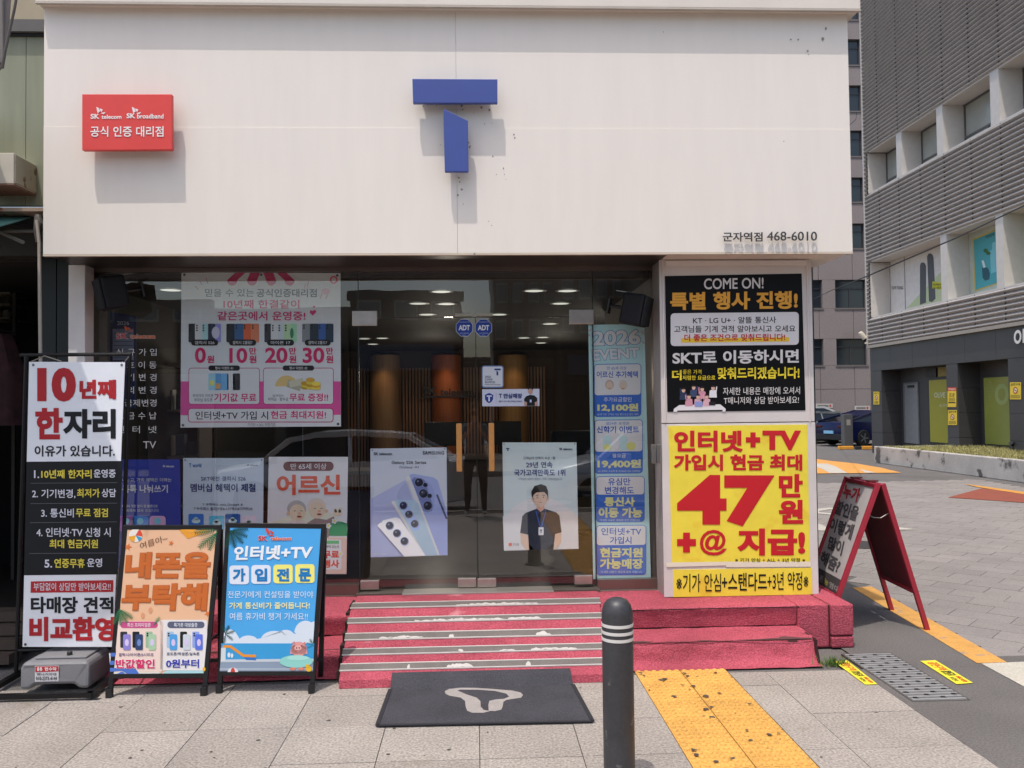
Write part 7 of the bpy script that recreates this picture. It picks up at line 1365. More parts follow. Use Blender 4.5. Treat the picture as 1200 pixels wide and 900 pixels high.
# water ballast tank
tb = empty('ballast_tank', (at(70, 803, 5.2).x, 5.2, 0), 'grey plastic water ballast tank on the foot of the banner stand', 'ballast')
x0_, x1_ = at(23, 790, 5.34).x, at(104, 790, 5.34).x
zt = at(60, 776, 5.34).z; b = MB(); yb0 = 5.34; yb1 = 5.7
b.prism([(x0_, yb0, .035), (x0_, yb0, zt-.03), (x0_+.02, yb0+.01, zt), (x1_-.02, yb0+.01, zt), (x1_, yb0, zt-.03), (x1_, yb0, .035), (x1_-.06, yb0, .035), (x1_-.09, yb0, .062), (x0_+.09, yb0, .062), (x0_+.06, yb0, .035)], (0, .34, 0))
MB_ = b.build('tank', mat('#7B7A7C', .55, var=.06, scale=6, fine=.05), tb, bevel=.022)
b = MB().box(x0_+.06, yb0+.06, zt, x1_-.04, yb0+.28, zt+.014); b.build('raised_deck', mat('#7F7E80', .55), tb, bevel=.012)
MB().lathe([(.016, 0), (.016, .02), (.010, .025)], (x0_+.25, yb0+.1, zt+.014), 14).build('filler_cap', mat('#2A2A2A', .5), tb)
s3 = Sheet((0, yb0-.002, 0), (0, -1, 0)).z(0, 600, 3.9115)
o = s3.board('label', [(160, 706), (270, 704), (268, 776), (160, 778)], mat('#D5D2D4', .4), th=.001, parent=tb); s3.polys('label_print', [[(162, 708), (268, 706), (268, 730), (162, 734)]], '#B8343A', 1); s3.text('물통', 170, 712, 195, 729, '#E8E4E4', .03, 3); s3.text('현수막', 205, 711, 260, 728, '#E8E4E4', .03, 3); s3.text('배너거치대', 170, 736, 258, 749, '#5A5A64', .01, 3); s3.text('010-2373-4144', 166, 754, 262, 770, '#33343C', .02, 3)
# =================================================================== RED SANDWICH BOARD ON THE ALLEY
rb = empty('sandwich_board', (3, 6.6, 0), 'red metal sandwich board with worn white face standing on the alley right of the pillar', 'sandwich board')
Bq, Cq = gp(1086.7, 738.4), gp(1044.9, 715)
Aq = Bq+(gp(970.5, 742)-Bq); Aq = gp(967, 742); Dq = Aq+(Cq-Bq)
dpt = ((Aq+Bq)/2); topn = onp(1029, 567, dpt, (Aq-Bq).cross(Vector((0, 0, 1))).normalized()); H_ = topn.z
Nt = Vector((dpt.x, dpt.y, H_)); Nt = topn; Ft = Nt+(Cq-Bq)
REDM = mat('#A02838', .45, var=.08, scale=6, stain=('#5A2424', 16, .72))
nF = (Nt-Aq).cross(Dq-Aq).normalized(); s = Sheet(Aq, nF); 
out = Vector((Aq-Bq)); out.normalize()
for a, b_, nm in ((Aq, Nt, 'front_rail'), (Dq, Ft, 'front_rail'), (Bq, Nt+(Bq-Aq).normalized()*.035, 'rear_rail'), (Cq, Ft+(Bq-Aq).normalized()*.035, 'rear_rail')):
    MB().bar(a, b_, .036, .03, hint=(Cq-Bq).normalized()).build(nm, REDM, rb, bevel=.003)
wv = (Dq-Aq); u = wv.normalized()
for t, off in ((.985, 0), (.235, 0)):
    MB().bar(Aq.lerp(Nt, t)+u*.02, Dq.lerp(Ft, t)-u*.02, .03, .03).build('cross_rail', REDM, rb, bevel=.003)
    o2 = (Bq-Aq).normalized()*.035; MB().bar(Bq.lerp(Nt+o2, t-.0 if t > .5 else .26)+u*.02, Cq.lerp(Ft+o2, t if t > .5 else .26)-u*.02, .03, .03).build('cross_rail', REDM, rb, bevel=.003)
for hz_ in (.25, .75):
    p = Nt.lerp(Ft, hz_)+Vector((0, 0, .008)); MB().bar(p-(Bq-Aq).normalized()*.02, p+(Bq-Aq).normalized()*.055, .06, .012, hint=(0, 0, 1)).build('hinge', mat('#7A3A3C', .4, metal=.5), rb)
a, b_, c_, d_ = Aq.lerp(Nt, .24)+u*.02, Dq.lerp(Ft, .24)-u*.02, Dq.lerp(Ft, .975)-u*.02, Aq.lerp(Nt, .975)+u*.02
fo = -s.n*.006
MB().prism([a, b_, c_, d_], -s.n*.008).build('front_panel', mat('#BDB6B4', .5, var=.08, scale=5, stain=('#8C8480', 12, .7)), rb)
ao, bo_, co, do_ = [Bq.lerp(Nt+o2, .27)+u*.02, Cq.lerp(Ft+o2, .27)-u*.02, Cq.lerp(Ft+o2, .975)-u*.02, Bq.lerp(Nt+o2, .975)+u*.02]
MB().prism([ao, bo_, co, do_], (nF.x*.006, nF.y*.006, 0)).build('rear_panel', mat('#6A1820', .5, var=.15, scale=6, stain=('#2A1214', 5, .66)), rb)
ch = MB(); ca, cb = Aq.lerp(Nt, .80)+u*.03, Bq.lerp(Nt+o2, .80)+u*.03
ch.tube([ca, ca.lerp(cb, .3)-Vector((0, 0, .035)), ca.lerp(cb, .6)-Vector((0, 0, .04)), cb], .004, 5); ch.build('chain', mat('#8F8A86', .4, metal=.7), rb)
s.z(950, 550, 5.62); s.root = rb
G1_ = '#545053'
s.text('누가', 0, 0, 0, 0, '#B03038', .06, quad=[(225, 96), (338, 128), (312, 222), (212, 186)]); s.text('할인을', 0, 0, 0, 0, G1_, .05, quad=[(178, 200), (330, 244), (300, 345), (155, 290)])
s.text('이렇게', 0, 0, 0, 0, G1_, .05, quad=[(140, 315), (294, 365), (266, 470), (118, 400)]); s.text('많이', 0, 0, 0, 0, G1_, .05, quad=[(130, 435), (226, 476), (204, 572), (108, 520)]); s.text('해줌?', 0, 0, 0, 0, G1_, .05, quad=[(82, 530), (208, 600), (176, 690), (58, 615)])
# lower dark strip of the panel
pp = [Aq.lerp(Nt, .25)+u*.02, Dq.lerp(Ft, .25)-u*.02, Dq.lerp(Ft, .345)-u*.02, Aq.lerp(Nt, .345)+u*.02]
MB().prism([p+s.n*.0005 for p in pp], s.n*.001).build('dark_strip', mat('#4C4648', .5, var=.15), rb)
for i, (st, h) in enumerate((('폰', '#9C9694'), ('능', '#B0A24C'), ('염', '#9C9694'), ('대', '#9C9694'))):
    x = 62+i*33; y = 694+i*22; s.text(st, 0, 0, 0, 0, h, .03, 5, quad=[(x, y), (x+27, y+16), (x+20, y+56), (x-5, y+38)])
# =================================================================== LEFT NEIGHBOUR
NY = 6.35
nb_ = empty('neighbour_shop', (-4.2, 7, 0), 'olive clad neighbouring shop with rusty eave and dark open front at the far left', 'building')
xe = fl-.012; L_ = at(-260, 300, NY).x
olive = mat('#8B8E78', .6, var=.10, scale=2, stretch=(6, 6, .6))
zA, zB = at(25, 241, NY).z, at(25, 118, NY).z; zC, zD = at(25, 40, NY).z, at(25, 26, NY).z
zcl = at(25, 118, NY).z
n = 7
for i in range(n):
    a = L_+(xe-L_)*i/n; b_ = L_+(xe-L_)*(i+1)/n; bx('wall_panel', olive, nb_, a+.002, NY, zA, b_-.002, NY+.04, zC-.002)
bx('beam', mat('#5E5A58', .6, var=.1), nb_, L_, NY-.05, zC, xe, NY+.04, zD); bx('upper_wall', mat('#A3967E', .7, var=.06), nb_, L_, NY-.0, zD+.001, xe, NY+.04, zD+2.4)
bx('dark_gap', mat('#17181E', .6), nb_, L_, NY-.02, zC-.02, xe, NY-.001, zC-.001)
bx('rusty_eave', mat('#A08A78', .7, var=.1, stain=('#7A3D22', 5, .5)), nb_, L_, NY-.25, at(25, 247.5, NY-.25).z, xe, NY+.03, at(25, 243, NY-.25).z)
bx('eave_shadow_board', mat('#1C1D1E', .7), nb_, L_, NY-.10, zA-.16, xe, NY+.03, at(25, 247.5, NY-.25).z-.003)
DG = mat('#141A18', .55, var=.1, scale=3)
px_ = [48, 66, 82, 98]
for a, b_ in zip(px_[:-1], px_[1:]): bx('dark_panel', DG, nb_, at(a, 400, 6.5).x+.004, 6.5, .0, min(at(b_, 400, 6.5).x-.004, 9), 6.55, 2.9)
bx('lintel', mat('#35322D', .7), nb_, L_, NY+.06, at(20, 298, NY).z, xe, NY+.2, zA)
bx('shop_floor', mat('#2E2824', .7), nb_, L_, 6.3, .0, at(50, 700, 6.5).x, 10, .16)
for k in range(4): bx('step_plank', mat('#4A3F36', .7, var=.15, scale=8), nb_, L_, 5.9+.17*k*.5, .03+.075*k, at(20, 740, 6.0).x, 6.06+.17*k*.5, .095+.075*k)
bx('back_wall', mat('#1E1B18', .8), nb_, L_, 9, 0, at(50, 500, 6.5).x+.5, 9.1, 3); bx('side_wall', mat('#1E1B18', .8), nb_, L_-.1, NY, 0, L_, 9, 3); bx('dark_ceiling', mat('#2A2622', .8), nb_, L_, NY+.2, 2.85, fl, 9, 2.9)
aw = empty('awning', (at(10, 258, 6.0).x, 6, at(10, 262, 6.0).z), 'small turquoise awning end under the rusty eave at far left', 'awning')
AWM = mat('#5B8A84', .7, var=.06)
P_ = lambda x, y, Y: at(x, y, Y)
MB().prism([P_(-60, 253, 6.25), P_(36, 254, 6.25), P_(0, 264, 5.9), P_(-60, 275, 5.75)], (0, 0, -.01)).build('canopy', AWM, aw)
MB().tube([P_(-60, 271, 6.2), P_(45, 271, 6.2)], .012, 8).build('rail', mat('#6A665E', .6), aw)
MB().bar(P_(-5, 270, 6.2), P_(27, 284, 6.0), .02, .02).build('arm', mat('#6A665E', .6), aw)
rp_ = MB(); rp_.tube([P_(43, 258, 6.05), P_(46, 285, 6.05), P_(46.5, 340, 6.05), P_(47.5, 425, 6.0)], .012, 8)
tag(rp_.build('awning_crank_pole', mat('#A89E92', .5), None, smooth=True), 'thin pale crank pole hanging from the awning bracket left of the shop', 'pole')
brk = MB(); brk.tube([P_(44, 252, 6.1), P_(46, 262, 6.1), P_(43, 270, 6.1), P_(45, 284, 6.1)], [.02, .035, .022, .018], 8); brk.build('crank_joint', mat('#6E6862', .5, metal=.4), aw, smooth=True)
ac = empty('wall_box', (at(10, 215, 6.1).x, 6.2, at(10, 216, 6.1).z), 'rusty white metal box fixed to the olive wall at the far left', 'box')
a, b_ = at(-40, 179, 6.05), at(16, 215, 6.05)
bx('casing', mat('#CFC8BA', .6, var=.08, stain=('#8A5A3A', 9, .66)), ac, a.x, 6.05, b_.z, b_.x, NY-.002, a.z, bevel=.004)
bx('side_plate', mat('#B9B09C', .6, stain=('#7A5A3A', 12, .6)), ac, b_.x+.001, 6.06, b_.z+.01, b_.x+.006, NY-.003, a.z-.01)
bx('rusty_lip', mat('#86695A', .8, var=.2, scale=20), ac, a.x, 6.045, b_.z-.012, b_.x+.004, NY-.004, b_.z-.001)
# folded parasol hanging into the corner
tp = empty('tarpaulin', (-3, 5, 3.6), 'grey tarpaulin awning whose drooping tip hangs into the top left corner', 'tarpaulin')
TPM = mat('#7D7672', .75, var=.1, scale=6)
tipP = at(4, 78, 4.6)
def tf(u, v):
    a = tipP.lerp(Vector((-6.5, 3.5, 3.75)), u); b_ = Vector((-3.62, 6.3, 3.95)).lerp(Vector((-6.5, 6.3, 4.05)), u); p = a.lerp(b_, v); p.z += .5*math.sin(math.pi*min(1, u*2.2)*.5)*(1-v) + .03*math.sin(u*30)*(1-v); return p
b = MB(); b.grid(tf, 30, 12); b.grid(lambda u, v: tf(u, v)+Vector((0, 0, .012)), 30, 12); b.build('canvas', TPM, tp, smooth=True)
c0 = at(3, 80, 4.62); b = MB()
def pf_(u, v):
    a = 2*math.pi*u; r = .008+.10*(v**.8)*(1+.22*math.cos(6*a)); c = c0.lerp(at(-6, -160, 4.62), v); return (c.x+r*math.cos(a), c.y+r*math.sin(a)*.7, c.z)
b.grid(pf_, 48, 14); b.build('gathered_corner', TPM, tp, smooth=True)
MB().tube([at(2, 80, 4.55), at(6, 60, 4.55), at(17, 10, 4.55), at(24, -30, 4.55)], .007, 6).build('tie_cord', mat('#55504C', .8), tp)
# goods in the dark shop
for k, (y0_, y1_) in enumerate(((328, 340), (345, 358), (360, 370))):
    z0_, z1_ = at(5, y1_, 8.2).z, at(5, y0_, 8.2).z
e = empty('goods_shelf', (at(0, 360, 8.2).x, 8.2, .16), 'wire shelf with small goods in the dark neighbouring shop', 'shelf')
for y in (329, 343, 356, 372): bx('shelf_board', mat('#8A7F6E', .6), e, at(-80, y, 8.2).x, 8.15, at(0, y, 8.2).z-.02, at(15, y, 8.2).x, 8.5, at(0, y, 8.2).z)
for x in (-80, 14): bx('upright', mat('#55504A', .6), e, at(x, 400, 8.2).x, 8.2, .16, at(x, 400, 8.2).x+.03, 8.23, 2.9)
for i in range(7):
    x = at(-70+i*12, 350, 8.2).x
    for rw, y in (('top', 341), ('middle', 354.5), ('bottom', 371)): tag(MB().lathe([(.04, 0), (.045, .02), (.04, .07), (.02, .09)], (x, 8.3, at(0, y+1.5, 8.2).z+.001), 10).build('goods_jar', mat(random.choice(['#8A8276', '#6B5F50', '#A09888']), .4), None, smooth=True), 'small jar on the %s shelf in the dark shop, %s from the right' % (rw, ('seventh', 'sixth', 'fifth', 'fourth', 'third', 'second', 'first')[i]), 'jar', 'jars on the neighbour shelf')
def garment(x, y, Y, w_, h_, c, lab):
    p = at(x, y, Y); b = MB()
    def g(u, v):
        a = 2*math.pi*u; ww = w_*(.55+.45*min(1, v*3)); return (p.x+ww*math.cos(a)*.5, p.y+.08*math.sin(a)*(1+.4*math.sin(5*a)), p.z-h_*v)
    e = empty('hanging_garment', p, lab, 'garment'); b.grid(g, 28, 8); b.build('cloth', mat(c, .85, var=.35, scale=14), e, smooth=True)
    MB().tube([(p.x-.15, p.y, p.z), (p.x, p.y, p.z+.05), (p.x+.15, p.y, p.z)], .008, 5).build('hanger', BLK, e)
garment(-2, 392, 7.2, .42, .75, '#3C2022', 'dark red checked garment hanging in the neighbouring shop doorway'); garment(-30, 388, 7.5, .42, .7, '#3A3436', 'dark garment hanging behind the red one in the neighbouring shop')
# =================================================================== RIGHT BUILDING (ribbed cladding)
cor = gp(1024, 542.2); FX = cor.x+.9     # facade plane X
FX = 13.9
CY = atx(1017, 300, FX).y                # far corner
print('corner', cor, FX, CY, atx(1200, 500, FX))
def fy(px, py=400): return atx(px, py, FX).y
def fz(px, py): return atx(px, py, FX).z
obd = empty('ribbed_building', (FX+4, CY-8, 0), 'grey ribbed commercial building with dark stone ground floor across the alley', 'building')
RIB = mat('#A6A19D', .5, var=.06, scale=2, fine=.22, fscale=22)
NEARY = 4.0
r1t, r1b = fz(1017, 179), fz(1017.8, 228.2); r2t, r2b = fz(1018, 307.5), fz(1021, 373); bz = fz(1014.2, 405.8)
def ribs(z0, z1, ya, yb_, name='ribbed_cladding'):
    b = MB(); p = .135; n = int((z1-z0)/p); p = (z1-z0)/n
    for i in range(n):
        z = z0+i*p; pr_ = [(FX, z), (FX-.085, z+p*.30), (FX-.09, z+p*.45), (FX-.02, z+p*.85), (FX+.0, z+p)]
        vs = [(x, y, zz) for y in (ya, yb_) for x, zz in pr_]
        b.add(vs, [(k, k+1, k+6, k+5) for k in range(4)])
    o = b.build(name, RIB, obd, stuff=True); return o
TOP = 19.0
ey = fy(1018, 200)                       # corner strip left of the windows
ribs(r2t, r1b, NEARY, CY-.02); ribs(bz, r2b, NEARY, CY-.02); ribs(r1t, TOP, NEARY, CY-.02)
y1e = fy(1017.5, 200); y2e = fy(1020.5, 330)
ribs(r1b, r1t, y1e, CY-.02); ribs(r2b, r2t, y2e, CY-.02)
# fine perforation texture as shallow vertical joints every panel
vj = MB()
y = CY-1.0
while y > NEARY: vj.box(FX-.05, y-.004, bz, FX+.01, y+.004, r2b-.01).box(FX-.05, y-.004, r2t+.01, FX+.01, y+.004, r1b-.01).box(FX-.05, y-.004, r1t+.01, FX+.01, y+.004, TOP); y -= 1.35
vj.build('panel_joints', mat('#5A5756', .6), obd, stuff=True)
LG = mat('#C9C4BE', .5, var=.04)
bx('corner_trim', mat('#BDB7B0', .5), obd, FX-.09, CY-.02, bz-.1, FX+.2, CY+.06, TOP)
bx('side_wall', mat('#77726F', .7), obd, FX+.2, CY-.0, 0, FX+12, CY+.06, TOP)
DEPW = .68
bx('building_core', mat('#6A6663', .7), obd, FX+DEPW+.3, NEARY, r2t+.0, FX+12, CY-.01, TOP); bx('cladding_backing', mat('#55514F', .7), obd, FX+.002, NEARY, r1t+.02, FX+DEPW+.28, CY-.02, TOP)
bx('cladding_backing', mat('#55514F', .7), obd, FX+.002, NEARY, r2t+.02, FX+DEPW+.28, CY-.02, r1b-.02); bx('cladding_backing', mat('#55514F', .7), obd, FX+.002, NEARY, bz+.02, FX+DEPW+.28, CY-.02, r2b-.02)
bx('building_core', mat('#6A6663', .7), obd, FX+.78, NEARY, 0, FX+12, CY-.01, r2t-.01)
for (zt_, zb_) in ((r1t, r1b), (r2t, r2b)):
    bx('reveal_soffit', LG, obd, FX-.02, NEARY, zt_-.03, FX+DEPW, CY-.3, zt_+.018); bx('reveal_sill', LG, obd, FX-.03, NEARY, zb_-.018, FX+DEPW, CY-.3, zb_+.03)
bx('reveal_side', LG, obd, FX-.02, y1e-.03, r1b+.031, FX+DEPW, y1e, r1t-.031); bx('reveal_side', LG, obd, FX-.02, y2e-.03, r2b+.031, FX+DEPW, y2e, r2t-.031)
def fin(x0_, x1_, py, zb_, zt_):
    ya, yb_ = fy(x1_, py), fy(x0_, py); bx('fin', LG, obd, FX-.03, ya, zb_+.031, FX+DEPW, yb_, zt_-.031)
fy1 = []
for a, b_ in ((1051.6, 1057.8), (1099.6, 1106.7), (1163.6, 1174)): fin(a, b_, 190, r1b, r1t); fy1.append((fy(b_, 190), fy(a, 190)))
fy2 = []
for a, b_ in ((1104.2, 1111.6), (1169.5, 1178.5)): fin(a, b_, 330, r2b, r2t); fy2.append((fy(b_, 330), fy(a, 330)))
for k in range(1, 3): 
    for lst, zb_, zt_ in ((fy1, r1b, r1t), (fy2, r2b, r2t)):
        d = lst[-2][0]-lst[-1][0]; a, b_ = lst[-1]; 
        bx('fin', LG, obd, FX-.03, a-d*k*1.0, zb_+.031, FX+DEPW, b_-d*k*1.0, zt_-.031)
WF = mat('#5C5C5C', .5); WG = mat('#A2A39C', .15, var=.1, scale=1.5)
def win(ya, yb_, zb_, zt_, glassm, split=True, name='window'):
    X = FX+DEPW-.06; fr_ = MB(); t = .05
    fr_.box(X, ya, zb_, X+.05, ya+t, zt_).box(X, yb_-t, zb_, X+.05, yb_, zt_).box(X, ya+t, zb_, X+.05, yb_-t, zb_+t).box(X, ya+t, zt_-t, X+.05, yb_-t, zt_)
    if split: zm = zb_+(zt_-zb_)*.3; fr_.box(X-.002, ya+t, zm-.03, X+.05, yb_-t, zm+.03).box(X-.002, (ya+yb_)/2-.025, zb_+t, X+.05, (ya+yb_)/2+.025, zm-.03)
    o = fr_.build(name, WF, obd); bx('pane', glassm, o, X+.025, ya+t+.001, zb_+t+.001, X+.035, yb_-t-.001, zt_-t-.001); return o
ys = [y1e]+[v for p in fy1 for v in (p[1], p[0])]
bays = [(fy1[0][1], y1e-.031), (fy1[1][1], fy1[0][0]), (fy1[2][1], fy1[1][0]), (fy1[2][0]-3.0, fy1[2][0])]
for a, b_ in bays: win(a+.01, b_-.01, r1b+.035, r1t-.035, WG)
# second storey: poster boards behind the fins
X = FX+DEPW-.05
b0a, b0b = fy2[0][1]+.01, y2e-.035
bx('wall_board', mat('#D2CDC8', .5), obd, X, b0a, r2b+.035, X+.04, b0b, r2t-.035)
def onX(px, py): return atx(px, py, X-.004)
sx = Sheet((X-.003, 10, 5), (-1, 0, 0)).z(940, 280, 3.215); sx.root = obd
sx.polys('joint_line', [[(328, 80), (331, 80), (335, 278), (332, 278)], [(383, 60), (386, 60), (391, 266), (388, 266)]], '#8C8682', 1)
sx.polys('green_tone', [[(392, 262), (528, 120), (530, 232)]], '#B7C29A', 1)
for q4_ in ([(444, 100), (448, 90), (455, 88), (463, 92), (467, 102), (467, 240), (444, 248)], [(471, 66), (475, 56), (484, 54), (492, 60), (495, 70), (503, 225), (490, 238), (478, 235)]): sx.polys('bottle_print', [q4_], '#55565A', 2)
sx.polys('tag_print', [[(491, 160), (530, 165), (530, 192), (491, 186)]], '#C3C02E', 4); sx.text('MOMENT', 494, 168, 526, 176, '#3A3A20', .03, 6); sx.text('ALL ABOVE', 494, 179, 526, 188, '#3A3A20', .03, 6)
sx.text('OLIVE YOUNG', 337, 178, 381, 190, '#6A6664', .02, 3)
c0_, c1_ = fy2[1][1]+.01, fy2[0][0]-.01
bx('wall_board', mat('#B4BDB2', .5, var=.05), obd, X, c0_, r2b+.035, X+.04, c1_, r2t-.035)
sx.polys('gold_frame', [[(641, 0), (748, -45), (748, 165), (650, 198)]], '#C8B04C', 1); sx.polys('teal_field', [[(646, 4), (745, -38), (745, 162), (654, 192)]], '#4FA3AC', 2)
sx.polys('serum_print', [[(678, 110), (690, 104), (702, 112), (708, 130), (706, 152), (690, 158), (680, 146)]], '#2F5A68', 3); sx.polys('serum_print', [[(676, 82), (684, 80), (692, 106), (684, 110)]], '#CFE0E0', 4); sx.polys('bottle_print', [[(708, 45), (716, 40), (717, 14), (729, 10), (731, 34), (740, 40), (742, 120), (712, 130)]], '#7CC3CC', 3)
sx.polys('leaf_print', [ell(692, 44, 9, 8, 10), ell(702, 54, 9, 7, 10)], '#3F6E3C', 4); sx.text('피부장벽 세럼', 690, -30, 742, -16, '#24383C', .02, 5, quad=[(692, -12), (742, -30), (742, -18), (692, 0)])
d0_ = fy2[1][0]-.01
bx('wall_board', mat('#A9B48A', .5, var=.08), obd, X, d0_-5.0, r2b+.035, X+.04, d0_, r2t-.035)
bx('ledge', mat('#9C958C', .5), obd, FX-.10, NEARY, bz-.10, FX+.1, CY+.02, bz-.002)
# ground storey in dark stone
ST = mat('#3F3E40', .45, var=.08, scale=1.2, fine=.12, fscale=60)
gz = .62                                                # planter soil height
recz = fz(1033, 434)
def pier(x0_, x1_, py, name='stone_pier'):
    ya = fy(x1_, py) if x1_ else NEARY; yb_ = fy(x0_, py) if x0_ else CY
    n = 4
    for k in range(n): z0_, z1_ = recz*k/n, recz*(k+1)/n; bx(name, ST, obd, FX, ya, z0_+.004, FX+.72, yb_, z1_-.004)
    return ya, yb_
y0a, _ = pier(None, 1033.6, 480); p1a, p1b = pier(1110, 1123.2, 480); p2a, p2b = pier(1182.7, None, 480)
yy = CY
y = CY
while y > NEARY: bx('stone_lintel', ST, obd, FX-.005, max(NEARY, y-1.45)+.004, recz+.002, FX+.72, y-.004, bz-.102); y -= 1.45
BX_ = FX+.66
bx('recess_wall', ST, obd, BX_, p1b, 0, BX_+.1, y0a, recz); bx('recess_wall', ST, obd, BX_, p2b, 0, BX_+.1, p1a, recz)
def bxx(name, m, px0, py0, px1, py1, Xp, th, par=obd):
    a, b_ = atx(px0, py0, Xp), atx(px1, py1, Xp); return MB().box(Xp, min(a.y, b_.y), atx((px0+px1)/2, py1, Xp).z, Xp+th, max(a.y, b_.y), atx((px0+px1)/2, py0, Xp).z).build(name, m, par)
XW = BX_-.03
dd = bxx('door', mat('#8E8E90', .4, metal=.2), 1060, 450, 1076.5, 519.5, XW-.01, .03)
bxx('door_frame', mat('#6E6E70', .5), 1058, 448, 1077.6, 519.5, XW+.002, .027)
bxx('door_closer', BLK, 1063, 451.5, 1070, 454, XW-.05, .03, dd)
GRN = mat('#A39E30', .25, var=.10, scale=.5)
bxx('window_frame', mat('#3A3B3A', .5), 1086.5, 443, 1113, 520, XW+.002, .027); w1 = bxx('green_window', GRN, 1088.5, 445, 1112, 518.5, XW-.02, .02)
s = Sheet((XW-.021, 10, 2), (-1, 0, 0)).z(940, 440, 4.615); s.root = w1; s.text('OLIVE YOUNG', 715, 90, 860, 122, '#D5D9B8', .02, 2, quad=[(715, 92), (860, 88), (860, 122), (715, 120)]); s.text('ALL IN ONE', 742, 155, 800, 168, '#D5D9B8', .01, 2)
bxx('window_frame', mat('#3A3B3A', .5), 1150, 440, 1185, 523, XW+.002, .027); w2 = bxx('green_window', mat('#90964A', .25, var=.15, scale=.5), 1152.5, 442, 1184, 521, XW-.02, .02)
s = Sheet((XW-.021, 10, 2), (-1, 0, 0)).z(940, 440, 4.615); s.root = w2
rg = [(1078+38*math.cos(R(k*12)), 102+60*math.sin(R(k*12))) for k in range(30)]+[(1078+38*math.cos(R(-k*12)), 102+60*math.sin(R(k*12))) for k in range(0)]
s.polys('ring_print', [[(1080+38*math.cos(R(k*15)), 102+58*math.sin(R(k*15))), (1080+38*math.cos(R(k*15+15)), 102+58*math.sin(R(k*15+15))), (1080+20*math.cos(R(k*15+15)), 102+34*math.sin(R(k*15+15))), (1080+20*math.cos(R(k*15)), 102+34*math.sin(R(k*15)))] for k in range(24)], '#9AA86A', 1)
s.lines('stripe_print', [(985+abs(k-7)*3, 25+k*8, 1040-abs(k-7)*3, 22+k*8) for k in range(15)], 2, '#98A263', 1)
bxx('vent_grille', mat('#2C2C2D', .5), 1084.5, 431.5, 1097, 442, XW-.02, .02); bxx('top_light', mat('#8A7A2C', .4), 1099, 430, 1112, 441, XW-.015, .02)
# shop letters on the dark lintel, running on out of the picture
ol = empty('shop_letters', atx(1194, 395, FX-.08), 'white raised shop letters on the dark stone lintel at the right edge', 'sign')
s = Sheet((FX-.08, 10, 4), (-1, 0, 0)).z(1000, 300, 5.625); s.root = ol
LWH = mat('#D8D6D2', .4)
s.text('O', 1057, 488, 1109, 580, '', .05, 0, m=LWH, name='raised_lettering', quad=[(1058, 492), (1108, 482), (1108, 576), (1058, 582)])
s.text('LIVE YOUNG', 1114, 480, 2200, 560, '', .05, 0, m=LWH, name='raised_lettering', quad=[(1116, 480), (2300, 240), (2300, 420), (1116, 575)])
# planter and grass
PXf = gp(1100, 552).x; pz = onp(1025, 524, (PXf, 0, 0), Vector((1, 0, 0))).z
PXf = (gp(1024.5, 541.8).x+gp(1200, 565.7).x)/2; pyf = atx(1024.5, 541.8, PXf).y; pz = atx(1110, 531, PXf).z
print('planter', PXf, pyf, pz, 'recz', recz, 'bz', bz, 'r', r1t, r1b, r2t, r2b)
CON = mat('#B5AFA8', .85, var=.15, scale=1.5, fine=.12, fscale=50, stain=('#5A5653', 2.2, .58), bump=.5, bscale=20)
pl = empty('planter_wall', (PXf, 12, 0), 'low stained concrete planter wall along the dark building', 'planter')
bx('front_wall', CON, pl, PXf, NEARY, -.01, PXf+.18, pyf, pz, bevel=.02); bx('end_wall', CON, pl, PXf+.181, pyf-.18, -.01, FX, pyf, pz-.004, bevel=.02)
bx('soil', mat('#8C8260', .95, var=.2, scale=4, fine=.3, fscale=60), pl, PXf+.181, NEARY, 0, BX_-.05, pyf-.181, pz-.05)
gm = MB()
for i in range(26000):
    x, y = random.uniform(PXf+.2, FX+.6), random.uniform(11, pyf-.2)
    if x > FX-.02 and not (p2b < y < p1a or p1b < y < y0a): continue
    if y < 16 and random.random() < .5: continue
    h = random.uniform(.03, .11); a = random.uniform(0, 3.14); dx, dy = .014*math.cos(a), .014*math.sin(a)
    gm.add([(x-dx, y-dy, pz-.05), (x+dx, y+dy, pz-.05), (x+random.uniform(-.05, .05), y+random.uniform(-.05, .05), pz-.05+h)], [(0, 1, 2)])
tag(gm.build('planter_grass', mat('#A39C66', .9, var=.3, scale=2.5, fine=.3, fscale=30)), 'yellowing short grass on top of the planter', 'grass', kind='stuff')
sp_ = at(1112, 526, 1); c = atx(1113.5, 526, FX-.3)
c = onp(1187, 527.5, (0, 0, pz), Vector((0, 0, 1)))
e = empty('garden_spotlight', c, 'small black spotlight on a stake in the planter grass', 'spotlight'); MB().tube([(c.x, c.y, pz-.05), (c.x, c.y, pz+.12)], .012, 6).build('stake', BLK, e); MB().lathe([(.035, 0), (.06, .09), (.055, .1)], (c.x, c.y, pz+.13), 14, axis=(-.6, -.3, .5)).build('lamp_head', BLK, e, smooth=True)
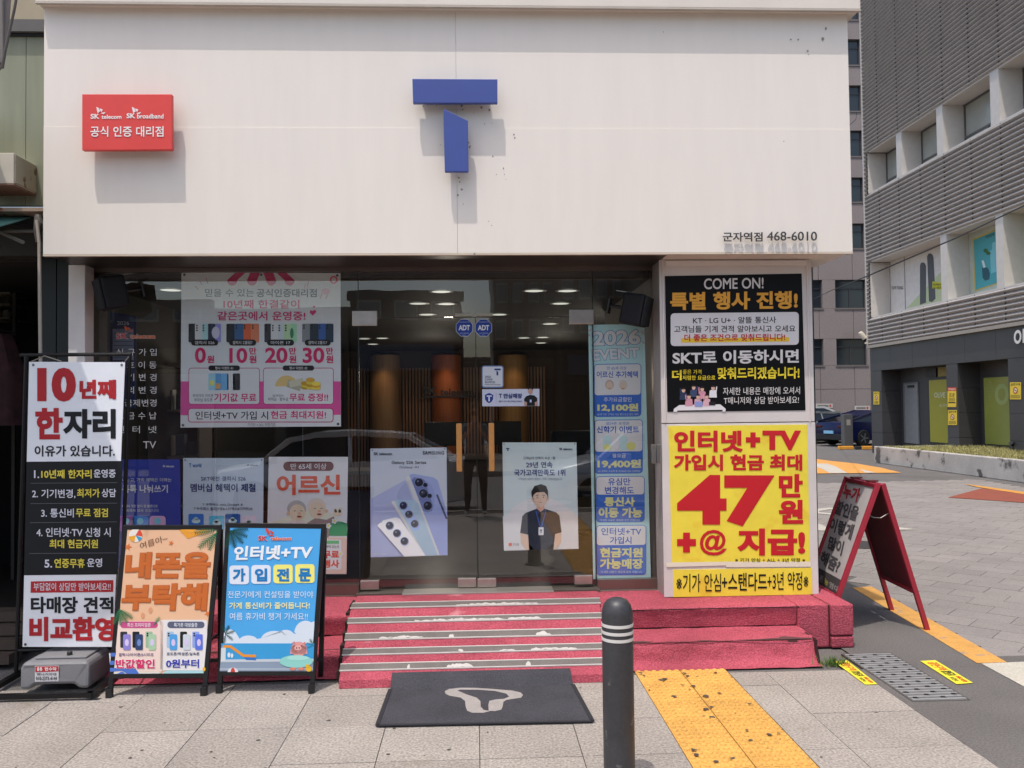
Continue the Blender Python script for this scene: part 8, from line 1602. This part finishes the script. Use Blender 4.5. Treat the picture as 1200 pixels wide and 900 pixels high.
# no smoking notices on the stone piers
def notice(px0, py0, px1, py1, lab, kind):
    s = Sheet((FX-.012, 10, 2), (-1, 0, 0)).z(0, 0, 1); o = s.board('notice', [(px0, py0), (px1, py0), (px1, py1), (px0, py1)], mat('#DDC038', .5)); tag(o, lab, 'notice', 'yellow notices on the dark stone piers')
    w_, h_ = px1-px0, py1-py0; cx = (px0+px1)/2
    if kind == 'big': s.rect(px0, py0, px1, py0+h_*.18, '#C8433A', 1); s.text('주차금지', px0+1, py0+1, px1-1, py0+h_*.15, '#E8DCC8', .02, 3); s.text('경고문', px0+2, py0+h_*.28, px1-2, py0+h_*.5, '#4A3F1E', .02, 2); s.lines('print_rows', [(px0+1.5, py0+h_*t, px1-1.5, py0+h_*t) for t in (.56, .62, .68)], .5, '#6A5C2A', 2); s.rect(px0+1, py0+h_*.74, px1-1, py0+h_*.8, '#3E3A2A', 2)
    else:
        s.text('금연구역', px0+1, py0+h_*.05, px1-1, py0+h_*.2, '#3A3520', .02, 3); s.disc(cx, py0+h_*.47, w_*.22, '#A8452E', 2, h_*.2); s.disc(cx, py0+h_*.47, w_*.15, '#E0D6B8', 3, h_*.14); s.rect(cx-w_*.1, py0+h_*.455, cx+w_*.1, py0+h_*.485, '#2E2A24', 4); s.lines('slash_print', [(cx-w_*.12, py0+h_*.36, cx+w_*.12, py0+h_*.58)], .5, '#A8452E', 5); s.lines('print_rows', [(px0+1, py0+h_*t, px1-1, py0+h_*t) for t in (.76, .84, .9)], .5, '#6A5C2A', 2)
notice(1023.6, 459, 1030.4, 474, 'small yellow no smoking notice on the far corner pier', 'n'); notice(1110.4, 454, 1120.6, 477, 'yellow notice with red head on the middle stone pier, upper one', 'big'); notice(1110.8, 480.5, 1121.4, 498, 'yellow no smoking notice below the red headed one on the middle pier', 'n'); notice(1183.5, 448, 1196.5, 468, 'yellow no smoking notice on the nearest pier at the right edge', 'n')
# camera on the corner
c = atx(1011, 397, FX-.12); e = empty('security_camera', c, 'small white security camera under the far corner of the ribbed building', 'camera'); MB().lathe([(.09, 0), (.09, .22), (.06, .28)], (c.x, CY+.12, c.z), 14, axis=(-.4, .0, .5)).build('camera_body', mat('#CFC6B4', .5), e, smooth=True); bx('camera_arm', mat('#CFC6B4', .5), e, c.x-.02, CY, c.z-.2, c.x+.12, CY+.1, c.z-.14)
# =================================================================== GRANITE BUILDING BEHIND
GYY = 44.0
GRAN = mat('#8A807E', .7, var=.06, scale=.4, fine=.10, fscale=14, stain=('#837876', .5, .6))
gb_ = empty('granite_building', (at(980, 500, GYY).x, GYY+5, 0), 'brownish grey granite faced office block with dark windows behind the car park', 'building')
gx0, gx1 = at(880, 400, GYY).x, at(1120, 400, GYY).x
rowsP = [(-8, 23), (46, 76), (100, 130), (153, 183), (208, 236.5), (262, 291), (328, 361), (397, 428)]
zr = [(at(990, b_, GYY).z, at(990, a, GYY).z) for a, b_ in rowsP]
cols = [(at(942, 400, GYY).x, at(965, 400, GYY).x), (at(980, 400, GYY).x, at(1016, 400, GYY).x), (at(1030, 400, GYY).x, at(1062, 400, GYY).x), (at(903, 400, GYY).x, at(925, 400, GYY).x)]
cols.sort()
# wall pieces around the openings
xs = [gx0]+[v for c in cols for v in c]+[gx1]; zr.sort(); zs_ = [0]+[v for z in zr for v in z]+[at(990, -60, GYY).z]
for i in range(0, len(zs_)-1):
    z0_, z1_ = zs_[i], zs_[i+1]
    if i % 2 == 0:
        n = max(1, round((z1_-z0_)/1.2))
        for k in range(n):
            m = 6
            for j in range(m): a = gx0+(gx1-gx0)*j/m; b_ = gx0+(gx1-gx0)*(j+1)/m; bx('granite_panel', GRAN, gb_, a+.012, GYY, z0_+(z1_-z0_)*k/n+.010, b_-.012, GYY+.3, z0_+(z1_-z0_)*(k+1)/n-.010)
    else:
        for j in range(0, len(xs)-1, 2): bx('granite_pier', GRAN, gb_, xs[j], GYY, z0_, xs[j+1], GYY+.3, z1_)
bx('wall_backing', mat('#5A5452', .8), gb_, gx0, GYY+.31, 0, gx1, GYY+6, zs_[-1])
GW = mat('#2A3238', .08, var=.2, scale=.6)
for (z0_, z1_) in zr:
    for (a, b_) in cols:
        fr_ = MB(); Y = GYY+.16; t = .06
        fr_.box(a, Y, z0_, a+t, Y+.06, z1_).box(b_-t, Y, z0_, b_, Y+.06, z1_).box(a+t, Y, z0_, b_-t, Y+.06, z0_+t).box(a+t, Y, z1_-t, b_-t, Y+.06, z1_).box(a+t, Y-.005, z0_+(z1_-z0_)*.68, b_-t, Y+.05, z0_+(z1_-z0_)*.68+.05)
        fr_.box((a+b_)/2-.03, Y-.004, z0_+t, (a+b_)/2+.03, Y+.05, z0_+(z1_-z0_)*.68)
        o = fr_.build('window', mat('#3A3B3E', .5), gb_); bx('pane', GW, o, a+t, Y+.03, z0_+t, b_-t, Y+.05, z1_-t); bx('sill', mat('#6E6664', .6), o, a-.05, GYY-.04, z0_-.08, b_+.05, GYY+.01, z0_-.001)
# parking sign plates on the wall
for (x0_, x1_, y0_, y1_) in ((956, 976, 473, 478), (1001.5, 1019.5, 475.5, 480.5)):
    s = Sheet((0, GYY-.05, 0), (0, -1, 0)).z(0, 0, 1); o = s.board('parking_plate', [(x0_, y0_), (x1_, y0_), (x1_, y1_), (x0_, y1_)], mat('#BEB8B2', .5)); tag(o, 'white parking plate on the granite wall above the %s car' % ('white' if x0_ < 990 else 'blue'), 'sign', 'parking plates on the granite wall')
    s.rect(x0_+2, y0_+1.5, x1_-5, y1_-1, '#7A7674', 1); s.disc(x1_-3, (y0_+y1_)/2, 1.2, '#B04A3A', 2, 1.6)
# =================================================================== CARS
TYRE = mat('#161616', .85); RIMM = mat('#8E9094', .3, metal=.8)
def car(lab, paint, x, y, rz, L=4.6, Wd=1.86, H=1.5, kind='sedan', z=0, plate=True, group=None):
    e = empty('parked_car', (0, 0, 0), lab, 'car', group)
    P = mat(paint, .22, var=.03, metal=.25, scale=2)
    # side profile, x forward; zones: belt line z=.92
    if kind == 'fastback': roof = [(-2.1, 1.0), (-1.2, 1.22), (-.35, H), (.35, H-.01), (.8, 1.28), (1.35, .96)]
    elif kind == 'sedan': roof = [(-1.95, .98), (-1.25, 1.40), (-.5, H), (.35, H-.02), (.8, 1.36), (1.25, .96)]
    else: roof = [(-2.15, 1.02), (-1.75, 1.45), (-1.1, H), (.3, H), (.75, 1.42), (1.35, 1.0)]
    s_ = L/4.6; nose = 2.3
    lower = [(-2.3, .42), (-2.3, .75), (-2.22, .95), (-1.9, 1.0), (1.3, .96), (1.95, .84), (2.24, .70), (2.3, .5), (2.25, .3), (1.75, .24), (-1.9, .24), (-2.25, .30)]
    wheels = [(-1.4, .33), (1.38, .33)]
    b = MB(); N = len(lower); secs = [(-1, .90, 0), (-.96, .97, 0), (-.55, 1.0, .02), (0, 1.015, .035), (.55, 1.0, .02), (.96, .97, 0), (1, .90, 0)]
    vs = []
    for (t, k, up) in secs:
        for (px, pz) in lower: vs.append((px*k*s_, t*Wd/2*(1 - .06*max(0, (pz-.75))/.3), pz+(up if pz > .8 else 0)))
    fs = [list(range(N)), [(len(secs)-1)*N+i for i in range(N)][::-1]]
    for i in range(len(secs)-1):
        for j in range(N): fs.append((i*N+j, (i+1)*N+j, (i+1)*N+(j+1) % N, i*N+(j+1) % N))
    b.add(vs, fs); body = b.build('body', P, e, smooth=True)
    # greenhouse
    b = MB(); n = len(roof); sec = [(-.86, .0), (-.70, 1.0), (.70, 1.0), (.86, .0)]
    bot = .90; gv = []
    for sgn in (-1, 1):
        for (px, pz) in roof:
            w_ = (Wd/2)*(.94-.26*(pz-.9)/(H-.9)); gv.append((px*s_, sgn*w_, pz))
    b.add(gv, [tuple(range(n))[::-1], tuple(n+i for i in range(n))]+[(i, i+1, n+i+1, n+i) for i in range(n-1)]); gh = b.build('window_glass', DARKGLASS, e, smooth=False)
    b = MB()
    for i in range(1, n-2):  # roof skin
        p0_, p1_ = roof[i], roof[i+1]
        w0 = (Wd/2)*(.94-.26*(p0_[1]-.9)/(H-.9))+.01; w1_ = (Wd/2)*(.94-.26*(p1_[1]-.9)/(H-.9))+.01
        if p0_[1] > H-.25 and p1_[1] > H-.25: b.prism([(p0_[0]*s_, -w0-.01, p0_[1]-.07), (p1_[0]*s_, -w1_-.01, p1_[1]-.07), (p1_[0]*s_, w1_+.01, p1_[1]-.07), (p0_[0]*s_, w0+.01, p0_[1]-.07)], (0, 0, .095))
    b.build('roof', P, e)
    b = MB()
    for sgn in (-1, 1):
        w_ = lambda pz: sgn*(Wd/2)*(.945-.26*(pz-.9)/(H-.9))
        for i in range(n-1): a, c_ = roof[i], roof[i+1]; b.bar((a[0]*s_, w_(a[1]), a[1]), (c_[0]*s_, w_(c_[1]), c_[1]), .085, .085)
        b.bar((-.3, w_(.93), .93), (-.25, w_(H-.03), H-.03), .06, .02)
    b.build('pillars', P, e)
    for wx in (-1.4*s_, 1.38*s_):
        for sgn in (-1, 1):
            w_ = MB().lathe([(.2, -.02), (.31, -.02), (.335, .01), (.335, .17), (.31, .2), (.2, .2)], (wx, sgn*(Wd/2-.19)-(0.0 if sgn > 0 else .0), .335), 22, axis=(0, sgn, 0)).build('wheel', TYRE, e, smooth=True)
            rm = MB()
            rm.lathe([(.06, .185), (.06, .21), (.0, .212)], (wx, sgn*(Wd/2-.19), .335), 10, axis=(0, sgn, 0))
            for k in range(5): a = k*1.2566; rm.bar((wx, sgn*(Wd/2+.008), .335), (wx+.21*math.cos(a), sgn*(Wd/2+.008), .335+.21*math.sin(a)), .05, .02, hint=(0, 1, 0))
            rm.build('rim', RIMM, w_)
    bx('rear_bumper', mat('#17181B', .6), e, -2.34*s_, -.75, .26, -2.2*s_, .75, .5, bevel=.03)
    for sgn in (-1, 1):
        bx('tail_light', mat('#4A1214', .25), e, -2.325*s_, sgn*.45, .76, -2.20*s_, sgn*.86, .86, bevel=.02); bx('headlight', mat('#C8CCD0', .15), e, 2.1*s_, sgn*.5, .58, 2.27*s_, sgn*.82, .70, bevel=.02)
        bx('side_mirror', P, e, .75, sgn*(Wd/2), .95, .92, sgn*(Wd/2+.16), 1.08, bevel=.02)
    if plate: bx('number_plate', mat('#7FB6D6', .5), e, -2.36*s_, -.26, .52, -2.30*s_, .26, .64)
    e.location = (x, y, z); e.rotation_euler = (0, 0, rz); return e
g = gp(985, 523); 
cg = gp(992, 524)
car('dark blue hatchback with pale blue plate parked behind the grey charging post', '#0A1340', cg.x+1.89, cg.y+1.67, R(20), L=4.7, H=1.42, kind='fastback')
car('silver grey car half hidden between the pillar and the blue car', '#8C9092', cg.x+.45, cg.y+4.2, R(20), L=4.6, H=1.36)
car('white car farthest back behind the silver one in the car park', '#DADCDC', cg.x+1.25, cg.y+6.9, R(20), L=4.8, H=1.58, kind='hatch')
# charging post
a = gp(995, 525.8); e = empty('charging_post', (a.x, a.y, 0), 'grey rectangular charging post before the blue car', 'post')
hw = 5.3*a.y/1000; zt = at(997, 485.5, a.y).z
bx('post_body', mat('#5E5F60', .5, metal=.2), e, a.x-hw, a.y, .12, a.x+hw, a.y+.3, zt, bevel=.01); bx('post_plinth', BLK, e, a.x-hw*.8, a.y+.02, 0, a.x+hw*.8, a.y+.28, .12); bx('label_panel', mat('#A39A94', .5), e, a.x-hw*.45, a.y-.006, zt-.42, a.x+hw*.45, a.y-.001, zt-.2)
for (x0_, x1_, h) in ((982, 1001.5, '#DE9A38'), (1001.7, 1009.3, '#2A2A2A'), (1009.5, 1027, '#DE9A38')):
    p0_, p1_ = gp(x0_, 526.5), gp(x1_, 526.5); tag(bx('wheel_stop', mat(h, .7), None, p0_.x, p0_.y-.1, -.01, p1_.x, p0_.y+.05, .12, bevel=.02), {'982': 'left orange', '1001': 'short black', '1009': 'right orange'}[str(int(x0_))]+' wheel stop block on the ground before the blue car', 'wheel stop')
# overhead wires
def wire(pts, lab):
    tag(MB().tube(pts, .012, 5).build('overhead_wire', mat('#2A2A2C', .7)), lab, 'wire')
A_ = at(1200, 240, 16); B_ = at(1020, 325, 22)
wire([at(1260, 215, 12.5), at(1200, 241, 12.7), at(1120, 279, 13), at(1020, 322, 13.6), at(975, 340, 30), at(950, 352, 40)], 'thin black cable running along the ribbed building towards the granite block')
wire([at(960, 178, 30), at(1003, 140, 30), at(1004, 132, 30)], 'short thin cable seen between the shop and the ribbed building')
# =================================================================== STREET BEHIND THE CAMERA (seen in the glass)
def block(lab, px0, px1, ptop, Y, col, floors, ncol, wc='#5B6468', depth=8):
    a, b_, t = mir(px0, 400, Y).x, mir(px1, 400, Y).x, mir((px0+px1)/2, ptop, Y).z
    e = empty('street_building', ((a+b_)/2, Y-depth/2, 0), lab, 'building'); bx('walls', mat(col, .7, var=.08, scale=.7), e, a, Y-depth, 0, b_, Y, t)
    bx('shop_sign_band', mat(random.choice(['#6A6460', '#7C6A52', '#586270']), .6), e, a+.2, Y+.002, 2.9, b_-.2, Y+.14, 3.7)
    fh = (t-4.0)/max(1, floors); 
    for f in range(floors):
        for c in range(ncol):
            w_ = (b_-a)/ncol; x = a+w_*(c+.5); z0_ = 4.0+fh*f+.5; o = bx('window', mat('#A9A49C', .6), e, x-w_*.32, Y+.002, z0_, x+w_*.32, Y+.05, z0_+fh*.55); bx('pane', mat(wc, .1), o, x-w_*.28, Y+.051, z0_+.08, x+w_*.28, Y+.06, z0_+fh*.55-.08)
    for c in range(max(1, ncol//2)):
        w_ = (b_-a)/max(1, ncol//2); x = a+w_*(c+.5); bx('shop_window', mat('#2F3336', .1), e, x-w_*.42, Y+.002, .4, x+w_*.42, Y+.05, 2.7)
    bx('parapet', mat(col, .7), e, a-.1, Y-.2, t, b_+.1, Y+.1, t+.3); return e
block('low brown block across the road mirrored in the left window', -60, 245, 364, -14, '#6A5C50', 1, 6)
block('pale low block across the road mirrored beside the pink poster', 247, 410, 372, -14.5, '#77726A', 1, 4)
block('dark block with sign band across the road mirrored in the left door', 412, 540, 352, -13.5, '#3A3836', 1, 3)
block('small distant house mirrored in the gap above the alarm stickers', 541, 577, 425, -40, '#5A5450', 1, 2)
block('tall grey apartment block mirrored in the right door', 578, 655, 150, -22, '#55524E', 6, 4)
block('tall brown office block mirrored behind the event banner', 657, 735, 200, -19, '#4A443F', 5, 4)
block('wide dark block mirrored at the right end of the glass', 752, 980, 300, -15, '#4C4A48', 3, 6)
car('white saloon parked at the kerb behind the viewer, mirrored in the left door', '#EDEEF0', mir(400, 500, -2.4).x, -2.45, R(180), H=1.46, z=-.16)
car('silver saloon parked at the kerb behind the viewer, mirrored in the right door', '#D5D7DA', mir(775, 500, -2.4).x, -2.45, R(180), H=1.46, z=-.16)
# the person taking the photograph
def skin_mesh(name, joints, edges, radii, mats, colour_fn, parent):
    me = bpy.data.meshes.new('s'); me.from_pydata(joints, edges, []); o = bpy.data.objects.new('s', me); COL.objects.link(o)
    m = o.modifiers.new('k', 'SKIN'); me.skin_vertices[0].data[0].use_root = True
    for i, r in enumerate(radii): me.skin_vertices[0].data[i].radius = (r, r) if not isinstance(r, tuple) else r
    sd = o.modifiers.new('s', 'SUBSURF'); sd.levels = 2; sd.render_levels = 2
    bpy.context.view_layer.update(); m2 = bpy.data.meshes.new_from_object(o.evaluated_get(bpy.context.evaluated_depsgraph_get()))
    bpy.data.objects.remove(o); m2.materials.clear()
    for mm in mats: m2.materials.append(mm)
    for p in m2.polygons: p.material_index = colour_fn(p.center); p.use_smooth = True
    no = bpy.data.objects.new(name, m2); COL.objects.link(no); put(no, Vector((0, 0, 0)), parent); return no
pe = empty('person', (0, 0, 0), 'standing person in dark trousers and grey shirt holding up a phone, mirrored in the doors', 'person')
J = [(0, 0, .95)]; E_ = []; Rd = [(.15, .11)]
def jn(p, r, par): J.append(p); Rd.append(r); E_.append((par, len(J)-1)); return len(J)-1
w1_ = jn((0, 0, 1.12), (.13, .10), 0); c1_ = jn((0, .0, 1.33), (.165, .11), w1_); n0 = jn((0, .0, 1.46), (.07, .07), c1_); n1 = jn((0, .01, 1.54), (.052, .055), n0); h0 = jn((0, .03, 1.62), (.075, .085), n1); h1 = jn((0, .02, 1.72), (.078, .095), h0); jn((0, .01, 1.78), (.045, .06), h1)
hands = []
for sg in (-1, 1):
    hp = jn((sg*.10, 0, .88), (.095, .10), 0); kn = jn((sg*.13, .02, .5), (.062, .066), hp); an = jn((sg*.14, 0, .11), (.043, .045), kn); jn((sg*.15, .13, .04), (.042, .032), an)
    sh = jn((sg*.17, 0, 1.42), (.062, .062), c1_); el = jn((sg*.24, .1, 1.17), (.043, .043), sh); wr = jn((sg*.09, .30, 1.36), (.028, .028), el); pm = jn((sg*.075, .345, 1.42), (.034, .022), wr)
    for k, (dx, L_f) in enumerate(((-.024, .062), (-.009, .072), (.007, .068), (.022, .055))):
        f1 = jn((sg*.075+dx, .36, 1.42+L_f*.62), .0085, pm); jn((sg*.075+dx-sg*.012, .372, 1.42+L_f), .0075, f1)
    t1 = jn((sg*.045, .345, 1.43), .010, pm); jn((sg*.03, .35, 1.465), .009, t1)
def cf(c):
    if c.z < .085 and c.y > -.2: return 0
    if c.z < .97: return 1
    if c.z > 1.49 and abs(c.x) < .12 and c.y < .2: return 3
    if c.y > .2: return 3
    return 2
SKN = mat('#C08F78', .6)
skin_mesh('body', J, E_, Rd, [mat('#C9C6C0', .7), mat('#1C1E24', .8), mat('#6A6E74', .8), SKN], cf, pe)
MB().grid(lambda u, v: (.088*math.cos(2*math.pi*u)*math.sin(math.pi*.58*v), .005+.104*math.sin(2*math.pi*u)*math.sin(math.pi*.58*v)-.012*v, 1.705+.112*math.cos(math.pi*.58*v)), 20, 8).build('hair', mat('#14100E', .8, fine=.4), pe, smooth=True)
for sg in (-1, 1): MB().lathe([(.0, -.006), (.012, 0), (.0, .006)], (sg*.03, .112, 1.665), 10, axis=(0, 1, 0)).build('eye', mat('#1A1412', .3), pe); MB().lathe([(.005, -.012), (.02, 0), (.012, .012)], (sg*.083, .02, 1.65), 10, axis=(1, 0, 0)).build('ear', SKN, pe)
MB().prism([(-.014, .108, 1.625), (.014, .108, 1.625), (0, .108, 1.665)], (0, .022, -.002)).build('nose', SKN, pe, bevel=.004); bx('mouth', mat('#8A4A44', .6), pe, -.022, .106, 1.598, .022, .114, 1.604)
pe.location = (-.0, -.42, 0); pe.rotation_euler = (0, 0, 0)
ph = bx('mobile_phone', mat('#1C1E22', .3), None, -.078, -.058, 1.42, .078, -.048, 1.497, bevel=.006); ph.location.z = 1.672-.0; tag(ph, 'dark mobile phone held up in both hands by the mirrored person', 'phone')
ph.location = (0, -.045, 1.60)
pe.location = (0, -.42, .17-.0)
pe.location.z = 0.0
flush_text()
